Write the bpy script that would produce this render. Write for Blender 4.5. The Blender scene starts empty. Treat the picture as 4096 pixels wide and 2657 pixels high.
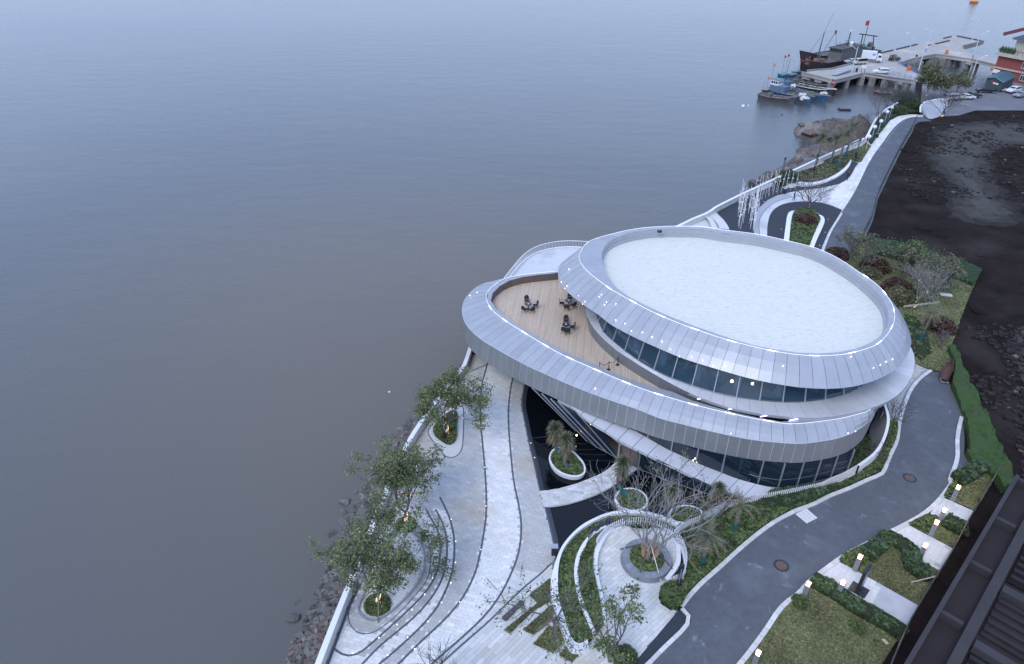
import bpy, math, random
import numpy as np
from mathutils import Vector, Matrix
from mathutils.geometry import tessellate_polygon
R = random.Random(7); NR = np.random.default_rng(7)
SC = bpy.context.scene; COL = SC.collection
# ---------------- camera ----------------
CAM_H = 46.0; TILT = math.radians(32.6)
cam = bpy.data.cameras.new('camera'); cam_o = bpy.data.objects.new('camera', cam); COL.objects.link(cam_o)
cam.sensor_width = 36.0; cam.lens = 24.0; cam.clip_start = 0.5; cam.clip_end = 9000
cam_o.location = (0, 0, CAM_H); cam_o.rotation_euler = (math.pi/2 - TILT, 0, 0)
SC.camera = cam_o
# ---------------- sky, sun, exposure ----------------
SUN_EL = math.radians(48); SUN_AZ = math.radians(215)      # azimuth clockwise from +Y
W = bpy.data.worlds.new('World'); SC.world = W; W.use_nodes = True
wn = W.node_tree; bg = wn.nodes['Background']; sky = wn.nodes.new('ShaderNodeTexSky')
sky.sky_type = 'NISHITA'; sky.sun_disc = False; sky.sun_elevation = SUN_EL; sky.sun_rotation = SUN_AZ
sky.altitude = 0; sky.air_density = 1.4; sky.dust_density = 1.0; sky.ozone_density = 5.0
cl = wn.node_tree if False else wn.nodes.new('ShaderNodeMix'); cl.data_type = 'RGBA'; cl.inputs[0].default_value = .6      # closed blue-grey cloud veil over the clear sky
cl.inputs[7].default_value = (5.15, 6.5, 10.4, 1)
wn.links.new(sky.outputs[0], cl.inputs[6]); wn.links.new(cl.outputs[2], bg.inputs[0]); bg.inputs[1].default_value = 0.12
sl = bpy.data.lights.new('sun', 'SUN'); sl.energy = 1.0; sl.angle = math.radians(25); sl.color = (1, .97, .93)
so = bpy.data.objects.new('sun', sl); COL.objects.link(so)
sd = Vector((math.sin(SUN_AZ)*math.cos(SUN_EL), math.cos(SUN_AZ)*math.cos(SUN_EL), math.sin(SUN_EL)))
so.rotation_euler = sd.to_track_quat('Z', 'Y').to_euler()
SC.view_settings.view_transform = 'Standard'; SC.view_settings.look = 'None'
SC.view_settings.gamma = 1; SC.view_settings.use_curve_mapping = False
SC.view_settings.exposure = 0.54
# ---------------- survey: reading of the photograph -> points at a known height ----------------
FOC = 2731.0
FR = {'2':(1800,880,1.979),'3':(2896,880,1.979),'4':(1100,1300,1.979),'5':(1100,1877,1.979),'6':(2000,1877,1.979),
      '7':(2896,1877,1.979),'8':(2000,1400,1.979),'1':(2900,0,1.979),'N':(2650,500,2.969),'E':(3296,300,2.969),
      'F':(3296,1400,2.969),'B':(3000,100,5.9375),'C':(3000,300,5.9375),'P':(3696,60,3.96),'Q':(3400,100,5.9375),'G':(3296,1900,2.04)}
def Q(fr, x, y, z=0.0):
    ox, oy, s = FR[fr]; u = ox + x/s - 2048; v = oy + y/s - 1328.5
    dy = FOC*math.cos(TILT) - v*math.sin(TILT); dz = -FOC*math.sin(TILT) - v*math.cos(TILT)
    t = (z-CAM_H)/dz
    return Vector((u*t, dy*t, z))
def QL(fr, pts, z=0.0): return [Q(fr, p[0], p[1], z) for p in pts]
def mixQ(spec, z=0.0):
    """spec: list of (frame, [(x,y)..]) chained"""
    out = []
    for fr, pts in spec: out += QL(fr, pts, z)
    return out
def smooth(P, closed=False, n=6):
    P = [Vector(p) for p in P]; m = len(P); out = []
    rng = range(m) if closed else range(m-1)
    for i in rng:
        p1 = P[i]; p2 = P[(i+1) % m]
        p0 = P[(i-1) % m] if (closed or i > 0) else p1
        p3 = P[(i+2) % m] if (closed or i+2 < m) else p2
        d1 = max((p1-p0).length, 1e-4)**.5; d2 = max((p2-p1).length, 1e-4)**.5; d3 = max((p3-p2).length, 1e-4)**.5
        if p0 == p1: t1 = (p2-p1)
        else: t1 = ((p1-p0)/d1 - (p2-p0)/(d1+d2) + (p2-p1)/d2)*d2
        if p3 == p2: t2 = (p2-p1)
        else: t2 = ((p2-p1)/d2 - (p3-p1)/(d2+d3) + (p3-p2)/d3)*d2
        for k in range(n):
            t = k/n; t_2 = t*t; t_3 = t_2*t
            out.append(p1*(2*t_3-3*t_2+1) + t1*(t_3-2*t_2+t) + p2*(-2*t_3+3*t_2) + t2*(t_3-t_2))
    if not closed: out.append(P[-1].copy())
    return out
def resample(P, step, closed=False):
    P = [Vector(p) for p in P]
    if closed: P = P+[P[0]]
    L = [0]
    for a, b in zip(P, P[1:]): L.append(L[-1]+(b-a).length)
    n = max(1, round(L[-1]/step)); out = []; j = 0
    for i in range(n+(0 if closed else 1)):
        s = L[-1]*i/n
        while j < len(L)-2 and L[j+1] < s: j += 1
        f = (s-L[j])/max(L[j+1]-L[j], 1e-9); out.append(P[j].lerp(P[j+1], min(max(f, 0), 1)))
    return out
def normals2(P, closed=False):
    """left-hand normals in plan"""
    out = []; m = len(P)
    for i in range(m):
        a = P[(i-1) % m] if (closed or i > 0) else P[i]; b = P[(i+1) % m] if (closed or i < m-1) else P[i]
        d = Vector((b.x-a.x, b.y-a.y, 0))
        d = d.normalized() if d.length > 1e-9 else Vector((1, 0, 0)); out.append(Vector((-d.y, d.x, 0)))
    return out
def offs(P, d, closed=False):
    return [p+n*d for p, n in zip(P, normals2(P, closed))]
def setz(P, z): return [Vector((p.x, p.y, z)) for p in P]
def pip(poly, X, Y):
    X = np.asarray(X); Y = np.asarray(Y); c = np.zeros(X.shape, bool); n = len(poly)
    for i in range(n):
        x1, y1 = poly[i][0], poly[i][1]; x2, y2 = poly[i-1][0], poly[i-1][1]
        if y1 == y2: continue
        m = ((y1 > Y) != (y2 > Y)) & (X < (x2-x1)*(Y-y1)/(y2-y1)+x1); c ^= m
    return c
def clip(subject, win):
    """Sutherland-Hodgman: subject polygon by a convex ccw window"""
    out = [(p[0], p[1]) for p in subject]
    for i in range(len(win)):
        a = win[i]; b = win[(i+1) % len(win)]; ex, ey = b[0]-a[0], b[1]-a[1]; src = out; out = []
        if not src: return []
        prev = src[-1]; dp = ex*(prev[1]-a[1])-ey*(prev[0]-a[0])
        for cur in src:
            dc = ex*(cur[1]-a[1])-ey*(cur[0]-a[0])
            if (dc >= 0) != (dp >= 0):
                t = dp/(dp-dc); out.append((prev[0]+(cur[0]-prev[0])*t, prev[1]+(cur[1]-prev[1])*t))
            if dc >= 0: out.append(cur)
            prev, dp = cur, dc
    return out
def area(p): return .5*sum(p[i-1][0]*p[i][1]-p[i][0]*p[i-1][1] for i in range(len(p)))
def rnd_in(poly, n):
    xs = [p[0] for p in poly]; ys = [p[1] for p in poly]; A = abs(area(poly)); bb = (max(xs)-min(xs))*(max(ys)-min(ys))
    k = int(n*bb/max(A, .01)*1.1)+10
    X = NR.uniform(min(xs), max(xs), k); Y = NR.uniform(min(ys), max(ys), k); m = pip(poly, X, Y)
    return X[m][:n], Y[m][:n]
# ---------------- mesh building ----------------
class MB:
    def __init__(s): s.v = []; s.f = []; s.t = []
    def add(s, vs, fs, tone=None):
        o = len(s.v); s.v += [tuple(v) for v in vs]
        for f in fs: s.f.append(tuple(i+o for i in f)); s.t.append(1.0 if tone is None else tone)
        return s
    def quad(s, a, b, c, d, tone=None): return s.add([a, b, c, d], [(0, 1, 2, 3)], tone)
    def poly(s, P, tone=None):
        P = [Vector(p) for p in P]; tr = tessellate_polygon([P])
        if not tr: return s
        n = Vector((0, 0, 0))
        a, b, c = tr[0]; up = (P[b]-P[a]).cross(P[c]-P[a]).z
        return s.add(P, [t if up > 0 else t[::-1] for t in tr], tone)
    def prism(s, P, z0, z1, tone=None, bottom=False):
        P = [(p[0], p[1]) for p in P]
        if area(P) < 0: P = P[::-1]
        n = len(P); s.poly([(x, y, z1) for x, y in P], tone)
        s.add([(x, y, z0) for x, y in P]+[(x, y, z1) for x, y in P], [(i, (i+1) % n, (i+1) % n+n, i+n) for i in range(n)], tone)
        if bottom: s.poly([(x, y, z0) for x, y in P], tone)
        return s
    def box(s, c, sz, rz=0.0, tone=None, M=None):
        x, y, z = sz[0]/2, sz[1]/2, sz[2]/2; V = [Vector((a*x, b*y, d*z)) for a in (-1, 1) for b in (-1, 1) for d in (-1, 1)]
        m = M if M is not None else Matrix.Rotation(rz, 3, 'Z'); V = [m@v+Vector(c) for v in V]
        return s.add(V, [(0, 1, 3, 2), (4, 6, 7, 5), (0, 4, 5, 1), (2, 3, 7, 6), (0, 2, 6, 4), (1, 5, 7, 3)], tone)
    def bar(s, a, b, w, h=None, tone=None, up=(0, 0, 1)):
        a = Vector(a); b = Vector(b); d = b-a; L = d.length
        if L < 1e-6: return s
        d /= L; u = Vector(up); sdv = d.cross(u)
        if sdv.length < 1e-4: u = Vector((0, 1, 0)); sdv = d.cross(u)
        sdv.normalize(); u = sdv.cross(d); m = Matrix((sdv, d, u)).transposed()
        return s.box((a+b)/2, (w, L, h or w), tone=tone, M=m)
    def tube(s, P, r, n=6, tone=None, cap=True):
        P = [Vector(p) for p in P]; rr = r if isinstance(r, (list, tuple)) else [r]*len(P); rings = []; V = []
        for i, p in enumerate(P):
            d = (P[min(i+1, len(P)-1)]-P[max(i-1, 0)])
            d = d.normalized() if d.length > 1e-9 else Vector((0, 0, 1))
            u = Vector((0, 0, 1)) if abs(d.z) < .9 else Vector((1, 0, 0)); a = d.cross(u).normalized(); b = d.cross(a)
            V += [p+(a*math.cos(k*2*math.pi/n)+b*math.sin(k*2*math.pi/n))*rr[i] for k in range(n)]
        F = [(i*n+k, (i+1)*n+k, (i+1)*n+(k+1) % n, i*n+(k+1) % n) for i in range(len(P)-1) for k in range(n)]
        if cap: F += [tuple(range(n)), tuple((len(P)-1)*n+k for k in reversed(range(n)))]
        return s.add(V, F, tone)
    def ribbon(s, A, B, tone=None, closed=False):
        n = len(A); F = [(i, (i+1) % n, (i+1) % n+n, i+n) for i in range(n if closed else n-1)]
        return s.add(list(A)+list(B), F, tone)
    def lathe(s, prof, c=(0, 0, 0), n=12, tone=None):
        V = [(c[0]+r*math.cos(k*2*math.pi/n), c[1]+r*math.sin(k*2*math.pi/n), c[2]+z) for r, z in prof for k in range(n)]
        F = [(i*n+k, i*n+(k+1) % n, (i+1)*n+(k+1) % n, (i+1)*n+k) for i in range(len(prof)-1) for k in range(n)]
        return s.add(V, F, tone)
    def mesh(s, name, mat, sm=False):
        me = bpy.data.meshes.new(name); me.from_pydata(s.v, [], s.f)
        if mat: me.materials.append(mat)
        at = me.attributes.new('tone', 'FLOAT', 'FACE'); at.data.foreach_set('value', s.t)
        if sm: me.polygons.foreach_set('use_smooth', [True]*len(s.f))
        me.update(); return me
def link(name, me, parent=None, loc=None):
    o = bpy.data.objects.new(name, me); COL.objects.link(o)
    if parent: o.parent = parent
    if loc is not None: o.location = loc
    return o
def part(name, mb, mat, parent=None, sm=False, label=None, stuff=False):
    """one mesh object; world coordinates are taken relative to its (top) parent's location"""
    if parent is not None:
        off = Vector((0, 0, 0)); q = parent
        while q: off += q.location; q = q.parent
        if off.length > 1e-6: mb.v = [(x-off.x, y-off.y, z-off.z) for x, y, z in mb.v]
    o = link(name, mb.mesh(name, mat, sm), parent)
    if label: o['label'] = label
    if stuff: o['kind'] = 'stuff'
    return o
def tag(o, label, cat, group=None, kind=None):
    o['label'] = label; o['category'] = cat
    if group: o['group'] = group
    if kind: o['kind'] = kind
    return o
def thing(name, loc, label, cat, group=None, rz=0):
    o = link(name, None, None, loc); o.rotation_euler.z = rz; o.empty_display_size = .3
    return tag(o, label, cat, group)
def struct(name, mb, mat, sm=False, parent=None):
    o = link(name, mb.mesh(name, mat, sm), parent)
    if not parent: o['kind'] = 'structure'
    return o
def copy_tree(o, parent=None):
    c = o.copy(); COL.objects.link(c); c.parent = parent
    for ch in list(o.children): copy_tree(ch, c)
    return c
def quads_mesh(name, C, A, B, tone, mat):
    """n quads centre C, half axes A, B (n,3)"""
    n = len(C); V = np.empty((n, 4, 3)); V[:, 0] = C-A-B; V[:, 1] = C+A-B; V[:, 2] = C+A+B; V[:, 3] = C-A+B
    me = bpy.data.meshes.new(name); me.vertices.add(n*4); me.vertices.foreach_set('co', V.reshape(-1))
    me.loops.add(n*4); me.loops.foreach_set('vertex_index', np.arange(n*4, dtype=np.int32))
    me.polygons.add(n); me.polygons.foreach_set('loop_start', np.arange(0, n*4, 4, dtype=np.int32))
    at = me.attributes.new('tone', 'FLOAT', 'FACE'); at.data.foreach_set('value', tone.astype(np.float32))
    me.materials.append(mat); me.update(calc_edges=True); me.validate(); return me
def rnd_axes(n, size, upbias=.5, aspect=.6):
    N = NR.normal(size=(n, 3)); N[:, 2] = np.abs(N[:, 2])+upbias; N /= np.linalg.norm(N, axis=1)[:, None]
    T = NR.normal(size=(n, 3)); A = np.cross(N, T); A /= np.linalg.norm(A, axis=1)[:, None]; B = np.cross(N, A)
    s = size*NR.uniform(.6, 1.3, n)[:, None]; return A*s, B*s*aspect
# ---------------- materials ----------------
def mat(name, c, rough=.7, c2=None, sc=1.0, amt=.5, bump=0, bsc=None, metal=0, tone=0, emit=None, es=0, spec=None, det=6, sc2=None, c3=None, stretch=None, fleck=None, fsc=3.0, fth=.64):
    m = bpy.data.materials.new(name); m.use_nodes = True; nt = m.node_tree; N = nt.nodes; L = nt.links; b = N['Principled BSDF']
    b.inputs['Roughness'].default_value = rough; b.inputs['Metallic'].default_value = metal
    if spec is not None: b.inputs['Specular IOR Level'].default_value = spec
    geo = N.new('ShaderNodeNewGeometry'); vec = geo.outputs['Position']
    if stretch:
        mp = N.new('ShaderNodeMapping'); mp.inputs['Scale'].default_value = stretch; L.new(vec, mp.inputs[0]); vec = mp.outputs[0]
    col = None
    rgb = N.new('ShaderNodeRGB'); rgb.outputs[0].default_value = (*c, 1); col = rgb.outputs[0]
    if c2:
        nz = N.new('ShaderNodeTexNoise'); nz.inputs['Scale'].default_value = sc; nz.inputs['Detail'].default_value = det; nz.inputs['Roughness'].default_value = .65
        L.new(vec, nz.inputs['Vector'])
        rp = N.new('ShaderNodeMapRange'); rp.inputs[1].default_value = .5-.25*amt-.02; rp.inputs[2].default_value = .5+.25*amt+.02; L.new(nz.outputs[0], rp.inputs[0])
        mx = N.new('ShaderNodeMix'); mx.data_type = 'RGBA'; L.new(rp.outputs[0], mx.inputs[0]); L.new(col, mx.inputs[6]); mx.inputs[7].default_value = (*c2, 1); col = mx.outputs[2]
    if c3:
        nz = N.new('ShaderNodeTexNoise'); nz.inputs['Scale'].default_value = sc2 or sc*.2; nz.inputs['Detail'].default_value = 4; L.new(vec, nz.inputs['Vector'])
        rp = N.new('ShaderNodeMapRange'); rp.inputs[1].default_value = .53; rp.inputs[2].default_value = .72; L.new(nz.outputs[0], rp.inputs[0])
        mx = N.new('ShaderNodeMix'); mx.data_type = 'RGBA'; L.new(rp.outputs[0], mx.inputs[0]); L.new(col, mx.inputs[6]); mx.inputs[7].default_value = (*c3, 1); col = mx.outputs[2]
    if fleck:
        nz = N.new('ShaderNodeTexNoise'); nz.inputs['Scale'].default_value = fsc; nz.inputs['Detail'].default_value = 12; nz.inputs['Roughness'].default_value = .7; nz.inputs['Distortion'].default_value = .6; L.new(vec, nz.inputs['Vector'])
        rp = N.new('ShaderNodeMapRange'); rp.inputs[1].default_value = fth; rp.inputs[2].default_value = fth+.07; L.new(nz.outputs[0], rp.inputs[0])
        mx = N.new('ShaderNodeMix'); mx.data_type = 'RGBA'; L.new(rp.outputs[0], mx.inputs[0]); L.new(col, mx.inputs[6]); mx.inputs[7].default_value = (*fleck, 1); col = mx.outputs[2]
    if tone:
        at = N.new('ShaderNodeAttribute'); at.attribute_name = 'tone'
        vm = N.new('ShaderNodeVectorMath'); vm.operation = 'SCALE'; L.new(col, vm.inputs[0]); L.new(at.outputs['Fac'], vm.inputs['Scale']); col = vm.outputs[0]
    L.new(col, b.inputs['Base Color'])
    if bump:
        nz = N.new('ShaderNodeTexNoise'); nz.inputs['Scale'].default_value = bsc or sc*3; nz.inputs['Detail'].default_value = 5; L.new(vec, nz.inputs['Vector'])
        bp = N.new('ShaderNodeBump'); bp.inputs['Strength'].default_value = min(bump, 1); bp.inputs['Distance'].default_value = max(bump, .05)*.3
        L.new(nz.outputs[0], bp.inputs['Height']); L.new(bp.outputs[0], b.inputs['Normal'])
    if emit: b.inputs['Emission Color'].default_value = (*emit, 1); b.inputs['Emission Strength'].default_value = es
    return m
def glass_mat(name, tint, trans=.35, rough=.03, base=(.02, .03, .04)):
    m = bpy.data.materials.new(name); m.use_nodes = True; nt = m.node_tree; N = nt.nodes; L = nt.links; b = N['Principled BSDF']
    b.inputs['Base Color'].default_value = (*base, 1); b.inputs['Roughness'].default_value = rough; b.inputs['Specular IOR Level'].default_value = 1.0; b.inputs['IOR'].default_value = 1.6
    tr = N.new('ShaderNodeBsdfTransparent'); tr.inputs[0].default_value = (*tint, 1); mx = N.new('ShaderNodeMixShader'); mx.inputs[0].default_value = trans
    L.new(b.outputs[0], mx.inputs[1]); L.new(tr.outputs[0], mx.inputs[2]); L.new(mx.outputs[0], N['Material Output'].inputs[0]); return m
def leaf_mat(name, c, c2, sc=.8):
    m = mat(name, c, .6, c2, sc, .8, tone=1); b = m.node_tree.nodes['Principled BSDF']; b.inputs['Subsurface Weight'].default_value = 0
    return m
M = {}
M['slab'] = mat('granite_slab', (.67, .665, .64), .75, (.56, .56, .55), 1.6, .9, .12, 30, tone=1, c3=(.58, .53, .45), sc2=.16)
M['slab2'] = mat('granite_terrace', (.68, .665, .62), .75, (.57, .565, .54), 1.6, .9, .12, 30, tone=1, c3=(.50, .46, .38), sc2=.2)
M['bed'] = mat('mortar_bed', (.20, .21, .23), .9, (.15, .16, .17), 6, .8)
M['strip'] = mat('dark_granite_strip', (.075, .085, .10), .6, (.10, .11, .13), 5, .8, .1)
M['bluestone'] = mat('grey_granite', (.26, .28, .31), .6, (.20, .22, .25), 3, .8, .1, tone=1)
M['white'] = mat('white_render', (.80, .81, .83), .55, (.72, .73, .75), 1.2, .8, .05, 8)
M['wall_in'] = mat('seawall_render', (.66, .65, .62), .7, (.52, .50, .47), 1.5, .8, .1, 12)
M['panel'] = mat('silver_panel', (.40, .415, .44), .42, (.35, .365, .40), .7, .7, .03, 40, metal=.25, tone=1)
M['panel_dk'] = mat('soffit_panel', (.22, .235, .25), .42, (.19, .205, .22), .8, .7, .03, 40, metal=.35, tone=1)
M['seam'] = mat('panel_joint', (.10, .11, .14), .6)
M['ribbon'] = mat('white_panel', (.58, .59, .62), .45, (.52, .53, .56), .8, .7, tone=1, metal=.1)
M['fascia'] = mat('fascia_panel', (.27, .285, .295), .45, (.225, .24, .25), .5, .7, .03, 40, metal=.3, tone=1)
M['fjoint'] = mat('bright_joint', (.52, .55, .6), .5)
M['roof'] = mat('roof_membrane', (.70, .69, .615), .8, (.635, .63, .57), 1.2, .8, .4, 2.0, stretch=(1, 3.4, 1), c3=(.55, .55, .50), sc2=1.7, fleck=(.50, .505, .48), fsc=1.25, fth=.575)
M['alu'] = mat('aluminium', (.42, .45, .5), .4, metal=.6)
M['alu_dk'] = mat('dark_frame', (.10, .115, .135), .4, metal=.5)
M['glass'] = glass_mat('tinted_glass', (.55, .72, .85), .42, base=(.045, .09, .135))
M['panel_lt'] = mat('pale_sill_panel', (.60, .615, .63), .4, (.54, .55, .575), .7, .7, .03, 40, metal=.15, tone=1)
M['glass_low'] = glass_mat('dark_glass', (.5, .62, .75), .5, base=(.018, .04, .065))
M['wood'] = mat('deck_board', (.58, .46, .35), .75, (.52, .415, .32), 2.5, .8, .08, 20, tone=1)
M['brownwall'] = mat('brown_cladding', (.16, .12, .105), .6, (.12, .095, .085), 1.2, .8, tone=1)
M['led'] = mat('led_line', (.8, .8, .85), .4, emit=(.85, .9, 1), es=.7)
M['led_hot'] = mat('led_lamp', (.9, .9, .9), .4, emit=(.95, .95, 1), es=2.2)
M['purple'] = mat('violet_lamp', (.6, .55, .9), .4, emit=(.6, .5, 1), es=1.8)
M['warm'] = mat('warm_lamp', (1, .85, .6), .4, emit=(1, .62, .28), es=9)
M['warmdot'] = mat('warm_fairy_light', (1, .85, .6), .4, emit=(1, .62, .26), es=1.3)
M['gild'] = mat('gilded_wrap', (.26, .15, .05), .5, emit=(1, .55, .18), es=.12)
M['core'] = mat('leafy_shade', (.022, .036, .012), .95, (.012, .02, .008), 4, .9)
M['led_dot'] = mat('ground_led', (.9, .9, .9), .4, emit=(1, .93, .82), es=1.1)
M['asphalt'] = mat('asphalt', (.074, .085, .100), .85, (.112, .124, .142), 1.6, 1.0, .25, 60, c3=(.125, .14, .165), sc2=.35, det=14, fleck=(.21, .23, .26), fsc=.7, fth=.60)
M['asphalt_dk'] = mat('fresh_asphalt', (.026, .033, .045), .85, (.038, .046, .06), 3, .9, .25, 60)
M['kerb'] = mat('kerb_stone', (.65, .645, .63), .7, (.55, .55, .54), 4, .8, .1, tone=1)
M['pebble'] = mat('pale_pebble_paving', (.50, .49, .46), .8, (.36, .35, .32), 1.8, .5, .15, 20, c3=(.22, .21, .19), sc2=1.6)
M['pool'] = mat('black_pool_water', (.003, .0045, .007), .05, spec=.3, bump=.03, bsc=4)
M['poolbed'] = mat('dark_pool_stone', (.05, .06, .075), .35, (.035, .042, .055), 2, .8)
M['earth'] = mat('dark_bare_earth', (.030, .022, .020), 1.0, (.006, .0048, .005), .22, 1.0, .9, 1.2, c3=(.040, .033, .031), sc2=.10, det=14, spec=.1)
M['track'] = mat('dirt_track', (.045, .044, .046), 1, (.03, .029, .031), .35, .9, .2, 3)
M['soil'] = mat('soil', (.055, .05, .035), .95, (.03, .03, .022), 3, .9)
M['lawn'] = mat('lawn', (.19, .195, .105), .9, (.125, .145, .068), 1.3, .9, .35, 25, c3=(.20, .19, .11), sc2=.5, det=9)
M['lawn_dk'] = mat('dark_green_lawn', (.045, .075, .025), .9, (.03, .055, .018), 2, .9, .35, 25, det=9)  # darker green grass for the small beds and strips
M['blade'] = leaf_mat('grass_blade', (.25, .25, .135), (.15, .175, .075))
M['hedge'] = leaf_mat('hedge_leaf', (.05, .085, .028), (.10, .13, .04), .9)
M['hedge_b'] = leaf_mat('dark_hedge_leaf', (.035, .065, .03), (.055, .095, .035), .9)
M['cover'] = leaf_mat('ground_cover_leaf', (.06, .095, .026), (.125, .155, .05), 1.1)
M['leaf'] = leaf_mat('tree_leaf', (.095, .125, .044), (.15, .175, .075), .5)
M['leaf_y'] = leaf_mat('young_leaf', (.13, .18, .05), (.07, .12, .04), 1)
M['red_leaf'] = leaf_mat('russet_leaf', (.10, .045, .035), (.07, .05, .03), 1)
M['olive'] = leaf_mat('olive_leaf', (.10, .12, .055), (.14, .13, .07), .8)
M['palm_leaf'] = leaf_mat('palm_leaf', (.10, .13, .07), (.15, .145, .09), 1)
M['palm_dry'] = leaf_mat('dry_palm_leaf', (.23, .19, .12), (.15, .14, .09), 1)
M['bark'] = mat('grey_bark', (.17, .155, .15), .9, (.10, .09, .085), 3, .9, .3, 12)
M['bark_lt'] = mat('pale_bark', (.30, .29, .30), .9, (.20, .19, .19), 3, .9, .3, 12)
M['bark_dk'] = mat('dark_twig', (.085, .08, .085), .9)
M['teal'] = mat('teal_wrapping', (.012, .13, .15), .7, (.008, .085, .10), 6, .9, .2, 10)
M['stake'] = mat('wooden_stake', (.22, .18, .13), .9, (.13, .11, .08), 3, .8)
M['rope'] = mat('pale_rope', (.5, .45, .38), .9)
M['net'] = mat('green_netting', (.022, .062, .018), .95, (.012, .034, .011), 2.3, 1, .9, 5, c3=(.035, .04, .025), sc2=.8, det=10)
M['net2'] = mat('fresh_green_netting', (.050, .105, .022), .95, (.028, .062, .014), 1.6, 1, .9, 5, c3=(.06, .065, .03), sc2=.7, det=10)
M['rock'] = mat('wet_boulder', (.155, .15, .14), .65, (.065, .062, .06), 1.1, .9, .5, 5, tone=1, c3=(.17, .115, .095), sc2=.28)
M['rock_tan'] = mat('tan_bedrock', (.16, .135, .115), .85, (.055, .047, .048), .7, .9, .9, 2.2, tone=1, c3=(.26, .235, .21), sc2=.16)
M['concrete'] = mat('pier_concrete', (.42, .40, .37), .9, (.31, .295, .275), .35, .9, .2, 5, c3=(.50, .475, .43), sc2=.1)
M['conc_side'] = mat('stained_concrete', (.33, .32, .30), .9, (.15, .145, .13), .9, .9, .2, 4)
M['rust'] = mat('rusty_steel', (.12, .055, .045), .8, (.06, .035, .035), 2, .9, .3, 8)
M['black'] = mat('black_metal', (.02, .022, .028), .45)
M['rubber'] = mat('tyre_rubber', (.018, .018, .02), .8)
M['rattan'] = mat('dark_rattan', (.035, .027, .028), .7, (.02, .016, .018), 20, .8)
M['navy'] = mat('navy_sign_face', (.015, .045, .14), .3)
M['stone_post'] = mat('bollard_stone', (.24, .26, .28), .6, (.18, .20, .22), 6, .8)
M['lampglass'] = mat('lit_lamp_glass', (1, .9, .7), .4, emit=(1, .74, .42), es=6)
M['blue_metal'] = mat('blue_painted_rail', (.12, .24, .48), .5, (.10, .18, .36), 2, .8)
M['galv'] = mat('galvanised_pole', (.62, .66, .72), .4, metal=.2)
M['orange'] = mat('orange_plastic', (.62, .16, .05), .5)
M['yellow'] = mat('yellow_plastic', (.62, .42, .08), .5)
M['redflag'] = mat('red_cloth', (.42, .03, .05), .8)
M['iron'] = mat('manhole_rust', (.16, .105, .085), .8, (.09, .07, .065), 12, .9, .4, 30)
# =====================================================================================
# SETTING: water, land, sea wall, paving
# =====================================================================================
WZ = -3.5
def water_mat():
    m = bpy.data.materials.new('silty_sea_water'); m.use_nodes = True; nt = m.node_tree; N = nt.nodes; L = nt.links; b = N['Principled BSDF']
    b.inputs['Roughness'].default_value = .15; b.inputs['IOR'].default_value = 1.42; b.inputs['Specular IOR Level'].default_value = .5
    g = N.new('ShaderNodeNewGeometry'); mp = N.new('ShaderNodeMapping'); mp.inputs['Rotation'].default_value = (0, 0, .5); mp.inputs['Scale'].default_value = (.55, 1.4, 1); L.new(g.outputs['Position'], mp.inputs[0])
    n0 = N.new('ShaderNodeTexNoise'); n0.inputs['Scale'].default_value = .012; n0.inputs['Detail'].default_value = 5; L.new(mp.outputs[0], n0.inputs['Vector'])
    rp = N.new('ShaderNodeMapRange'); rp.inputs[1].default_value = .35; rp.inputs[2].default_value = .65; L.new(n0.outputs[0], rp.inputs[0])
    mx = N.new('ShaderNodeMix'); mx.data_type = 'RGBA'; mx.inputs[6].default_value = (.070, .082, .090, 1); mx.inputs[7].default_value = (.092, .098, .098, 1)
    L.new(rp.outputs[0], mx.inputs[0])
    # silt plume spreading from the shore: browner near the headland, with ragged edges
    ds = N.new('ShaderNodeVectorMath'); ds.operation = 'DISTANCE'; ds.inputs[1].default_value = (-14, 78, WZ); L.new(g.outputs['Position'], ds.inputs[0])
    nn = N.new('ShaderNodeMath'); nn.operation = 'MULTIPLY_ADD'; nn.inputs[1].default_value = 55; L.new(n0.outputs[0], nn.inputs[0]); L.new(ds.outputs['Value'], nn.inputs[2])
    r2 = N.new('ShaderNodeMapRange'); r2.inputs[1].default_value = 45; r2.inputs[2].default_value = 105; r2.inputs[3].default_value = 1; r2.inputs[4].default_value = 0; L.new(nn.outputs[0], r2.inputs[0])
    m2 = N.new('ShaderNodeMix'); m2.data_type = 'RGBA'; L.new(r2.outputs[0], m2.inputs[0]); L.new(mx.outputs[2], m2.inputs[6]); m2.inputs[7].default_value = (.132, .118, .097, 1)
    L.new(m2.outputs[2], b.inputs['Base Color'])
    n1 = N.new('ShaderNodeTexNoise'); n1.inputs['Scale'].default_value = 2.6; n1.inputs['Detail'].default_value = 6; n1.inputs['Roughness'].default_value = .62; L.new(mp.outputs[0], n1.inputs['Vector'])
    n2 = N.new('ShaderNodeTexNoise'); n2.inputs['Scale'].default_value = .18; n2.inputs['Detail'].default_value = 3; L.new(mp.outputs[0], n2.inputs['Vector'])
    ad = N.new('ShaderNodeMath'); ad.operation = 'MULTIPLY_ADD'; ad.inputs[1].default_value = 1.6; L.new(n2.outputs[0], ad.inputs[0]); L.new(n1.outputs[0], ad.inputs[2])
    bp = N.new('ShaderNodeBump'); bp.inputs['Strength'].default_value = .36; bp.inputs['Distance'].default_value = .16; L.new(ad.outputs[0], bp.inputs['Height']); L.new(bp.outputs[0], b.inputs['Normal'])
    return m
M['sea'] = water_mat()
mb = MB(); mb.quad((-2500, -400, WZ), (3500, -400, WZ), (3500, 7000, WZ), (-2500, 7000, WZ)); struct('sea_water', mb, M['sea'])

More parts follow.
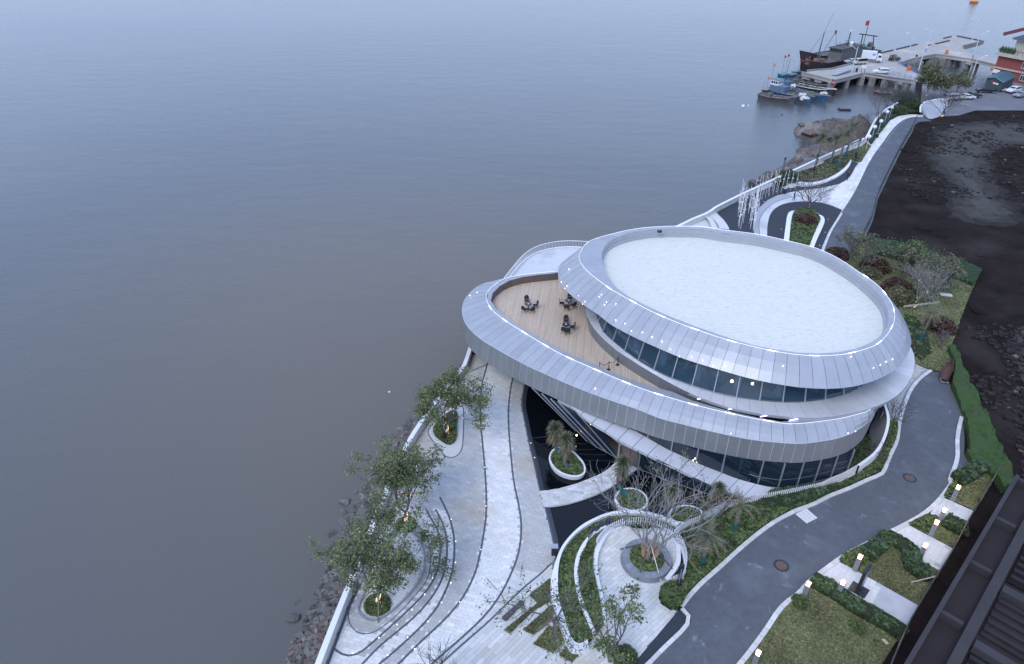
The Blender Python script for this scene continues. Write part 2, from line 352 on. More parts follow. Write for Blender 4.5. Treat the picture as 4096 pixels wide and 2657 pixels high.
# top outer edge of the white sea wall (z = 1.0), in plan, south -> north
wallA = mixQ([('5', [(318,1544),(455,1190),(560,930),(640,740),(780,380),(875,140)]), ('4', [(980,1050),(1070,875),(1250,615),(1400,420),(1470,345),(1500,280),(1535,175)])], 1.0)
d0 = (wallA[0]-wallA[1]).normalized(); wallA = [wallA[0]+d0*26]+wallA
balus = QL('2', [(425,465),(500,370),(600,262),(700,205),(830,174),(940,165),(1105,172)], 1.1)
wallB = mixQ([('N', [(150,1208),(340,1112),(530,1035),(580,1000),(630,965),(920,820),(1400,600),(1800,415),(2230,225),(2375,165)]), ('E', [(305,830),(468,748)])], 1.0)
wallC = QL('E', [(490,745),(530,672),(570,590),(605,530),(650,470),(720,412),(800,362),(870,322)], 1.0)
wallA = smooth(wallA, n=4); balus_s = smooth(balus, n=6); wallB_s = wallB; wallC_s = smooth(wallC, n=4)
mid1 = [wallA[-1].lerp(balus_s[0], t) for t in (.33, .66)]; mid2 = [balus_s[-1].lerp(wallB[0], t) for t in (.25, .5, .75)]
shore = setz(wallA+mid1+balus_s+mid2+wallB_s+wallC_s, 0)
shore_n = mixQ([('1', [(1500,770),(1515,640)]), ('1', [(1700,640),(1850,655),(1915,705),(2050,650),(2110,600),(2165,520)])], 0)
far = [Vector((230, 262, 0)), Vector((420, 300, 0)), Vector((520, 120, 0)), Vector((420, -60, 0)), Vector((-30, -60, 0)), Vector((-26, -2, 0))]
land = shore+shore_n+far
mb2 = MB(); n = len(shore+shore_n)
mb2.ribbon(setz(land[:n+2], -.06), setz(land[:n+2], WZ-1))
struct('quay_face', mb2, M['conc_side'])

def wall_run(name, P, h, w, label, cat='sea wall', mcap='white', mbody='wall_in', side=-1, z0=0.0, cap_h=.12, root=None, group=None):
    """wall whose outer top edge is P; inner side towards land"""
    P = resample(P, 1.2); P = [Vector((p.x, p.y, 0)) for p in P]; I = offs(P, side*w)
    t = root or thing(name, (P[0].x, P[0].y, z0), label, cat, group)
    b = MB(); b.ribbon(setz(P, h-cap_h), setz(P, z0)); b.ribbon(setz(I, z0), setz(I, h-cap_h)); 
    for k in (0, -1): b.quad(Vector((P[k].x, P[k].y, z0)), Vector((I[k].x, I[k].y, z0)), Vector((I[k].x, I[k].y, h)), Vector((P[k].x, P[k].y, h)))
    part('wall_body', b, M[mbody], t)
    c = MB(); Po = offs(P, -side*.04); Io = offs(P, side*(w+.05))
    c.ribbon(setz(Io, h), setz(Po, h)); c.ribbon(setz(Po, h), setz(Po, h-cap_h)); c.ribbon(setz(Io, h-cap_h), setz(Io, h))
    for k in (0, -1): c.quad(Vector((Po[k].x, Po[k].y, h-cap_h)), Vector((Io[k].x, Io[k].y, h-cap_h)), Vector((Io[k].x, Io[k].y, h)), Vector((Po[k].x, Po[k].y, h)))
    part('coping', c, M[mcap], t); return t, P, I
def sealamps(t, P, I):
    pass
tA, PA, IA = wall_run('sea_wall', wallA, 1.0, .34, 'long white sea wall along the plaza with dark boulders below it')
# dark / rusty drainage channel at its foot
mb = MB(); D1 = offs(PA, -.40); D2 = offs(PA, -.62); k = int(len(PA)*.52)
mb.ribbon(setz(D1[:k], .012), setz(D2[:k], .012)); struct('drain_channel', mb, M['strip'])
M['rustline'] = mat('rust_stained_edge', (.33, .17, .08), .85, (.45, .36, .28), 1.5, .7)
mb = MB(); D2 = offs(PA, -.50); mb.ribbon(setz(D1[k:], .012), setz(D2[k:], .012)); struct('rust_stained_channel', mb, M['rustline'])
tB, PB, IB = wall_run('sea_wall', wallB_s, 1.0, .34, 'white sea wall running past the white pole sculpture to the palms')
tC, PC, IC = wall_run('sea_wall', wallC_s, 1.0, .34, 'curving white sea wall beside bare shrubs near the pier')
wall_run('sea_wall', [wallA[-1]]+mid1+[balus_s[0]], 1.0, .3, 'short white sea wall hidden under the terrace overhang')
wall_run('sea_wall', [balus_s[-1]]+mid2+[wallB[0]], 1.0, .3, 'short white sea wall behind the building')

# white balustrade behind the terrace
def balustrade(name, P, h, label, spacing=.2, barw=.055, z0=0, lean=0, rails=(1.0,), base=.12, cat='balustrade', bard=.03, mat_='white', slatdir=0, barname='baluster', side=1, parts=True, hf=None):
    P = resample(P, spacing); P = setz(P, z0); t = thing(name, tuple(P[0]), label, cat)
    NN = normals2(P)
    if base:
        b = MB()
        for i in range(len(P)-1): b.bar(P[i]+Vector((0, 0, base/2)), P[i+1]+Vector((0, 0, base/2)), .22, base)
        part('base_kerb', b, M[mat_], t)
    for r in rails:
        b = MB()
        for i in range(len(P)-1):
            h0 = (hf(i/len(P)) if hf else h); h1 = (hf((i+1)/len(P)) if hf else h)
            b.bar(P[i]+Vector((0, 0, h0*r)), P[i+1]+Vector((0, 0, h1*r)), .10 if r == 1.0 and not hf else .04, .07)
        part('handrail', b, M[mat_], t)
    me = MB().box((0, 0, .5), (barw, bard, 1)).mesh(barname, M[mat_])
    for i, p in enumerate(P):
        hh = hf(i/len(P)) if hf else h
        o = link(barname, me, t, p-P[0]+Vector((0, 0, base*.6))); a = math.atan2(NN[i].y, NN[i].x)+slatdir
        o.rotation_euler = (0, 0, a); o.scale = (1, 1, hh-base*.6+(.06 if hf else 0))
    return t
balustrade('balustrade', balus_s, 1.1, 'white curved balustrade with upright bars behind the roof terrace', .24, .05)
balustrade('balustrade', resample(wallB_s, 2)[:2]+[], 1.0, 'short white rail end behind the round roof', .3)

# ---------------- paving helpers ----------------
def slabs(poly, z, w, h, ang, tonef, gap=.012, th=.03, origin=(0, 0), bond=.5, jit=.05, minA=.02):
    """running-bond slabs clipped to poly -> list of (pts, tone, cx, cy, full)"""
    ca, sa = math.cos(ang), math.sin(ang); P = [((p[0]-origin[0])*ca+(p[1]-origin[1])*sa, -(p[0]-origin[0])*sa+(p[1]-origin[1])*ca) for p in poly]
    if area(P) < 0: P = P[::-1]
    x0, x1 = min(p[0] for p in P), max(p[0] for p in P); y0, y1 = min(p[1] for p in P), max(p[1] for p in P); out = []
    rows = range(math.floor(y0/h), math.ceil(y1/h)+1); cells = []
    for r in rows:
        sh = (r % 2)*w*bond+((r*7919) % 13)/13*w*.15
        for c in range(math.floor((x0-sh)/w)-1, math.ceil((x1-sh)/w)+1): cells.append((c*w+sh, r*h))
    A = np.array(cells); g = gap/2
    cs = [pip(P, A[:, 0]+dx, A[:, 1]+dy) for dx, dy in ((g, g), (w-g, g), (w-g, h-g), (g, h-g), (w/2, h/2))]
    if w > .9:
        for fx in np.linspace(.1, .9, int(w/.5)): cs.append(pip(P, A[:, 0]+w*fx, A[:, 1]+h/2))
    allin = np.all(cs, axis=0); any_ = np.any(cs, axis=0)
    for i in np.nonzero(any_)[0]:
        x, y = cells[i]; win = [(x+g, y+g), (x+w-g, y+g), (x+w-g, y+h-g), (x+g, y+h-g)]
        q = win if allin[i] else clip(P, win)
        if len(q) < 3 or abs(area(q)) < minA*w*h*8: continue
        pts = [(u*ca-v*sa+origin[0], u*sa+v*ca+origin[1]) for u, v in q]
        cx, cy = (x+w/2)*ca-(y+h/2)*sa+origin[0], (x+w/2)*sa+(y+h/2)*ca+origin[1]
        out.append((pts, tonef(cx, cy)*(1+NR.normal()*jit), cx, cy, bool(allin[i])))
    return out
def img_dist(x, y): return math.hypot(x, y-0)+0
def in_view(x, y, z=0):
    dy = y; dz = z-CAM_H; zc = dy*math.cos(TILT)-dz*math.sin(TILT); yc = dy*math.sin(TILT)+dz*math.cos(TILT)
    if zc <= 0: return None
    u = 2048+FOC*x/zc; v = 1328.5-FOC*yc/zc; return (u, v) if -40 < u < 4136 and -40 < v < 2700 else None
def lay(name, items, z, mat_, root, npart=300, w=.6, h=.3, ang=0, th=.03, near=True):
    """biggest-in-view slabs as parts, the rest one stuff part"""
    vis = [k for k, s in enumerate(items) if s[4] and in_view(s[2], s[3])]
    vis.sort(key=lambda k: math.hypot(items[k][2], items[k][3]-8)); single = set(vis[:npart])
    levels = {}
    for k in single:
        s = items[k]; q = round(s[1]*14)/14
        if q not in levels: levels[q] = MB().box((0, 0, 0), (w-.012, h-.012, th), ang, tone=q).mesh(name, mat_)
        link(name, levels[q], root, Vector((s[2], s[3], z-th/2))-root.location)
    b = MB()
    for k, s in enumerate(items):
        if k in single: continue
        b.prism(s[0], z-th, z, s[1])
    if b.f:
        o = part(name+'_field', b, mat_, root, stuff=True)
def bed(name, poly, z, m='bed'):
    b = MB(); b.poly(setz(poly, z)); return struct(name, b, M[m])

# ---------------- lower plaza ----------------
L1 = smooth(mixQ([('4', [(1885,415),(1870,480),(1850,640),(1850,800),(1865,1000),(1885,1200)]), ('5', [(1900,150),(1930,290),(1948,420),(1945,560),(1920,690),(1880,800),(1820,930),(1740,1060),(1660,1160),(1560,1260),(1450,1360),(1340,1455),(1240,1544),(1100,1670)])]), n=4)
L2 = smooth(mixQ([('4', [(1684,295),(1665,370),(1640,460),(1625,600),(1628,760),(1645,960),(1662,1150)]), ('5', [(1672,200),(1670,380),(1650,520),(1625,660),(1590,800),(1540,920),(1470,1040),(1380,1150),(1270,1260),(1150,1370),(1050,1470),(975,1544),(850,1660)])]), n=4)
L1b = smooth(QL('5', [(2190,745),(2100,830),(1990,920),(1860,1040),(1740,1160),(1620,1270),(1480,1390),(1310,1544),(1180,1660)]), n=4)
L3 = smooth(QL('5', [(1305,220),(1350,310),(1390,410),(1415,530),(1420,650),(1405,800),(1360,940),(1290,1080),(1190,1210),(1080,1320),(960,1430),(830,1540),(700,1650)]), n=4)
L4 = smooth(QL('5', [(1270,320),(1310,390),(1345,480),(1362,600),(1355,740),(1325,860),(1270,970),(1180,1090),(1070,1200),(950,1300),(830,1400),(690,1544),(600,1640)]), n=4)
L5 = smooth(QL('5', [(1195,315),(1240,400),(1285,480),(1308,580),(1305,700),(1285,800),(1230,920),(1150,1020),(1040,1130),(920,1240),(820,1330),(740,1400),(670,1452),(600,1476),(530,1464),(455,1410)]), n=4)
L6a = QL('5', [(1160,480),(1225,600),(1225,790),(1190,900),(1100,1010),(1000,1120),(890,1220),(800,1280),(730,1305),(660,1295),(600,1240),(580,1170),(590,1100),(620,1040),(700,860),(800,640),(900,480),(1040,400)])
L6b = QL('5', [(1120,520),(1180,640),(1185,770),(1160,850),(1100,950),(1000,1060),(910,1140),(830,1190),(760,1197),(700,1172),(660,1120),(680,1040),(760,880),(850,680),(950,520),(1040,460)])
L6a = smooth(L6a, True, 4); L6b = smooth(L6b, True, 4)
poolW = smooth(mixQ([('8', [(195,262),(175,350),(168,440),(190,560),(225,740),(260,880),(312,1120),(350,1245)]), ('6', [(395,480),(440,688)])]), n=3)   # plaza edge at the pool
cres_o = QL('6', [(1420,428),(1330,383),(1200,343),(1080,325),(960,325),(850,345),(750,385),(650,440),(560,520),(490,610),(450,700),(420,800),(402,900),(405,980),(430,1080),(470,1200),(520,1330),(560,1410),(610,1424),(660,1412),(705,1385)], .75)
plaza = setz([p+Vector((.36, 0, 0)) for p in PA], 0)[:-1]+[Q('4', 1640, 150), Q('8', 60, 120), Q('8', 195, 200)]+poolW+setz(smooth([cres_o[k] for k in range(10, 17)], n=3), 0)[1:]
plaza += QL('6', [(600,1460),(560,1544),(400,1720)])+[Vector((3, 6, 0)), Vector((-21, 6, 0))]
plaza_o = bed('plaza_bed', plaza, -.032)
def side_of(P, x, y):
    best = 1e9; s = 0
    for a, b in zip(P, P[1:]):
        ex, ey = b.x-a.x, b.y-a.y; l = ex*ex+ey*ey; t = max(0, min(1, ((x-a.x)*ex+(y-a.y)*ey)/max(l, 1e-9))); dx, dy = x-(a.x+ex*t), y-(a.y+ey*t); d = dx*dx+dy*dy
        if d < best: best = d; s = ex*(y-a.y)-ey*(x-a.x)
    return s      # >0 : left of travel direction
arr = {k: [(p.x, p.y) for p in resample(v, 1.5)] for k, v in dict(L1=L1, L2=L2, L3=L3, L4=L4, L5=L5).items()}
def xat(L, y):
    for a, b in zip(L, L[1:]):
        if (a[1]-y)*(b[1]-y) <= 0 and a[1] != b[1]: return a[0]+(b[0]-a[0])*(y-a[1])/(b[1]-a[1])
    return None
def tone_plaza(x, y):
    x1 = xat(arr['L1'], y); x2 = xat(arr['L2'], y); x3 = xat(arr['L3'], y); x4 = xat(arr['L4'], y); x5 = xat(arr['L5'], y)
    if x1 is not None and x > x1: return .92 if y < 36 else .74
    if x2 is not None and x > x2: return 1.12 if y < 52 else 1.0
    if x3 is None: return .76
    if x > x3: return .70
    if x4 is not None and x > x4: return 1.08
    if x5 is not None and x > x5: return .64
    if y > arr['L5'][0][1]: return .74
    return 1.06
pv = thing('stone_paving', (0, 30, 0), 'pale granite slab paving of the waterfront plaza beside the pool', 'paving'); pv['kind'] = 'structure'
dv = Q('5', 1860, 185)-Q('5', 1700, 150); ANG = math.atan2(dv.y, dv.x)
t6 = [(p.x, p.y) for p in L6a]; t6b = [(p.x, p.y) for p in L6b]
iA = [i for i, p in enumerate(plaza) if (p-poolW[-1].xyz*1).length < 1e-3 or (abs(p.x-poolW[-1].x) < 1e-4 and abs(p.y-poolW[-1].y) < 1e-4)][0]
plaza1 = plaza[:iA+1]+setz(L1b, 0)+[Vector((-9, 6, 0)), Vector((-21, 6, 0))]
it = slabs(plaza1, 0, .62, .31, ANG, tone_plaza)
xs = np.array([s[2] for s in it]); ys = np.array([s[3] for s in it]); ia = pip(t6, xs, ys); ib = pip(t6b, xs, ys)
it = [(s[0], (.66*(1+NR.normal()*.04) if ia[k] and not ib[k] else (.92*(1+NR.normal()*.04) if ib[k] else s[1])), s[2], s[3], s[4]) for k, s in enumerate(it)]
stp_poly = [tuple(p)[:2] for p in (setz(L1b, 0)+[Vector((-9, 6, 0)), Vector((1, 6, 0))]+QL('6', [(330,1720),(560,1544),(600,1460),(520,1330),(470,1200),(430,1080),(405,980),(402,900),(420,800)]))]
istp = pip(stp_poly, xs, ys)

lay('slab', it, 0, M['slab'], pv, 300, .62, .31, ANG)
# long stepped slabs in the south (seen as diagonal planks of stone)
dv2 = Q('6', 330, 1200)-Q('6', 60, 1470); ANG2 = math.atan2(dv2.y, dv2.x)
it2 = slabs(stp_poly, .0, 1.55, .33, ANG2, lambda x, y: .92, jit=.07)
pv2 = thing('stone_paving', (2, 22, 0), 'diagonal long granite slabs beside the grass strips south of the crescent bed', 'paving'); pv2['kind'] = 'structure'
lay('slab', it2, .0, M['slab'], pv2, 150, 1.55, .33, ANG2)
def strip(name, P, w, z, m, root=None):
    P = resample(P, .5); b = MB(); b.ribbon(setz(offs(P, -w/2), z), setz(offs(P, w/2), z)); return struct(name, b, M[m])
for L, w in ((L1, .17), (L2, .17), (L1b, .15), (L3, .17), (L4, .16), (L5, .16)): strip('dark_stone_line', L, w, .006, 'strip')
strip('dark_stone_line', L6a+[L6a[0]], .08, .006, 'strip')
strip('dark_stone_line', QL('4', [(1560,362),(1680,314)]), .14, .006, 'strip')
# raised round seat island between the two trees: a low step
b = MB(); b.ribbon(setz(offs(L6b, .07, True), .14), setz(offs(L6b, -.07, True), .14), closed=True); b.ribbon(setz(offs(L6b, .07, True), 0), setz(offs(L6b, .07, True), .14), closed=True)
b.ribbon(setz(offs(L6b, -.07, True), .14), setz(offs(L6b, -.07, True), 0), closed=True)
tag(part('low_step', b, M['bluestone']), 'low grey stone step looping round the two planted trees', 'step')
# ---------------- pools ----------------
b = MB(); poolP = setz(poolW, 0)[:]+QL('6', [(520,560),(700,420),(1000,350),(1450,460),(1700,340),(2000,215),(2375,150)])+QL('F', [(100,1100)])+QL('8', [(1500,500),(400,100)])
b.poly(setz(poolP, -.14)); struct('reflecting_pool', b, M['pool'])
gm = MB(); gP = [setz(land, -.06), setz(poolP, -.06)]; allp = gP[0]+gP[1]; gm.add(allp, [t_ if (allp[t_[1]]-allp[t_[0]]).cross(allp[t_[2]]-allp[t_[0]]).z > 0 else t_[::-1] for t_ in tessellate_polygon(gP)]); struct('ground', gm, M['earth'])
pe = resample(poolW, .6); b = MB(); b.ribbon(setz(pe, .01), setz(offs(pe, -.12 if side_of(pe, 5, 45) < 0 else .12), .01))
sg = -1 if side_of(pe, pe[8].x+3, pe[8].y) < 0 else 1
b = MB(); e1 = offs(pe, sg*.5); b.ribbon(setz(pe, .005), setz(offs(pe, sg*.14), .005)); struct('pool_rim', b, M['strip'])
b = MB(); b.ribbon(setz(offs(pe, sg*.14), -.02), setz(e1, -.1)); b.ribbon(setz(e1, -.1), setz(e1, -.3)); struct('pool_weir', b, M['poolbed'])
# curved stone bridge
brU = smooth(QL('8', [(312,1120),(450,1100),(600,1060),(730,1010),(830,960),(900,905),(935,872)]), n=4); brL = smooth(QL('8', [(348,1246),(500,1225),(620,1195),(760,1145),(880,1085),(950,1030),(1020,990),(1090,938)]), n=4)
brp = brU+[Q('8', 1000, 850), Q('8', 1090, 900)]+brL[::-1]
bt = thing('stone_bridge', tuple(Q('8', 312, 1180)), 'curved pale stone walkway crossing the black pool to the entrance', 'bridge')
b = MB(); b.prism(brp, -.2, -.015); part('bridge_base', b, M['kerb'], bt)
ib_ = slabs(brp, 0, .62, .31, ANG+.15, lambda x, y: R.choice((.86, .95, 1.02, .78)), jit=.05)
for s in ib_:
    bb = MB(); bb.prism(s[0], -.012, .03, s[1]); part('slab', bb, M['slab'], bt)

# ---------------- crescent planting beds and round terrace ----------------
cres_i = QL('6', [(1400,447),(1310,405),(1190,370),(1070,349),(960,351),(870,362),(780,395),(690,443),(600,510),(530,590),(487,670),(464,770),(459,880),(464,1000),(485,1090),(520,1200),(560,1320),(595,1368),(635,1378),(672,1362),(690,1345)], .72)
def band_wall(name, O, I, z0, z1, label, m='white', cat='garden wall', closed=False, col=None):
    O = smooth(O, closed, 4); I = smooth(I, closed, 4); t = MB()
    t.ribbon(setz(O, z1), setz(I, z1), closed=closed); t.ribbon(setz(O, z0), setz(O, z1), closed=closed); t.ribbon(setz(I, z1), setz(I, z0), closed=closed)
    if not closed:
        for k in (0, -1): t.quad(*[Vector((p.x, p.y, z)) for p, z in ((O[k], z0), (I[k], z0), (I[k], z1), (O[k], z1))])
    o = part(name, t, M[m]); tag(o, label, cat) if label else None; return o
band_wall('crescent_wall', cres_o, cres_i, -.2, .75, 'wide white outer wall curving round the crescent planting bed')
midO = QL('6', [(905,425),(830,447),(760,482),(690,540),(640,610),(605,690),(588,780),(592,880),(618,1010),(658,1120),(698,1220),(735,1300)], .6)
midI = QL('6', [(905,445),(845,462),(780,500),(715,555),(668,625),(636,700),(620,790),(624,880),(648,1000),(688,1110),(730,1210),(765,1290)], .6)
band_wall('bed_divider_wall', midO, midI, 0, .6, 'narrow white wall dividing the crescent bed, carrying dark letters')
innO = QL('6', [(870,450),(810,500),(770,570),(742,640),(733,720),(735,800),(750,880),(775,980),(795,1090),(805,1190)], .5)
innI = QL('6', [(905,465),(850,520),(810,590),(782,660),(772,730),(774,800),(788,880),(812,980),(832,1090),(842,1190)], .5)
band_wall('terrace_wall', innO, innI, 0, .5, 'curved white inner wall between hedge bed and round terrace')
bedO = setz(smooth(cres_i, n=3), .45)+setz(smooth([p for p in midO], n=3), .45)[::-1]
bedI = setz(smooth(midI, n=3), .4)+setz(smooth(innO, n=3), .4)[::-1]
ringo = QL('6', [(905,452),(1000,425),(1110,425),(1220,445),(1320,480),(1390,540),(1420,620),(1428,700),(1420,770),(1330,900)], 0)  # foot of the slatted ring fence
bedN = setz(smooth(cres_i[:7], n=3), .45)+setz(smooth(ringo[:5], n=3), .45)
# ring-shaped slatted fence
ringT = QL('6', [(770,545),(800,500),(850,452),(920,412),(1000,388),(1100,380),(1200,393),(1280,420),(1350,457),(1420,512),(1460,580),(1479,660),(1476,740),(1455,810)], 1.25)
ringT = smooth(ringT, n=4)
balustrade('slatted_fence', ringT, 1.2, 'white slatted fence curving round the circular terrace', .20, .10, rails=(.6,), base=.30, cat='fence', bard=.055, barname='slat', slatdir=0)
gp = QL('6', [(1456,815),(1400,838),(1333,870)], 1.0)
balustrade('slatted_fence', gp, 1.0, 'short white slatted fence end beside the black light column', .16, .08, rails=(.5,), base=.1, cat='fence', bard=.05, barname='slat')
b = MB(); ri = smooth(ringo, n=4); b.ribbon(setz(ri, .28), setz(offs(ri, -.35), .28)); b.ribbon(setz(ri, 0), setz(ri, .28)); b.ribbon(setz(offs(ri, -.35), .28), setz(offs(ri, -.35), 0)); tag(part('white_kerb_ring', b, M['white']), 'low white kerb inside the curved slatted fence', 'kerb')
# terrace paving
terr = QL('6', [(905,452),(1000,430),(1110,428),(1220,447),(1320,482),(1390,540),(1420,620),(1428,700),(1410,800),(1330,900),(1330,930),(1265,965),(1255,1020),(1280,1070),(1330,1105),(1408,1122),(1040,1560),(560,2150),(20,2150),(330,1720),(560,1544),(700,1380),(755,1330),(835,1190),(800,1000),(760,860),(760,700),(800,590),(850,510)])
bed('terrace_bed', terr, -.02, 'bed')
pv3 = thing('stone_paving', tuple(Q('6', 1000, 1000)), 'cream stone slabs of the round terrace under the bare tree', 'paving'); pv3['kind'] = 'structure'
dv3 = Q('6', 1150, 930)-Q('6', 1000, 1060); ANG3 = math.atan2(dv3.y, dv3.x)
it3 = slabs(terr, .012, .66, .33, ANG3, lambda x, y: R.choice((1.0, 1.05, .96, 1.0)), gap=.02, jit=.035)
lay('slab', it3, .012, M['slab2'], pv3, 300, .66, .33, ANG3)
# round planter with wide grey stone rim
pc = Q('6', 1163, 700, .5); rx = (Q('6', 1353, 700, .5)-Q('6', 973, 700, .5)).length/2
pt = thing('round_planter', (pc.x, pc.y, 0), 'round planter with wide grey stone rim holding the big bare tree', 'planter')
b = MB(); b.lathe([(rx+.16, 0), (rx+.16, .04), (rx, .05), (rx-.02, .44), (rx-.1, .44)], (pc.x, pc.y, 0), 48); part('planter_body', b, M['bluestone'], pt)
ri_ = rx*.70
for k in range(20):
    a0, a1 = (k+.02)*math.tau/20, (k+.98)*math.tau/20; pts = [(pc.x+r*math.cos(a), pc.y+r*math.sin(a)) for r, aa in ((rx+.03, (a0, (a0+a1)/2, a1)), (ri_, (a1, (a0+a1)/2, a0))) for a in aa]
    b = MB(); b.prism(pts, .44, .5, R.uniform(.85, 1.15)); part('rim_slab', b, M['bluestone'], pt)
b = MB(); b.lathe([(ri_, .42), (ri_*.6, .5), (.01, .55)], (pc.x, pc.y, 0), 24); part('soil', b, M['soil'], pt)
PLANT = (pc.x, pc.y, ri_)
# planters in the pool
def oval(pts, fr, z, n=4): return smooth(QL(fr, pts, z), True, n)
plan_defs = [('8', [(386,858),(410,795),(455,770),(510,770),(570,795),(620,838),(662,888),(680,940),(668,980),(625,1002),(570,1003),(500,985),(440,950),(402,905)], 'oval white planter with two palms nearest the plaza in the black pool'),
    ('6', [(905,238),(920,190),(960,158),(1015,147),(1075,152),(1125,175),(1162,215),(1173,262),(1155,300),(1110,325),(1050,333),(990,322),(940,295)], 'oval white planter with one bent palm between bridge and crescent wall'),
    ('6', [(1335,380),(1342,335),(1385,298),(1450,282),(1520,288),(1580,312),(1612,350),(1600,395),(1540,425),(1450,430),(1380,415)], 'white planter behind the bare tree, closest to the slatted fence')]
PL = []
for fr, pts, lab in plan_defs:
    P = oval(pts, fr, .38); c = sum(P, Vector())/len(P); t = thing('pool_planter', (c.x, c.y, -.14), lab, 'planter', 'white oval planters in the pool')
    P = resample(P, .25, True)
    if area([(p.x, p.y) for p in P]) < 0: P = P[::-1]
    In = [c+(p-c)*(1-.2/max((p-c).length, .3)) for p in P]; 
    b = MB(); lo = setz([c+(p-c)*.93 for p in P], -.3); b.ribbon(lo, setz(P, .38), closed=True); b.ribbon(setz(P, .38), setz(In, .38), closed=True); b.ribbon(setz(In, .38), setz(In, .25), closed=True); part('planter_rim', b, M['white'], t, sm=False)
    b = MB(); b.poly(setz(In, .28)); part('soil', b, M['soil'], t); PL.append((c, In, t))
# =====================================================================================
# ROADS, NORTH PROMENADE, GARDENS (ground sheets)
# =====================================================================================
rL = mixQ([('F', [(1290,255),(1160,350),(1060,470),(1000,600),(950,740),(915,900),(885,1100),(820,1240),(770,1360),(715,1480)]), ('7', [(1150,95),(1000,165),(850,222),(720,290),(600,332),(500,380),(380,450),(250,548),(130,650),(0,770)]), ('6', [(1700,835),(1620,905),(1560,965),(1500,1035),(1452,1098)])])
rLc = QL('6', [(1452,1098),(1480,1112),(1503,1150),(1511,1200),(1487,1255),(1400,1345),(1300,1440),(1195,1550),(1080,1660),(650,2150)])
rR = mixQ([('F', [(1612,790),(1575,940),(1556,1100),(1560,1250),(1530,1380),(1470,1544)]), ('7', [(1790,85),(1725,190),(1650,275),(1560,350),(1420,430),(1230,522),(1080,600),(940,672),(880,715),(760,803),(660,880),(570,980),(470,1052),(400,1132),(330,1240),(240,1365),(150,1483),(95,1548),(10,1670),(-480,2400)])])
rL = smooth(rL, n=3); rLc = smooth(rLc, n=4); rR = smooth(rR, n=3)
topR = QL('F', [(1400,265),(1500,400),(1580,600),(1650,780)])
road = rL[:-1]+rLc+[Vector((rR[-1].x, rR[-1].y, 0))]+rR[::-1]+topR[::-1]
b = MB(); b.poly(setz(road, -.03)); struct('road', b, M['asphalt'])
def kerb_line(P, w, label, side=1, h=.1, z0=-.05, L=.85):
    P = resample(P, L); I = offs(P, side*w); t = thing('kerb', (P[0].x, P[0].y, 0), label, 'kerb'); t['kind'] = 'structure'; n = 0; jb = MB()
    for i in range(len(P)-1):
        g = .02; a, b_, c, d = P[i].lerp(P[i+1], g), P[i].lerp(P[i+1], 1-g), I[i].lerp(I[i+1], 1-g), I[i].lerp(I[i+1], g)
        pts = [(q.x, q.y) for q in (a, b_, c, d)]
        if n < 300: m = MB().prism(pts, z0, h, R.uniform(.88, 1.1)); part('kerb_stone', m, M['kerb'], t); n += 1
        else: jb.prism(pts, z0, h)
    m = MB().ribbon(setz(P, h*.7), setz(I, h*.7)); part('mortar', m, M['bed'], t)
    return t
def lside(P, x, y): return 1 if side_of(P, x, y) > 0 else -1
qx = Q('7', 300, 420); sL = lside(rL, qx.x, qx.y)
kerb_line(rL, .34, 'pale stone kerb between hedge and road on the building side', sL)
qx = Q('6', 1380, 1250); kerb_line(rLc, .3, 'pale stone kerb hooking round the dark parking strip', lside(rLc, qx.x, qx.y))
qx = Q('7', 1100, 1250); sR = lside(rR, qx.x, qx.y); kerb_line(rR, .36, 'pale stone kerb on the lawn side of the road', sR)
b = MB(); b.poly(setz(QL('F', [(1625,800),(1660,900),(1672,1050),(1665,1240),(1725,1300),(1715,1400),(1650,1490),(1540,1520),(1540,1400),(1565,1250),(1565,950)]), -.035)); struct('road_shoulder', b, M['asphalt'])
b = MB(); b.poly(setz(QL('6', [(1408,1125),(1440,1112),(1472,1150),(1475,1205),(1440,1255),(1165,1544),(620,2150),(560,2150),(1055,1544)]), -.02)); struct('parking_strip', b, M['asphalt_dk'])
# pale pebble apron north-east of the building
b = MB(); ap = QL('F', [(1085,165),(1200,215),(1290,250),(1150,345),(1045,470),(985,600),(935,740),(895,900),(860,870),(750,840),(690,700),(600,600),(800,350),(1040,200)]); b.poly(setz(ap, -.015)); struct('pebble_apron', b, M['pebble'])
kl = smooth(QL('F', [(1225,238),(1110,335),(1000,470),(940,600),(905,740)]), n=3); strip('grey_edge_strip', kl, .22, -.008, 'bluestone')
# manholes, road patch
for fr, x, y, lab in (('7', 1470, 68, 'round rusty manhole cover on the wide road bend'), ('7', 455, 762, 'round rusty manhole cover nearer the lawn')):
    c = Q(fr, x, y); t = thing('manhole', (c.x, c.y, -.03), lab, 'manhole'); b = MB(); b.lathe([(.62, .0), (.62, .008), (.42, .01)], (c.x, c.y, -.03), 28); part('tar_ring', b, M['asphalt_dk'], t)
    b = MB(); b.lathe([(.44, .0), (.44, .012), (.36, .02), (.34, .012), (.2, .016), (.01, .02)], (c.x, c.y, -.025), 28); part('cover', b, M['iron'], t)
dq = [Q('7', 565, 355), Q('7', 655, 310), Q('7', 742, 385), Q('7', 655, 430)]
t = thing('drain_cover', (dq[0].x, dq[0].y, -.03), 'pale three-slab drain cover let into the road beside the hedge kerb', 'drain cover')
for i in range(4):
    f0, f1 = i/4+.012, (i+1)/4-.012; a, c_ = dq[0].lerp(dq[1], f0), dq[0].lerp(dq[1], f1); d_, e_ = dq[3].lerp(dq[2], f0), dq[3].lerp(dq[2], f1)
    part('slab', MB().prism([(q.x, q.y) for q in (a, c_, e_, d_)], -.03, .0, 1.05), M['kerb'], t)
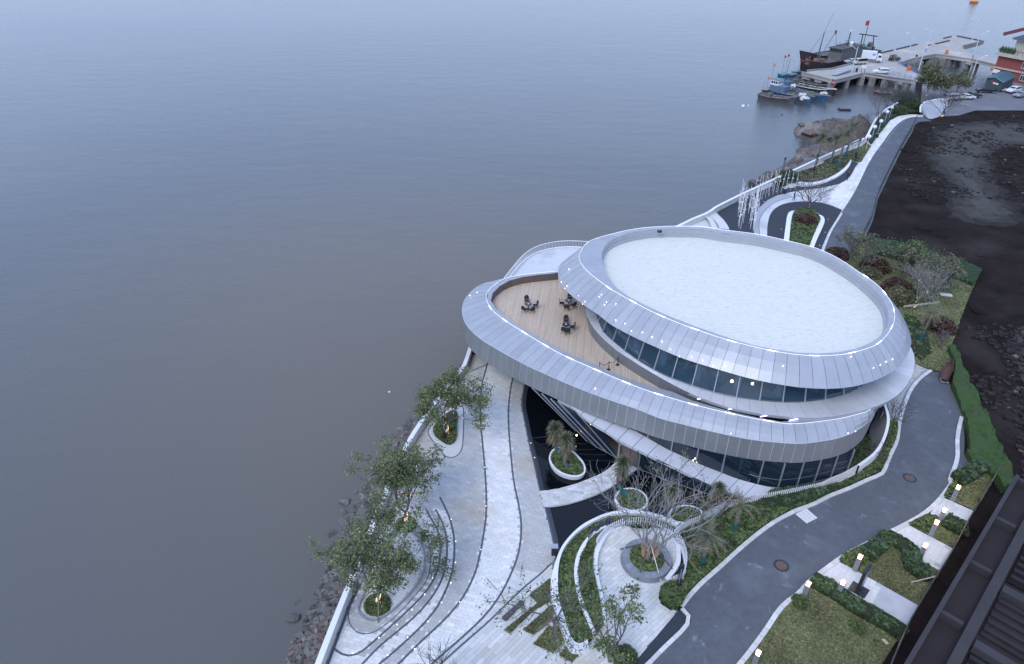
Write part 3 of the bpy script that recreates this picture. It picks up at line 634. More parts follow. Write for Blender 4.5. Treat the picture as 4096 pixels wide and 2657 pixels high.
# ---- north road and pavement
nrL = mixQ([('E', [(1175,497),(1050,500),(940,537),(870,588),(780,690),(700,800),(600,935),(530,1050),(480,1150),(420,1280),(340,1430)]), ('N', [(2145,1012),(2070,1130),(1990,1260),(1905,1465),(1860,1600)])])
nrR = mixQ([('E', [(1280,545),(1120,560),(1050,680),(1000,760),(900,940),(830,1080),(770,1200),(710,1330),(640,1480)]), ('3', [(1180,0),(1120,130),(1045,250)])])
nrL = smooth(nrL, n=3); nrRs = smooth(nrR, n=3)
b = MB(); b.poly(setz(nrL+nrRs[::-1], -.03)); struct('north_road', b, M['asphalt'])
spL = mixQ([('E', [(1190,473),(1000,468),(880,490),(785,540),(700,650),(620,757),(560,850),(450,990),(395,1090)]), ('N', [(2330,460),(2230,612),(2185,660)])])
nplaza = setz([p+Vector((.3, 0, 0)) for p in balus_s]+[p for p in wallB_s], 0)+spL[::-1][3:]
npl = [Vector((p.x, p.y, 0)) for p in balus_s+mid2]+[Vector((p.x, p.y, 0)) for p in PB[:]]+QL('E', [(520,740),(600,760),(700,650),(785,540),(880,490),(1000,468),(1190,473)])+nrL+QL('3', [(780,240),(900,300)])+[Vector((34, 74, 0)), Vector((10, 70, 0)), Vector((0, 70, 0)), Vector((-2, 80, 0))]
b = MB(); b.poly(setz(npl, -.035)); M['prom'] = mat('pale_promenade_stone', (.62, .63, .64), .75, (.53, .54, .56), 2.2, .9, .1, 20, c3=(.42, .43, .45), sc2=.3); struct('promenade', b, M['prom'])
pr = thing('stone_paving', tuple(Q('E', 330, 1250)), 'long light slab pavement curving beside the northern asphalt road', 'paving'); pr['kind'] = 'structure'
sp = spL+[p for p in QL('N', [(2100,700),(1900,930),(2020,960),(2140,1008)])]+[p for p in nrL if p.y > Q('N', 2145, 1012).y][::-1]
it4 = slabs(sp, 0, 1.2, .6, math.atan2(1, .62), lambda x, y: 1.12, jit=.06, gap=.03); lay('slab', it4, 0, M['slab'], pr, 200, 1.2, .6, math.atan2(1, .62))
strip('grey_edge_strip', smooth(offs(nrL, .5), n=1)[6:-30], .12, .004, 'bluestone')
kerb_line([p for p in nrL if p.y < Q('N', 2145, 1012).y], .28, 'pale kerb dividing dark oval drive from the north road', 1)
# dark asphalt left zone + path to the palms
dk1 = QL('N', [(645,1042),(700,980),(905,888),(1000,850),(1330,715),(1440,745),(1560,745),(1600,722),(1680,735),(1760,730),(1900,700),(2050,640),(2160,565),(2222,480),(2238,428),(2330,452),(2290,500),(2240,600),(2180,655),(2100,700),(1900,745),(1650,775),(1500,802),(1350,842),(1250,892),(1150,980),(1098,1080),(1085,1180),(1088,1300),(900,1300),(790,1300),(795,1240),(760,1180),(700,1100)])
b = MB(); b.poly(setz(dk1, -.012)); struct('dark_asphalt_path', b, M['asphalt_dk'])
ov = smooth(QL('N', [(1240,1400),(1243,1300),(1250,1180),(1282,1060),(1350,982),(1450,935),(1600,910),(1750,910),(1900,930),(2020,962),(2135,1010)]), n=4)
dk2 = ov+QL('N', [(2060,1130),(1975,1265),(1895,1450),(1860,1600),(1240,1700)])
b = MB(); b.poly(setz(dk2, -.012)); struct('dark_oval_drive', b, M['asphalt_dk'])
strip('grey_edge_strip', smooth(QL('N', [(1155,1330),(1148,1150),(1190,1050),(1280,955),(1400,893),(1550,856),(1700,832),(1900,800),(2100,740),(2180,690)]), n=4), .16, -.006, 'bluestone')
ringz = smooth(QL('N', [(1086,1300),(1085,1180),(1098,1080),(1150,980),(1250,890),(1350,840),(1500,800)]), n=3)+smooth(QL('N', [(1550,856),(1400,893),(1280,955),(1190,1050),(1148,1150),(1155,1300)]), n=3)
b = MB(); b.poly(setz(ringz, -.016)); M['prom2'] = mat('grey_promenade_stone', (.40, .42, .45), .75, (.33, .35, .38), 3, .9, .1, 20); struct('grey_ring_paving', b, M['prom2'])
# concentric steps by the wall
for k, (A_, z) in enumerate(((((555,1108),(600,1150),(640,1228),(650,1260)), .1), (((590,1075),(660,1130),(720,1200),(742,1250)), .2), (((620,1050),(700,1110),(765,1190),(795,1250)), .3))):
    P = smooth(QL('N', A_), n=4); o = MB(); w = .9; P2 = offs(P, w*-1 if lside(P, Q('N', 480, 1200).x, Q('N', 480, 1200).y) < 0 else w)
    o.ribbon(setz(P, .12*(3-k)), setz(P2, .12*(3-k))); o.ribbon(setz(P, 0), setz(P, .12*(3-k))); tag(part('curved_step', o, M['kerb']), ('lowest', 'middle', 'highest')[2-k]+' curved white step between sea wall and dark asphalt', 'step')
# island with white borders
isl = smooth(QL('N', [(1500,1420),(1520,1200),(1540,1085),(1570,1035),(1640,1000),(1760,1000),(1840,1070),(1870,1120),(1860,1170),(1800,1300),(1730,1480)]), n=3)
def curb_shape(fr, O, I, h, label, name='white_kerb', cat='kerb'):
    O = smooth(QL(fr, O), n=3); I = smooth(QL(fr, I), n=3); b = MB(); b.prism([(p.x, p.y) for p in O]+[(p.x, p.y) for p in I[::-1]], -.02, h); return tag(part(name, b, M['white']), label, cat)
curb_shape('N', [(1438,1380),(1465,1180),(1480,1090),(1510,1045),(1575,1028)], [(1500,1400),(1520,1200),(1540,1085),(1552,1060),(1580,1042)], .25, 'white kerb on the sea side of the bare tree island')
curb_shape('N', [(1838,1072),(1900,1098),(1922,1150),(1900,1222),(1850,1330),(1780,1500)], [(1835,1080),(1866,1120),(1860,1170),(1800,1300),(1735,1470)], .25, 'white kerb on the road side of the bare tree island')
curb_shape('N', [(1600,690),(1640,722),(1700,730),(1780,722),(1900,698),(2050,640),(2160,565),(2225,485),(2242,430)], [(1600,672),(1640,690),(1700,700),(1780,697),(1900,672),(2040,610),(2140,540),(2205,470),(2230,425)], .3, 'white curved kerb below the four teal-wrapped palms')
# round wall (white drum) at the far end of the north road
dr = smooth(QL('E', [(1145,440),(1150,370),(1200,325),(1290,300),(1400,285),(1480,290)], 1.6), n=4); drb = smooth(QL('E', [(1160,460),(1190,480),(1250,500),(1330,500)], 0), n=3)
t = thing('curved_wall', tuple(setz(dr, 0)[0]), 'tall curved white wall ending the north road', 'garden wall')
foot = smooth(QL('E', [(1140,455),(1200,495),(1260,525),(1290,520),(1400,480),(1480,400)], 0), n=4); foot = resample(foot, 1)[:]; nn = len(foot)
drr = [dr[min(int(i*len(dr)/nn), len(dr)-1)] for i in range(nn)]
b = MB(); b.ribbon(drr, foot); part('wall_body', b, M['prom2'], t); b = MB(); 
for i in range(len(dr)-1): b.bar(dr[i], dr[i+1], .35, .18)
part('coping', b, M['white'], t)
# north car park + bank
b = MB(); cp = [Q('E', 1190, 473), Q('E', 1150, 300), Q('1', 1560, 700), Q('1', 1560, 640)]+shore_n[1:]+[Vector((200, 235, 0)), Q('E', 2375, 420), Q('E', 1800, 420), Q('E', 1600, 480), Q('E', 1290, 500)]
b.poly(setz(cp, -.025)); struct('car_park', b, mat('worn_concrete_yard', (.17, .175, .19), .9, (.12, .125, .14), .4, .9, .15, 6, c3=(.23, .23, .24), sc2=.08))
# dirt track on the dark building site
M['pale_ground'] = mat('greyish_site_ground', (.072, .068, .066), 1.0, (.045, .043, .043), .15, .9, .5, 1.5, c3=(.028, .025, .026), sc2=.35, det=12, spec=.1)
tk = smooth(QL('E', [(1450,640),(1700,590),(2100,570),(2450,600),(2500,800),(2100,830),(1960,900),(1900,1100),(2000,1400),(2200,1700),(1700,1700),(1620,1400),(1450,1150),(1300,900),(1380,760)]), True, 5)
tk0 = tk; tkc = sum(tk, Vector())/len(tk)
for j_, (d_, cc_) in enumerate(((2.2, .036), (1.0, .052), (-.4, .070), (-1.8, .088))):
    sg_ = -1 if area([(p.x, p.y) for p in tk0]) > 0 else 1
    q_ = [p+Vector((NR.normal()*.55, NR.normal()*.55, 0)) for p in resample(offs(tk0, sg_*d_, True), 1.3, True)]
    b = MB(); b.poly(setz(q_, -.05+.006*j_)); struct('dirt_track', b, mat('dry_earth_%s' % ('edge', 'outer', 'inner', 'middle')[j_], (cc_, cc_*.96, cc_*.92), 1.0, (cc_*.68, cc_*.65, cc_*.63), .3, .9, .5, 1.5, c3=(cc_*.5, cc_*.47, cc_*.46), sc2=.5, det=12, spec=.1))
tk = tk0
tk2 = smooth(QL('F', [(2180,-60),(2300,150),(2400,420),(2600,500),(2600,-100),(2400,-300)]), True, 4); b = MB(); b.poly(setz(tk2, -.045)); struct('dirt_track', b, M['pale_ground'])
# ---- pads and lawns on the right
pads = [('concrete_pad', 'G', [(972,182),(1228,296),(1150,442),(985,362),(920,342),(865,322),(900,255),(945,215)]), ('concrete_pad', 'G', [(690,408),(1055,600),(945,785),(765,697),(700,620),(560,520),(500,500),(600,450)]), ('concrete_pad', 'G', [(118,705),(300,800),(775,1065),(655,1280),(560,1200),(250,1040),(150,945),(-60,905),(-80,850),(0,785),(60,735)])]
M['pad'] = mat('pale_concrete', (.50, .52, .55), .8, (.44, .46, .49), 2, .9, .1, 10, c3=(.40, .42, .45), sc2=.5)
for nm, fr, pts in pads:
    b = MB(); P = QL(fr, pts); b.poly(setz(P, -.012)); struct(nm, b, M['pad'])
    e0, e1 = P[0], P[1]; an = math.atan2((e1-e0).y, (e1-e0).x); c0 = e0
    near = [p for p in P if 1]; 
    tl = slabs(P, .0, .42, .42, an, lambda x, y: 1.08, bond=0, gap=.02, jit=.03, origin=(e0.x, e0.y)); tl = [s for s in tl if ((s[2]-e0.x)*math.cos(an)+(s[3]-e0.y)*math.sin(an)) < 3.2]
    tt = thing('tile_apron', (e0.x, e0.y, 0), {408: 'square tiles at the road end of the middle concrete path', 182: 'square tiles at the road end of the far concrete path', 705: 'square tiles at the road end of the path with the navy sign'}[pts[0][1]], 'paving'); tt['kind'] = 'structure'
    for s in tl:
        m = MB(); m.prism(s[0], -.02, .0, s[1]); part('tile', m, M['kerb'], tt)
def sheet(name, P, z, m, kind=True):
    b = MB(); b.poly(setz(P, z)); return struct(name, b, M[m])
lawnBig = QL('7', [(690,880),(575,990),(470,1062),(400,1140),(340,1240),(240,1378),(150,1495),(40,1680),(-440,2400),(900,2400),(1150,1700),(1350,1380),(1425,1290)])
sheet('lawn', lawnBig, .03, 'lawn'); sheet('soil_edge', offs(lawnBig, -.05, True), .0, 'soil')
g2 = QL('G', [(120,702),(150,655),(300,590),(440,535),(540,505),(600,545),(700,622),(765,697),(945,785),(775,1062)])
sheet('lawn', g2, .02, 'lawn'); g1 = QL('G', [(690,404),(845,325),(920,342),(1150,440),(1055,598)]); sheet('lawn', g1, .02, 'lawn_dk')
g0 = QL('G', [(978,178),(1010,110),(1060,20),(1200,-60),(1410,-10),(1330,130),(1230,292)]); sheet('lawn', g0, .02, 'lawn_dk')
# east garden
eg = QL('3', [(900,300),(1000,230),(1150,160),(1550,300),(2040,400),(1960,560),(1880,760),(1805,985),(1860,1100),(1760,1215),(1650,1188),(1510,1138),(1490,1000),(1300,700),(1150,520)])
sheet('lawn', eg, .0, 'lawn')
# green netting banks
net1 = QL('3', [(1150,155),(1400,220),(1700,300),(2040,398),(2010,470),(1960,530),(1880,490),(1750,440),(1400,330),(1270,300),(1150,260)])
net2 = QL('F', [(1455,0),(1540,0),(1600,130),(1730,400),(1870,690),(1960,900),(2080,1180),(2200,1480),(2260,1640),(2100,1700),(2010,1560),(1900,1440),(1740,1380),(1665,1240),(1710,1230),(1700,1000),(1655,860),(1650,790),(1580,620),(1500,440),(1530,300),(1540,180)])
def lumpy(name, P, z, m, label, amp=.35, step=.5, cat='netting'):
    """undulating netting sheet triangulated on a grid clipped to P"""
    b = MB(); x0, x1 = min(p.x for p in P), max(p.x for p in P); y0, y1 = min(p.y for p in P), max(p.y for p in P)
    from mathutils import noise
    hz = lambda x, y: z+amp*(.6+.8*noise.noise(Vector((x*.45, y*.45, 3))))+amp*.6*abs(noise.noise(Vector((x*1.1, y*1.1, 8))))+amp*.25*noise.noise(Vector((x*3, y*3, 1)))
    PP = [(p.x, p.y) for p in P]; PP = PP if area(PP) > 0 else PP[::-1]
    yy = y0
    while yy < y1:
        xx = x0
        while xx < x1:
            q = clip(PP, [(xx, yy), (xx+step, yy), (xx+step, yy+step), (xx, yy+step)])
            if len(q) >= 3 and abs(area(q)) > 1e-3: b.poly([(u, v, hz(u, v)) for u, v in q])
            xx += step
        yy += step
    b2 = MB(); E = resample([Vector((x, y, 0)) for x, y in PP], .5, True); b.ribbon([Vector((p.x, p.y, z-.1)) for p in E], [Vector((p.x, p.y, hz(p.x, p.y))) for p in E], closed=True)
    return tag(part(name, b, M[m], sm=False), label, cat)
lumpy('green_netting', net1, .05, 'net', 'dark green netting over the bank behind the shrubs', .8)
lumpy('green_netting', net2, .05, 'net2', 'bright green netting running down the bank along the road', .8)

# =====================================================================================
# THE ROUND BUILDING
# =====================================================================================
BLD = thing('round_building', (20, 60, 0), 'silver two-tier round building with white roof and open timber terrace', 'building')
crU = mixQ([('2', [(1022,300),(1045,360),(1100,422),(1180,485),(1260,545),(1340,592),(1430,642),(1540,702),(1640,750),(1760,802),(1870,845),(2000,890),(2130,935)]), ('3', [(100,975),(200,1000),(400,1045),(640,1077),(900,1075),(1060,1045),(1200,995),(1300,900),(1348,790),(1340,700),(1305,630),(1240,545),(1150,470),(1060,412),(940,330),(830,270),(720,225),(500,168),(250,115),(0,83)]), ('2', [(2000,58),(1850,53),(1700,55),(1500,70),(1300,110),(1105,172),(1045,235)])], 11.5)
inU = mixQ([('2', [(1200,290),(1215,370),(1262,470),(1335,555),(1440,622),(1560,683),(1680,740),(1800,790),(1930,840),(2100,898)]), ('3', [(80,950),(200,985),(400,1028),(640,1057),(850,1055),(1010,1030),(1140,985),(1235,925),(1290,850),(1303,780),(1290,690),(1250,620),(1180,545),(1060,445),(940,365),(800,285),(660,228),(500,190),(250,137),(0,107)]), ('2', [(2000,78),(1850,72),(1700,73),(1560,82),(1400,112),(1270,165),(1210,235)])], 11.42)
eaN = mixQ([('2', [(878,345),(857,410),(862,480),(900,540),(950,590),(1000,630),(1070,682),(1200,770),(1250,815),(1380,890),(1500,950),(1640,1012),(1760,1065),(1900,1117),(2100,1178)]), ('3', [(200,1255),(400,1297),(600,1327),(800,1338),(900,1335),(1050,1315),(1200,1270),(1350,1190),(1430,1100),(1475,1010),(1480,950),(1465,880),(1430,800),(1380,730)])], 9.6)
crUs = smooth(crU, True, 4); inUs = smooth(inU, True, 4)
CU = sum(crUs, Vector())/len(crUs)
def farside(cr, A, B, d, z):
    """points of cr (ccw) lying beyond the chord A-B, pushed outward by d"""
    nn = normals2(cr, True); out = []
    for p, n in zip(cr, nn):
        if (B.x-A.x)*(p.y-A.y)-(B.y-A.y)*(p.x-A.x) < -1.0: q = p-n*d; out.append(Vector((q.x, q.y, z)))
    return out
def order(P, C): return sorted(P, key=lambda p: math.atan2(p.y-C.y, p.x-C.x))
f_ = farside(crUs, eaN[0], eaN[-1], .0, 9.6)
# chord test picks the side beyond; keep only points above the chord
def above(cr, A, B, d, z, margin=2.0):
    nn = normals2(cr, True); out = []
    for p, n in zip(cr, nn):
        if (B.x-A.x)*(p.y-A.y)-(B.y-A.y)*(p.x-A.x) > margin*((B-A).length): q = p-n*d; out.append(Vector((q.x, q.y, z)))
    return out
eaF = above(crUs, eaN[0], eaN[-1], .9, 9.6)[::4]
eaU = smooth(eaN+order(eaF, CU) if False else eaN+sorted(eaF, key=lambda p: -p.x), True, 4)
def match(cr, out, step):
    """resample cr closed by step; matching points on closed curve out by relative nearest search, smoothed"""
    A = resample(cr, step, True); O = resample(out, .1, True); n = len(O); OX = np.array([p.x for p in O]); OY = np.array([p.y for p in O]); NN = normals2(A, True); idx = []
    for p, nv in zip(A, NN):
        # ray outward (right of travel for ccw)
        dx, dy = OX-p.x, OY-p.y; along = -(dx*nv.x+dy*nv.y); perp = np.abs(dx*nv.y-dy*nv.x); sc = perp*2+np.hypot(dx, dy)
        sc[along < -.3] += 50; idx.append(int(np.argmin(sc)))
    u = np.unwrap(np.array(idx)*2*np.pi/n)
    for _ in range(12):
        ext = np.concatenate([[u[-1]-2*np.pi], u, [u[0]+2*np.pi]]); u = .25*ext[:-2]+.5*ext[1:-1]+.25*ext[2:]
    u = np.maximum.accumulate(u)
    out_ = []
    for t in u:
        k = (t/(2*np.pi)*n) % n; i = int(k) % n; out_.append(O[i].lerp(O[(i+1) % n], k-i))
    return A, out_
def ring_panels(pname, A, B, m, root, segs=1, bulge=0, gap=.012, lift=.03, tf=None, under='seam', upv=None):
    """panels between closed curves A and B, each a child of the dark joint backing"""
    n = len(A); bk = MB(); bk.ribbon(A, B, closed=True); back = part(pname+'_backing', bk, M[under], root)
    for i in range(n):
        j = (i+1) % n; a0, a1, b0, b1 = A[i], A[j], B[i], B[j]
        La = (a1-a0).length; Lb = (b1-b0).length
        ga = min(.45, gap/max(La, .05)); gb = min(.45, gap/max(Lb, .05))
        p0, p1, q0, q1 = a0.lerp(a1, ga), a0.lerp(a1, 1-ga), b0.lerp(b1, gb), b0.lerp(b1, 1-gb)
        nv = (p1-p0).cross(q0-p0); nv = nv.normalized() if nv.length > 1e-6 else Vector((0, 0, 1))
        if upv is not None and nv.dot(upv(p0)) < 0: nv = -nv
        mb = MB(); tn = tf(i) if tf else 1+NR.normal()*.035; rows = []
        for s in range(segs+1):
            t = s/segs; h = lift+bulge*math.sin(math.pi*t); rows.append((p0.lerp(q0, t)+nv*h, p1.lerp(q1, t)+nv*h))
        V = [v for r in rows for v in r]; F = [(2*s, 2*s+2, 2*s+3, 2*s+1) for s in range(segs)]
        base = len(V); V += [p0, p1, q0, q1]
        F += [(0, 1, base+1, base), (2*segs, base+2, base+3, 2*segs+1), (0, base, base+2, 2*segs), (1, 2*segs+1, base+3, base+1)]
        mb.add(V, F, tn); part(pname, mb, m, back)
    return back
outw = lambda c: (lambda p: Vector((p.x-c.x, p.y-c.y, 12)))
A_, B_ = match(crUs, eaU, 1.0); ring_panels('roof_slope_panel', A_, B_, M['panel'], BLD, segs=3, bulge=.13, upv=outw(CU))
UA, UB = A_, B_
# flat top strip between crest and inner edge
def matchin(cr, inn, step):
    A = resample(cr, step, True); O = resample(inn, .1, True); idx = []
    n = len(O); OX = np.array([p.x for p in O]); OY = np.array([p.y for p in O]); NN = normals2(A, True)
    for p, nv in zip(A, NN):
        dx, dy = OX-p.x, OY-p.y; along = dx*nv.x+dy*nv.y; perp = np.abs(dx*nv.y-dy*nv.x); sc = perp*2+np.hypot(dx, dy); sc[along < -.1] += 50; idx.append(int(np.argmin(sc)))
    u = np.unwrap(np.array(idx)*2*np.pi/n)
    for _ in range(8):
        ext = np.concatenate([[u[-1]-2*np.pi], u, [u[0]+2*np.pi]]); u = .25*ext[:-2]+.5*ext[1:-1]+.25*ext[2:]
    return A, [O[int((t/(2*np.pi)*n) % n) % n] for t in u]
A_, B_ = matchin(crUs, inUs, 2.0); ring_panels('parapet_top_panel', setz(A_, 11.5), setz(B_, 11.42), M['panel'], BLD, upv=lambda p: Vector((0, 0, 1)), gap=.008)
iw = resample(inUs, 1.0, True)
b = MB(); b.ribbon(setz(iw, 11.42), setz(iw, 10.7), closed=True); part('parapet_inner_face', b, M['panel'], BLD)
iw2 = offs(iw, .22, True); b = MB(); b.ribbon(setz(iw, 10.7), setz(iw2, 10.62), closed=True); b.ribbon(setz(iw2, 10.62), setz(iw2, 10.35), closed=True); part('parapet_flashing', b, M['panel'], BLD)
b = MB(); b.poly(setz(offs(iw, .1, True), 10.4)); part('roof_surface', b, M['roof'], BLD)
def led(curve, z, name, root, hot_every=3.6, hot_len=1.1, up=.05, w=.022, skipf=None):
    P = resample(curve, .3, True); b = MB()
    for i in range(len(P)):
        a, c = P[i], P[(i+1) % len(P)]; b.bar(Vector((a.x, a.y, z+up)), Vector((c.x, c.y, z+up)), w, .03)
    part(name, b, M['led'], root); n = len(P); per = int(hot_every/.3); ln = int(hot_len/.3)
    for s in range(0, n-ln, per):
        if skipf and skipf(P[s]): continue
        b = MB()
        for i in range(s, s+ln): b.bar(Vector((P[i].x, P[i].y, z+up+.01)), Vector((P[(i+1) % n].x, P[(i+1) % n].y, z+up+.01)), w*1.7, .04)
        part('light_strip', b, M['led_hot'], root)
led(crUs, 11.52, 'crest_light_line', BLD, skipf=lambda p: p.y > 66)
# soffit below the eave and second-floor glazing
gB = mixQ([('2', [(1212,885),(1262,935),(1340,1002),(1450,1086),(1565,1160),(1700,1232),(1860,1296),(2020,1350),(2190,1392)]), ('3', [(200,1420),(380,1440),(550,1446),(720,1433),(870,1406),(1000,1366),(1090,1316),(1180,1262),(1260,1180),(1310,1080)])], 6.9)
gF = [Vector((p.x, p.y, 6.9)) for p in above(offs(crUs, 1.4, True), gB[0], gB[-1], 0, 6.9, 1.0)[::5] if p.x > 19]+[Vector((15.5, 73, 6.9)), Vector((12.5, 68.5, 6.9)), Q('2', 1152, 690, 6.9), Q('2', 1166, 762, 6.9)]
gl = smooth(gB+sorted(gF, key=lambda p: -p.x), True, 4)
G2 = resample(gl, 2.05, True); G2t = [Vector((p.x, p.y, 9.45)) for p in offs(G2, .75, True)]
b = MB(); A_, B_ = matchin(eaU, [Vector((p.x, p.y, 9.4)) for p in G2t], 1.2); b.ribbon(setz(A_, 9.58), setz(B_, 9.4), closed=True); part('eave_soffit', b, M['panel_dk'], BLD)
gr = part('glazing_frame', MB().tube([p+Vector((0, 0, .05)) for p in G2]+[G2[0]+Vector((0, 0, .05))], .06, 4).tube([p for p in G2t]+[G2t[0]], .06, 4), M['alu_dk'], BLD)
ngl = len(G2)
for i in range(ngl):
    j = (i+1) % ngl; part('glass_pane', MB().quad(G2[i], G2[j], G2t[j], G2t[i]), M['glass'], gr)
    part('mullion', MB().bar(G2[i]-normals2(G2, True)[i]*.05, G2t[i]-normals2(G2, True)[i]*.05, .09, .14), M['alu'], gr)
# skirt below second-floor glass
skN = mixQ([('2', [(1200,930),(1262,985),(1330,1043),(1426,1104),(1500,1152),(1596,1209)]), ('8', [(1350,265),(1500,340),(1700,420),(1900,475),(2100,510),(2375,537)]), ('F', [(0,803),(200,775),(400,735),(600,680),(700,637),(850,560),(1000,400),(1042,320),(1062,250),(1080,150),(1068,50),(1035,-40)])], 6.7)
skF = [p for p in above(crUs, skN[0], skN[-1], .6, 6.7, 1.5)[::5] if p.x > 19]
sk = smooth(skN+sorted(skF, key=lambda p: -p.x)+[Vector((14.6, 75.0, 6.7)), Vector((11.2, 70.5, 6.7))]+QL('2', [(1075,700),(1086,765),(1112,818),(1142,864)], 6.7), True, 4)
A_, B_ = match(gl, sk, 1.1); ring_panels('sill_panel', setz(A_, 6.88), setz(B_, 6.7), M['panel_lt'], BLD, upv=lambda p: Vector((0, 0, 1)), gap=.01, lift=.015)
skr = resample(sk, 1.1, True); skn = normals2(skr, True)
def setback(p): return 0 if p.x < 15.5 and p.y < 64 else min(1.3, max(0, (p.x-15.5)*.16)) if p.y < 64 else .8
bot = [Vector((p.x+n.x*setback(p), p.y+n.y*setback(p), 5.5)) for p, n in zip(skr, skn)]
vis_sk = [i for i in range(len(skr)) if skr[i].y < 66 and skr[i].x < 16.5]
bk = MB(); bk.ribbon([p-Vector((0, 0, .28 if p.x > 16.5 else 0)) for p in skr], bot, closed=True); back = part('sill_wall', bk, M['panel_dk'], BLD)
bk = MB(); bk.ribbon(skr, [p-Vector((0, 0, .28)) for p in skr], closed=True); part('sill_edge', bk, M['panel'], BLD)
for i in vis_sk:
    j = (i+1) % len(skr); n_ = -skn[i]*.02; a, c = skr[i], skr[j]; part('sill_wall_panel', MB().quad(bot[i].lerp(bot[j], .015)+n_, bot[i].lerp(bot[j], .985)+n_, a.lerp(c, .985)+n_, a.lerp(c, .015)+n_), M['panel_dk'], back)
# ---- lower ring
crL_near = mixQ([('2', [(300,570),(288,620),(320,700),(370,750),(450,810),(530,860),(700,965),(890,1072),(1110,1170),(1330,1265),(1560,1355),(1820,1435)]), ('8', [(1620,460),(1880,520),(2140,570),(2300,590)]), ('F', [(0,850),(200,820),(400,770),(560,705)])], 6.5)
hid = [Vector((36.2, 55, 6.5)), Vector((38, 62, 6.5)), Vector((36, 69, 6.5)), Vector((31, 75, 6.5)), Vector((22, 79.5, 6.5)), Vector((13, 80.5, 6.5))]
crL_far = QL('2', [(980,400),(860,409),(700,424),(550,441),(430,470),(350,520)], 6.5)
crL = smooth(crL_near+hid+crL_far, True, 4)
inL_near = mixQ([('2', [(322,640),(338,675),(370,712),(430,757),(520,822),(640,900),(760,962),(880,1030),(1000,1087),(1120,1137),(1240,1187),(1360,1240),(1480,1285),(1650,1335),(1790,1372)]), ('8', [(1560,420),(1700,455),(1880,505),(2140,556),(2300,575)])], 6.42)
inL_far = QL('2', [(860,420),(700,436),(560,456),(450,490),(375,540),(332,590)], 6.42)
inL = smooth(inL_near+[Vector((27, 47.8, 6.42)), Vector((30, 49, 6.42)), Vector((34.5, 56, 6.42)), Vector((36, 62, 6.42)), Vector((34, 68, 6.42)), Vector((30, 73, 6.42)), Vector((21.5, 77.5, 6.42)), Vector((13, 78.8, 6.42))]+inL_far, True, 4)
ftN = mixQ([('2', [(98,700),(103,770),(130,832),(180,890),(250,950),(350,1012),(450,1070),(560,1130),(650,1175),(800,1242),(960,1312),(1130,1380),(1300,1440),(1480,1500)]), ('8', [(1270,545),(1450,592),(1640,640),(1820,680),(2000,714),(2200,735),(2375,744)]), ('F', [(0,1083),(150,1055),(290,1010),(380,965),(500,880),(585,800),(612,700)])], 5.5)
ftH = [Vector((38.2, 55, 5.5)), Vector((39.4, 62, 5.5)), Vector((37.6, 70, 5.5)), Vector((32, 76.8, 5.5)), Vector((22, 81.3, 5.5)), Vector((13, 82.6, 5.5))]
cl_ = QL('2', [(860,409),(700,424),(550,441)], 6.5)
ftF = [Vector((p.x-.35, p.y+1.6, 5.5)) for p in cl_]+QL('2', [(355,486),(250,512),(180,560),(120,630)], 5.5)
ft = smooth(ftN+ftH+ftF, True, 4); CL = sum(ft, Vector())/len(ft)
A_, B_ = match(crL, ft, .95); ring_panels('ring_slope_panel', A_, B_, M['panel'], BLD, segs=3, bulge=.10, upv=outw(CL))
fbN = mixQ([('4', [(1484,-10),(1492,80),(1530,170),(1600,240),(1680,300),(1800,368),(1885,415),(2000,480),(2110,530)]), ('8', [(450,392),(600,457),(790,535),(940,590),(1100,645),(1300,705),(1450,747),(1600,790),(1800,833),(1975,862),(2170,885),(2375,892)]), ('F', [(0,1300),(200,1235),(360,1165),(500,1050),(534,1005)])], 3.3)
LF, LFt = match([Vector((p.x, p.y, 3.3)) for p in ft], [Vector((p.x, p.y, 3.3)) for p in ft], .9)
fbx = resample(smooth(fbN, n=4), .1); FX = np.array([p.x for p in fbx]); FY = np.array([p.y for p in fbx]); top_f, bot_f = [], []
ftr = resample(ft, .95, True); nrm = normals2(ftr, True)
for p, n_ in zip(ftr, nrm):
    d = np.hypot(FX-p.x, FY-p.y); k = int(np.argmin(d))
    if 5 < k < len(fbx)-6 and d[k] < 2.5: off_ = (fbx[k]-p).dot(-n_); bot_f.append((p, n_, max(-.9, min(.9, off_))))
    else: bot_f.append((p, n_, -.3))
ofs = np.array([q[2] for q in bot_f])
for _ in range(6): ofs = .25*np.roll(ofs, 1)+.5*ofs+.25*np.roll(ofs, -1)
FB = [Vector((p.x-n_.x*o, p.y-n_.y*o, 3.3)) for (p, n_, _), o in zip(bot_f, ofs)]
ring_panels('fascia_panel', ftr, FB, M['fascia'], BLD, upv=lambda p: Vector((p.x-CL.x, p.y-CL.y, 0)), gap=.022, lift=.02, under='fjoint')
b = MB(); E2 = resample(ft, .5, True)
for i in range(len(E2)): b.bar(E2[i]+Vector((0, 0, .04)), E2[(i+1) % len(E2)]+Vector((0, 0, .04)), .05, .05)
part('fascia_trim', b, M['fjoint'], BLD)
A_, B_ = matchin(crL, inL, 2.0); ring_panels('terrace_parapet_panel', setz(A_, 6.5), setz(B_, 6.42), M['panel'], BLD, upv=lambda p: Vector((0, 0, 1)), gap=.008)
iw = resample(inL, 1.45, True); n2_ = normals2(iw, True)
b = MB(); b.ribbon(setz(iw, 6.42), setz(iw, 5.4), closed=True); pback = part('terrace_parapet_wall', b, M['seam'], BLD)
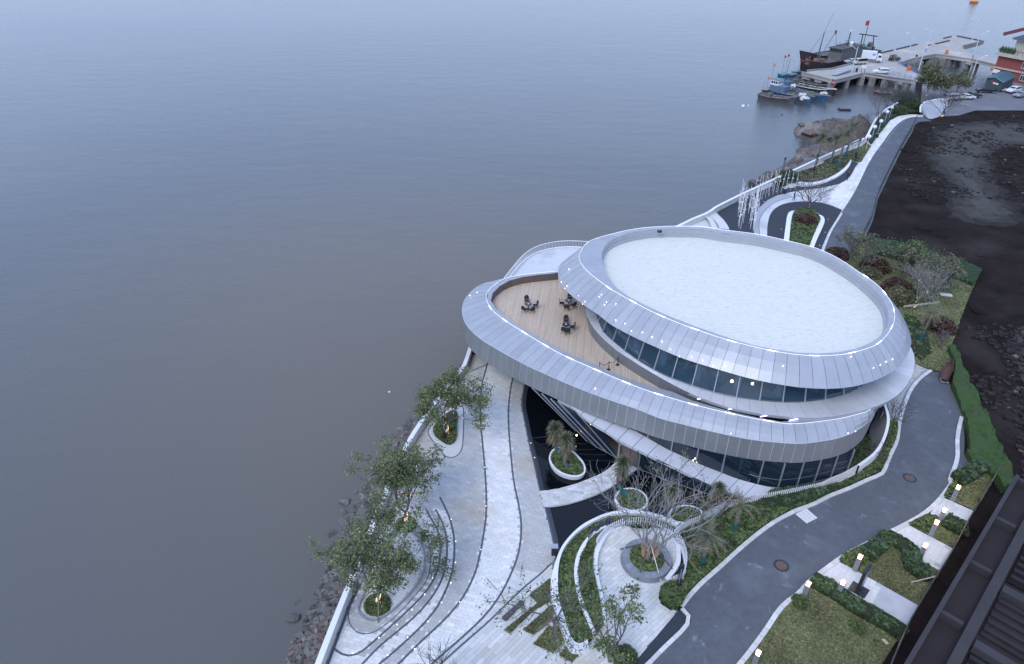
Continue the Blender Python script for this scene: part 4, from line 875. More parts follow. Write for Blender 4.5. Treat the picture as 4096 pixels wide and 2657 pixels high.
for i in range(len(iw)):
    j = (i+1) % len(iw)
    if iw[i].y > 62 and iw[i].x < 12 or iw[i].x < 2:
        q = n2_[i]*.02; part('brown_wall_panel', MB().quad(*[Vector((p.x, p.y, z))+q for p, z in ((iw[i].lerp(iw[j], .01), 5.45), (iw[i].lerp(iw[j], .99), 5.45), (iw[i].lerp(iw[j], .99), 6.40), (iw[i].lerp(iw[j], .01), 6.40))], tone=R.uniform(.93, 1.07)), M['brownwall'], pback)
led(crL, 6.52, 'crest_light_line', BLD, skipf=lambda p: p.y > 70 or p.x > 24, hot_every=3.3)
# timber deck
dkP = [(p.x, p.y) for p in iw if not (p.x > 22)]
if area(dkP) < 0: dkP = dkP[::-1]
b = MB(); b.poly([(x, y, 5.42) for x, y in dkP]); dback = part('deck_base', b, M['seam'], BLD)
dd = Q('2', 590, 700, 5.5)-Q('2', 560, 830, 5.5); AD = math.atan2(dd.y, dd.x)
nb = 0
for s in slabs(dkP, 5.5, 5.2, .16, AD, lambda x, y: 1, gap=.014, bond=.37, jit=.06, minA=0):
    nb += 1; part('deck_board', MB().prism(s[0], 5.45, 5.5, s[1]), M['wood'], dback)
# soffit under the fascia, ground-floor glass, ribbon
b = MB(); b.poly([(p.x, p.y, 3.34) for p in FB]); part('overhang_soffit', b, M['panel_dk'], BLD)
gb = mixQ([('8', [(690,723),(765,771),(845,813),(932,864),(1090,940),(1204,984),(1304,1029),(1504,1094),(1609,1134),(1760,1160)])], 0)
g3 = QL('7', [(100,80),(225,116),(345,143),(470,150),(590,132),(700,108),(860,65),(960,35)], .2)
gf = thing('_', (0, 0, 0), '_', '_'); bpy.data.objects.remove(gf)
gframe = part('ground_floor_frame', MB().tube([p+Vector((0, 0, .03)) for p in g3], .06, 4).tube([p+Vector((0, 0, .03)) for p in gb], .06, 4), M['alu_dk'], BLD)
UE = [Q('8', x, y, z) for x, y, z in [(455,392,3.26),(600,450,3.2),(750,510,3.1),(900,565,2.95),(1000,605,2.85),(1170,700,2.6),(1320,785,2.2),(1470,855,1.85),(1600,914,1.5),(1740,969,1.15),(1870,1019,.88),(2000,1057,.62),(2120,1085,.42),(2230,1098,.3),(2290,1100,.22)]]
LE = [Q('8', x, y, z) for x, y, z in [(455,396,3.22),(560,452,3.15),(680,545,3.05),(760,600,2.97),(830,640,2.9),(940,710,2.7),(1060,775,2.5),(1180,835,2.3),(1330,905,1.95),(1470,975,1.6),(1600,1040,1.2),(1740,1100,.7),(1860,1145,.3),(1930,1166,.05),(2200,1200,.0)]]
UEr = resample(smooth(UE, n=4), .25); LEr = resample(smooth(LE, n=4), .25)
nR = 15
def at_frac(P, f): k = f*(len(P)-1); i = min(int(k), len(P)-2); return P[i].lerp(P[i+1], k-i)
bk = MB(); ua = [at_frac(UEr, i/60) for i in range(61)]; la = [at_frac(LEr, i/60) for i in range(61)]; dn = Vector((0, 0, -.35))
bk.ribbon(ua, la); rb = part('ribbon_backing', bk, M['seam'], BLD)
for i in range(nR):
    mb = MB(); f0, f1 = i/nR+.0012, (i+1)/nR-.0012; K = 5
    A1 = [at_frac(UEr, f0+(f1-f0)*k/K)+Vector((0, 0, .03)) for k in range(K+1)]; A2 = [at_frac(LEr, f0+(f1-f0)*k/K)+Vector((0, 0, .03)) for k in range(K+1)]
    mb.ribbon(A1, A2, R.uniform(.97, 1.03)); mb.ribbon(A2, [p+Vector((0, 0, -.3)) for p in A2]); part('ribbon_panel', mb, M['ribbon'], rb)
# upper clear band: from ribbon upper edge / ground up to the soffit
gu = [p for p in ua if p.x < g3[0].x+1.0]; gu = resample(gu, .5)
tops = [Vector((p.x, p.y, 3.34)) for p in gu]
ms = resample(gu, 2.6)
for i in range(len(ms)-1):
    seg = [ms[i].lerp(ms[i+1], t) for t in (0, .5, 1)]; part('glass_pane', MB().ribbon([Vector((p.x, p.y, 3.34)) for p in seg], seg), M['glass_low'], gframe)
    if i > 1: part('mullion', MB().bar(ms[i]+Vector((0, -.06, 0)), Vector((ms[i].x, ms[i].y-.06, 3.34)), .09, .14), M['alu'], gframe)
g3s = resample(smooth(g3, n=4), 1.75)
for i in range(len(g3s)-1):
    a, c = g3s[i], g3s[i+1]; part('glass_pane', MB().quad(a, c, Vector((c.x, c.y, 3.34)), Vector((a.x, a.y, 3.34))), M['glass_low'], gframe)
for p in g3s: part('mullion', MB().bar(Vector((p.x, p.y-.08, .1)), Vector((p.x, p.y-.08, 3.3)), .09, .16), M['alu'], gframe)
part('transom', MB().tube([Vector((p.x, p.y-.05, 1.25)) for p in g3s], .03, 4), M['alu_dk'], gframe)
# leaning left glass
tp = [Q('8', x, y, z) for x, y, z in [(255,300,3.28),(330,345,3.27),(400,385,3.26),(470,420,3.2),(600,485,3.1),(790,615,2.93)]]
bt_ = [Q('8', x, y, 0) for x, y in [(600,640),(690,723),(765,771),(845,813),(928,860),(940,866)]]
for i in range(len(tp)-1):
    part('glass_pane', MB().quad(bt_[i], bt_[i+1], tp[i+1], tp[i]), M['glass_low'], gframe)
for i in range(len(tp)-1): part('mullion', MB().bar(tp[i], bt_[i], .10, .12), M['alu'], gframe)
# right lower glass between ribbon and pool
lt = [Q('8', x, y, z) for x, y, z in [(1095,795,2.42),(1250,868,2.15),(1400,940,1.75),(1540,1010,1.4),(1609,1045,1.18),(1740,1100,.7),(1860,1145,.3)]]
lb = [Q('8', x, y, 0) for x, y in [(1090,940),(1200,985),(1330,1040),(1450,1078),(1609,1134),(1760,1158),(1860,1168)]]
for i in range(len(lt)-1): part('glass_pane', MB().quad(lb[i], lb[i+1], lt[i+1], lt[i]), M['glass_low'], gframe)
for i in range(len(lt)-1): part('mullion', MB().bar(lt[i], lb[i], .09, .1), M['alu_dk'], gframe)
# entrance portal
pL0, pR0 = Q('8', 932, 868), Q('8', 1090, 942); pL1, pR1 = Q('8', 935, 724, 2.15), Q('8', 1096, 797, 2.15)
pL1 = Vector((pL0.x, pL0.y, 2.15)); pR1 = Vector((pR0.x, pR0.y, 2.15)); b = MB(); b.bar(pL0, pL1, .12, .3); b.bar(pR0, pR1, .12, .3); b.bar(pL1, pR1, .14, .12)
dj = part('entrance_frame', b, M['alu'], BLD); inn = Vector((.35, .55, 0))
for f0, f1 in ((.05, .49), (.51, .95)): part('door_leaf', MB().quad(*[q+inn*.6 for q in (pL0.lerp(pR0, f0), pL0.lerp(pR0, f1), pL1.lerp(pR1, f1), pL1.lerp(pR1, f0))]), M['brownwall'], dj)
# interior: floors, core, columns, lamps
b = MB(); b.poly([(p.x, p.y, .05) for p in bt_[:-1]+lb+g3s[3:]+[Vector((34, 53, 0)), Vector((36, 62, 0)), Vector((34, 70, 0)), Vector((22, 77, 0)), Vector((12, 75, 0)), Vector((8, 68, 0)), Vector((6.5, 58, 0))]]); part('interior_floor', b, mat('interior_floor', (.12, .10, .09), .5, (.09, .08, .075), 1, .6), BLD)
b = MB(); b.poly([(p.x, p.y, 6.78) for p in offs(G2, .3, True)]); part('upper_floor', b, mat('upper_floor', (.16, .15, .16), .4, (.11, .11, .13), .8, .6), BLD)
b = MB(); b.poly([(p.x, p.y, 9.36) for p in offs(G2, .3, True)]); part('ceiling', b, M['panel_dk'], BLD)
core = [CU.lerp(Vector((p.x, p.y, CU.z)), .55) for p in G2]; b = MB(); b.prism([(p.x, p.y) for p in core[::2]], .06, 9.3); part('core_wall', b, M['brownwall'], BLD)
M['skycol'] = mat('pale_blue_column', (.30, .46, .56), .5)
M['linen'] = mat('white_linen', (.6, .6, .6), .8)
for i in range(0, ngl, 2):
    p = G2[i]+normals2(G2, True)[i]*1.5
    if p.y < 62: part('column', MB().tube([(p.x, p.y, 6.8), (p.x, p.y, 9.36)], .32, 12), M['skycol'], BLD)
for i in range(1, ngl):
    p = G2[i]+normals2(G2, True)[i]*2.6
    if p.y < 58 and p.x > 15:
        b = MB(); b.box((p.x, p.y, 7.5), (1.5, .8, .06), R.random()); b.box((p.x, p.y, 7.13), (.1, .1, .7)); tag(part('dining_table', b, M['linen']), 'white dining table dimly seen behind the upper glazing', 'table', 'dining tables behind the upper glazing')
        for dx, dy in ((-.4, -.75), (.4, .75)):
            b = MB(); b.box((p.x+dx, p.y+dy, 7.22), (.44, .44, .07)); b.box((p.x+dx, p.y+dy*1.28, 7.5), (.42, .05, .5)); [b.box((p.x+dx+ex, p.y+dy+ey, 7.0), (.04, .04, .4)) for ex in (-.18, .18) for ey in (-.18, .18)]
            tag(part('dining_chair', b, M['rattan']), 'dark dining chair dimly seen behind the upper glazing', 'chair', 'dining chairs behind the upper glazing')
for fr, x, y, z in (('8', 2100, 268, 8.6), ('8', 2170, 270, 8.9), ('8', 1995, 330, 7.9), ('8', 1830, 310, 8.3)):
    c = Q(fr, x, y, z); c = c+Vector((.4, 1.2, 0)); tag(part('pendant_lamp', MB().lathe([(.01, .14), (.12, .08), (.14, 0), (.1, -.1), (.01, -.13)], tuple(c), 10), M['warm']), {2100: 'bright warm lamp glowing high behind the upper glazing', 2170: 'smaller warm lamp right of the bright one in the upper glazing', 1995: 'dim warm lamp low behind the upper glazing', 1830: 'leftmost warm lamp behind the upper glazing'}[x], 'lamp')
for x, y in ((490, 770), (605, 680), (415, 430), (1425, 975), (1450, 990), (1440, 960)):
    c = Q('8', x+60, y-30, .6)+Vector((.8, 1.2, .0)); tag(part('indoor_lamp', MB().lathe([(.01, .1), (.07, .05), (.07, -.05), (.01, -.1)], tuple(c), 8), M['warm']), {490: 'warm lamp by the rear glass behind the oval planter', 605: 'warm lamp inside the glass left of the entrance', 415: 'warm lamp at the top of the leaning glass', 1425: 'left lamp of the small cluster under the white ribbon', 1450: 'right lamp of the small cluster under the white ribbon', 1440: 'top lamp of the small cluster under the white ribbon'}[x], 'lamp')
b = MB(); c0 = Q('8', 480, 420, 1.5); c1 = Q('8', 600, 560, 1.2)
for i in range(6):
    q = Q('8', 500+i*70, 430+i*75, .5)+Vector((1.2, 1.4, 0)); part('timber_fin', MB().box((q.x, q.y, 1.3), (.25, 1.4, 1.6), .6), M['wood'], BLD)
# violet lamps under the skirt and small spot lamps on the slopes
for x, y in ((1600, 405), (1845, 487), (2100, 545), (2330, 575)): c = Q('8', x, y, 6.45); part('violet_lamp', MB().box((c.x, c.y+.25, 6.56), (.9, .09, .06), .25), M['purple'], BLD)
spots = [('2', p) for p in [(215,575),(158,598),(1108,1208),(1150,1335)]]
for fr, (x, y) in spots: c = Q(fr, x, y, 6.1); part('spot_lamp', MB().lathe([(.03, -.1), (.05, .0), (.01, .03)], (c.x, c.y, 6.12), 8), M['led_hot'], BLD)
for fr, x, y in [('2',942,388),('2',972,298),('2',880,490),('2',908,540),('2',925,520),('2',1018,600),('2',1068,645),('2',1050,665),('2',1182,607),('2',1198,590),('2',1222,670),('2',1238,648),('2',1313,663),('2',1312,792),('2',1384,818),('2',1436,877),('2',1523,888),('2',1600,925),('2',1676,960),('2',1745,1020),('2',1816,1080),('2',1913,1083),('2',2000,1110),('2',2083,1155),('2',2180,1153),('3',470,1153),('3',1008,1080),('3',1184,1171),('3',1238,1146),('3',1287,1120),('3',1337,1100),('3',1424,928),('3',1400,813),('3',1393,772),('8',1828,660),('8',2035,556),('8',2213,580),('8',2300,587),('F',175,858),('F',288,988),('F',376,965)]:
    hi = fr in '23'
    c = Q(fr, x, y, 10.4 if hi else 6.2)
    # find the height on the slope panel nearest
    if hi:
        best = min(range(len(UA)), key=lambda k: min((UA[k].lerp(UB[k], t).xy-Q(fr, x, y, UA[k].lerp(UB[k], t).z).xy).length for t in (.2, .4, .6, .8)))
        t = min((s/20 for s in range(21)), key=lambda t: (UA[best].lerp(UB[best], t).xy-Q(fr, x, y, UA[best].lerp(UB[best], t).z).xy).length); z = UA[best].lerp(UB[best], t).z+.16; c = Q(fr, x, y, z)
    part('spot_lamp', MB().lathe([(.02, -.08), (.04, .0), (.01, .025)], tuple(c), 8), M['led_hot'], BLD)
c = Q('2', 1660, 88, 11.5); part('roof_camera', MB().box((c.x, c.y, 11.45), (.5, .3, .25), .3), M['black'], BLD)
# curved white fin wall to the right
T = [(395,1363,1.1),(500,1290,1.15),(590,1215,1.25),(660,1120,1.5),(710,1010,1.9),(740,900,2.3),(749,820,2.7),(738,740,3.1),(705,640,3.5)]
T = smooth([Q('F', *p) for p in T], n=4); I = smooth(QL('F', [(395,1405),(470,1350),(530,1275),(543,1200),(546,1100),(540,1000),(547,930),(600,830),(650,735)], .02), n=4)
t = thing('fin_wall', (T[0].x, T[0].y, 0), 'tall curved white wall rising from the slatted fence to the building edge', 'wall')
b = MB(); b.ribbon(T, I); part('inner_face', b, M['panel'], t); Tn = offs(T, -.25 if lside(T, Q('F', 900, 1000).x, Q('F', 900, 1000).y) < 0 else .25); b = MB(); b.ribbon(T, Tn); b.ribbon(Tn, [Vector((p.x, p.y, 0)) for p in Tn]); part('outer_face', b, M['white'], t)
# slatted boundary fence along the hedge
fT = mixQ([('F', [(400,1362),(250,1448),(60,1528)]), ('7', [(780,100),(600,140),(400,180),(200,211),(0,265)]), ('6', [(1640,340),(1585,366)])], 1.15)
fT = smooth(fT, n=3); balustrade('slatted_fence', fT, 1.12, 'long white slatted fence between dark hedge and building', .205, .10, rails=(.45,), base=.10, cat='fence', bard=.055, barname='slat')
fT2 = smooth(QL('6', [(1580,368),(1500,400),(1430,440),(1385,475)], 1.15), n=3); balustrade('slatted_fence', fT2, 1.12, 'short white slatted fence joining the long fence to the curved one', .20, .10, rails=(.45,), base=.10, cat='fence', bard=.055, barname='slat')
# =====================================================================================
# PLANTS
# =====================================================================================
def cover(name, poly, z0, h, leafsize, n, m, label=None, hump=.6, upbias=.8, core=None, cat='hedge', parent=None, asp=.6, scale=1.1):
    """dense leafy mass over a polygon: dark core surface + leaf quads; one countless mass"""
    from mathutils import noise
    P = [(p[0], p[1]) for p in poly]; X, Y = rnd_in(P, n); n = len(X)
    hz = np.array([noise.noise(Vector((x*scale, y*scale, 1.7))) for x, y in zip(X, Y)]); hz2 = np.array([noise.noise(Vector((x*3.5, y*3.5, 9.1))) for x, y in zip(X, Y)])
    top = h*(1-hump*.5+hump*(.5*hz+.35*hz2)); dep = NR.uniform(0, 1, n)**2.5*min(h*.6, .35)
    top = top+.10*(NR.random(n) < .12)*NR.random(n); C = np.stack([X, Y, z0+top-dep], 1); A, B = rnd_axes(n, leafsize, upbias, asp); tone = np.clip(NR.uniform(.5, 1.45, n)*(1+.5*hz+.7*hz2), .25, 2.2)  # leaf tone follows the humps: shade of the hollows put into the colour
    me = quads_mesh(name, C, A, B, tone, m); 
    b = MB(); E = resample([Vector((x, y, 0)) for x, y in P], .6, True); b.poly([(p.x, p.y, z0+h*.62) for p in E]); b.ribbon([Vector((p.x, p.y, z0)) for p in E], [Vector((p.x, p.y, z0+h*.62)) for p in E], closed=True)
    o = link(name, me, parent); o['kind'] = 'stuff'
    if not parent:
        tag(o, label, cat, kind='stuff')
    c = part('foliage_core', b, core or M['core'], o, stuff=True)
    return o
def grass(name, poly, z, n, m='blade', hgt=.07):
    P = [(p[0], p[1]) for p in poly]; X, Y = rnd_in(P, n); n = len(X); th = NR.uniform(0, np.pi, n); C = np.stack([X, Y, np.full(n, z)+hgt*.45], 1)
    A = np.stack([np.cos(th), np.sin(th), np.zeros(n)], 1)*NR.uniform(.03, .08, n)[:, None]; B = np.stack([NR.normal(0, .5, n), NR.normal(0, .5, n), np.ones(n)], 1)*(hgt*NR.uniform(.5, 1.2, n))[:, None]*.5
    from mathutils import noise
    t = NR.uniform(.75, 1.25, n)*np.array([1+.45*noise.noise(Vector((x*.45, y*.45, 5))) for x, y in zip(X, Y)])
    o = link(name, quads_mesh(name, C, A, B, t, M[m])); o['kind'] = 'stuff'; return o
tag(grass('grass', lawnBig, .03, 36000), 'large mown lawn beside the road in the south-east', 'grass', kind='stuff')
tag(grass('grass', g2, .02, 14000), 'lawn between the navy sign path and the hedge loop', 'grass', kind='stuff')
tag(grass('grass', g1, .02, 6000, hgt=.08), 'small lawn between two concrete paths', 'grass', kind='stuff')
tag(grass('grass', g0, .02, 8000, hgt=.1), 'grass patch below the green netting bank', 'grass', kind='stuff')
tag(grass('grass', eg, .0, 26000, hgt=.12), 'rough garden lawn behind the round building', 'grass', kind='stuff')
# hedges
hs = mixQ([('6', [(1392,492),(1480,465),(1580,427),(1900,292),(2150,228),(2375,183)]), ('7', [(740,178),(860,143),(1000,82),(1110,32)]), ('F', [(450,1432),(530,1372),(600,1290),(650,1210),(700,1120),(735,1000),(745,885),(760,860),(862,872),(868,950),(840,1085),(780,1200),(735,1320),(680,1425),(600,1475)])], 0)
kin = offs(rL, sL*.42); hs2 = [p for p in kin if p.y < hs[-1].y-.5]
hs3 = QL('6', [(1400,1115),(1340,1105),(1290,1070),(1262,1020),(1268,970),(1330,935),(1333,905),(1420,850),(1470,760),(1480,680),(1462,590),(1420,520)])
hedge_poly = hs+hs2+hs3
cover('ground_cover', hedge_poly, 0, .42, .085, 52000, M['hedge'], 'dense green ground cover between the slatted fence and the road kerb', cat='ground cover')
hb = QL('6', [(1263,1010),(1275,965),(1330,940),(1420,930),(1470,960),(1455,1040),(1430,1100),(1390,1118),(1330,1105),(1285,1065)])
cover('hedge', hb, .2, .7, .085, 9000, M['hedge'], 'rounded clipped hedge end below the black light column', hump=.35)
dkh = mixQ([('7', [(380,200),(480,180),(600,205),(760,180),(860,150),(930,150),(700,260),(560,300),(430,320),(330,330),(250,300)])], 0)
cover('hedge', dkh, .25, .6, .1, 15000, M['hedge_b'], 'darker taller shrubs along the middle of the slatted fence', hump=.9)
cover('ground_cover', bedI, 0, .72, .085, 14000, M['hedge'], 'clipped hedge in the inner crescent bed', hump=.3, cat='ground cover')
cover('ground_cover', bedO, .1, .42, .07, 16000, M['cover'], 'low green planting in the outer crescent bed', hump=.35, cat='ground cover')
cover('ground_cover', bedN, .0, .5, .06, 4000, M['blade'], 'grass strip behind the curved slatted fence', hump=.2, cat='grass')
cover('ground_cover', QL('F', [(350,1180),(440,1110),(540,1015),(546,1100),(543,1200),(528,1275),(440,1360),(250,1445),(290,1330)]), 0, .35, .1, 5000, M['hedge_b'], 'dark green planting between building and fin wall', cat='ground cover')  # uses the dark hedge leaf
# grass strips and dark plank in the south
for pts, lab in (([(235,1000),(395,868),(402,985),(300,1062)], 'grass strip nearest the crescent wall tip of the plaza'), ([(35,1277),(80,1302),(262,1120),(400,1045),(402,1010),(330,1040)], 'narrow long grass strip beside the dark plank'), ([(185,1275),(265,1312),(415,1195),(425,1100),(400,1085)], 'third grass strip beneath the leaning bare tree'), ([(265,1387),(420,1457),(522,1358),(475,1245),(380,1250)], 'widest grass patch around the leaning tree trunk'), ([(470,1475),(565,1527),(668,1417),(610,1422),(545,1400)], 'southernmost small grass patch by the crescent wall')):
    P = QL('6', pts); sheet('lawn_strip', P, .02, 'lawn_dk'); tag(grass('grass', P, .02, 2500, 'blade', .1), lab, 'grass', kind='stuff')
pk = QL('6', [(15,1187),(48,1207),(192,1067),(165,1052)]); t = thing('bench', tuple(pk[0]), 'dark timber plank bench set in the paving beside the grass strips', 'bench')
for i in range(4): a, b_, c, d = pk[0].lerp(pk[1], i/4+.01), pk[0].lerp(pk[1], (i+.9)/4), pk[3].lerp(pk[2], (i+.9)/4), pk[3].lerp(pk[2], i/4+.01); part('board', MB().prism([(q.x, q.y) for q in (a, b_, c, d)], 0, .28), mat('dark_timber', (.10, .09, .10), .8, (.07, .06, .07), 5, .8) if i == 0 else bpy.data.materials['dark_timber'], t)
# planter fillings
for (c, In, t) in PL:
    cover('ground_cover', In, .22, .22, .075, 5000, M['cover'], parent=t, hump=.6)
for o in bpy.data.objects:
    if o.name.startswith('ground_cover') and o.parent:
        q = Vector((0, 0, 0)); p = o.parent
        while p: q += p.location; p = p.parent
        o.location = -q
        for ch in o.children: ch.location = q*1.0
pcx, pcy, pr_ = PLANT
circ = [(pcx+pr_*math.cos(a), pcy+pr_*math.sin(a)) for a in np.linspace(0, math.tau, 24, endpoint=False)]
o = cover('ground_cover', circ, .42, .22, .075, 5000, M['cover'], 'low green planting inside the round stone planter', cat='ground cover')
# right-hand hedges
def thick(fr, pts, w): P = resample(smooth(QL(fr, pts), n=4), .6); return offs(P, w/2)+offs(P, -w/2)[::-1]
cover('hedge', thick('7', [(690,885),(800,950),(920,1020),(1050,1110),(1200,1190),(1320,1260),(1420,1330)], 1.25), 0, .95, .10, 17000, M['hedge_b'], 'long dark hedge between the big lawn and the navy sign path', hump=.95)
cover('hedge', thick('G', [(345,690),(380,640),(450,590),(530,525),(610,575),(690,640),(735,700)], 1.2), 0, .95, .10, 12000, M['hedge_b'], 'dark hedge looping round the middle lawn', hump=.95)
cover('hedge', thick('G', [(700,680),(710,760),(760,810),(850,830)], 1.3), 0, .9, .10, 6000, M['hedge_b'], 'dark hedge corner behind the lone lamp of the middle path', hump=.5)
cover('hedge', thick('G', [(975,390),(1040,430),(1110,465),(1150,470)], 1.3), 0, .9, .10, 6000, M['hedge_b'], 'dark hedge block beside the paired lamps', hump=.5)
cover('hedge', thick('G', [(1075,60),(1150,30),(1230,-20),(1290,-60)], 1.3), 0, 1.1, .11, 6000, M['hedge_b'], 'dark shrubs behind the farthest lamp', hump=.8)
cover('ground_cover', QL('G', [(125,703),(155,655),(300,590),(440,530),(470,560),(360,640),(330,720),(240,765)]), 0, .3, .08, 4500, M['cover'], 'low planting in front of the hedge loop', cat='ground cover')
cover('ground_cover', QL('G', [(692,405),(845,328),(920,345),(900,400),(860,480)]), 0, .3, .08, 3500, M['cover'], 'low planting in front of the paired lamps', cat='ground cover')
cover('ground_cover', QL('G', [(980,178),(1020,100),(1070,60),(1100,120),(1050,200)]), 0, .3, .08, 2500, M['cover'], 'low planting at the farthest lamp', cat='ground cover')
def ball(name, c, r, n, m, label, cat='bush', squash=.8, leaf=.08, core='core', group=None):
    t = thing(name, (c[0], c[1], c[2] if len(c) > 2 else 0), label, cat, group)
    D = NR.normal(size=(n, 3)); D /= np.linalg.norm(D, axis=1)[:, None]; D[:, 2] = np.abs(D[:, 2])*1.0-.15
    from mathutils import noise
    rad = np.array([1+.22*noise.noise(Vector(d)*2.2+Vector((c[0], c[1], 0))) for d in D])*NR.uniform(.78, 1.05, n)
    C = D*(rad*r)[:, None]; C[:, 2] = C[:, 2]*squash+r*.25; A, B = rnd_axes(n, leaf, .4, .6)
    link('foliage', quads_mesh('foliage', C, A, B, NR.uniform(.6, 1.3, n), m), t)
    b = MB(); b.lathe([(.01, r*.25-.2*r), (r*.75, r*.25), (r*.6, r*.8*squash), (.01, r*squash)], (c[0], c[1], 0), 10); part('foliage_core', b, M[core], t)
    return t
for fr, x, y, r, m, lab in [('7',608,1040,.62,'hedge','small round clipped bush beside the near lamp on the lawn'),('7',1058,1245,.58,'hedge','small round clipped bush standing alone by the long hedge'),
    ('3',890,285,1.7,'red_leaf','russet domed bush at the edge of the silver roof'),('3',1190,380,2.0,'red_leaf','large russet domed bush beside the netting bank'),('3',1370,560,2.1,'red_leaf','dark reddish bush near the middle of the garden'),('3',1380,630,2.0,'olive','olive dry bush in front of the dark reddish one'),('3',1715,850,1.7,'red_leaf','purple-brown bush by the garden fence'),
    ('3',1150,430,1.5,'olive','small olive bush by the roof edge'),('3',1510,300,1.9,'olive','olive bush touching the netting bank'),('E',900,440,2.0,'hedge','round green bush by the far curved wall'),('E',830,450,1.7,'hedge_b','darker round bush left of the green one'),
    ('N',1700,1140,1.7,'red_leaf','brownish low bush on the bare tree island'),('N',1500,640,2.0,'hedge_b','dark clipped shrub clump behind the white poles'),('N',1390,690,1.3,'hedge_b','small dark shrub at the sea wall behind the poles'),('E',950,330,3.2,'hedge_b','tall dark brown-green thicket before the pier'),('E',1050,390,2.4,'hedge_b','dark shrub at the foot of the curved white wall'),('6',985,1480,.9,'hedge','clipped green bush at the foot of the near leafy tree')]:
    c = Q(fr, x, y, .3); ball('bush', (c.x, c.y, 0), r, int(1500*r), M[m], lab, leaf=.10 if r > 1 else .07)
cover('ground_cover', QL('3', [(1300,700),(1420,760),(1520,780),(1600,900),(1640,1050),(1560,1120),(1500,1060),(1490,950)]), 0, .45, .1, 9000, M['cover'], 'leafy ground cover hugging the right edge of the roof', cat='ground cover', hump=1)
cover('ground_cover', isl, 0, .45, .09, 15000, M['cover'], 'low planting on the island with the bare tree', cat='ground cover', hump=.8)
palmbed = QL('N', [(1560,590),(1820,500),(2090,380),(2200,370),(2340,330),(2375,380),(2320,440),(2235,420),(2205,470),(2140,540),(2040,610),(1900,672),(1780,697),(1700,700),(1640,690),(1600,672),(1560,640)])
cover('ground_cover', palmbed, 0, .3, .12, 14000, M['olive'], 'rough green bed under the four palms', cat='ground cover', hump=.9)
pb2 = QL('E', [(0,1020),(200,940),(440,850),(500,800),(560,850),(500,940),(440,1040),(330,1030),(200,1060),(0,1130)])
sheet('lawn', pb2, .0, 'lawn'); tag(grass('grass', pb2, 0, 8000, hgt=.14), 'bright grass between palms and the light pavement', 'grass', kind='stuff')
pb3 = QL('E', [(500,760),(540,690),(600,600),(680,500),(760,430),(880,340),(1100,290),(1150,450),(1000,460),(880,482),(785,532),(700,640),(620,745),(560,830)])
cover('ground_cover', pb3, 0, .6, .14, 14000, M['hedge_b'], 'dark planting strip beside the curving sea wall', cat='ground cover', hump=1.2)
# ---------------- trees ----------------
def skeleton(rng, base, H, spread, trunkh, nl, levels, lean=(0, 0), r0=.13, up=.35, wig=.25, kids=(2, 4), lenf=.72):
    segs = []; tips = []
    def grow(p, d, L, r, lv):
        k = 3; pts = [p]; q = p; dd = d.copy()
        for i in range(k):
            dd = (dd+Vector((rng.gauss(0, wig), rng.gauss(0, wig), rng.gauss(0, wig*.5)+up*.12))).normalized(); q = q+dd*(L/k); pts.append(q)
        segs.append((pts, [r*(1-.45*i/k) for i in range(k+1)], lv))
        if lv >= levels: tips.append((pts[-1], dd)); tips.append((pts[-2], dd)); return
        for _ in range(rng.randint(*kids)):
            f = rng.uniform(.45, 1); i = min(int(f*k), k-1); bp = pts[i].lerp(pts[i+1], f*k-i)
            ax = dd.cross(Vector((rng.gauss(0, 1), rng.gauss(0, 1), rng.gauss(0, 1)))).normalized(); nd = (Matrix.Rotation(rng.uniform(.35, .95), 3, ax)@dd); nd.z += up*.25; nd.normalize()
            grow(bp, nd, L*lenf*rng.uniform(.8, 1.15), r*.55, lv+1)
        grow(pts[-1], dd, L*lenf, r*.55, lv+1)
    base = Vector(base); top = base+Vector((lean[0]*trunkh, lean[1]*trunkh, trunkh)); mid = base.lerp(top, .5)+Vector((rng.gauss(0, .05), rng.gauss(0, .05), 0))
    segs.append(([base, mid, top], [r0*1.2, r0, r0*.85], 0))
    L = (H-trunkh)*.42
    for i in range(nl):
        a = i*math.tau/nl+rng.uniform(-.3, .3); s = spread*rng.uniform(.6, 1.1); d = Vector((math.cos(a)*s+lean[0], math.sin(a)*s+lean[1], 1)).normalized(); grow(top, d, L*rng.uniform(.85, 1.1), r0*.6, 1)
    return segs, tips
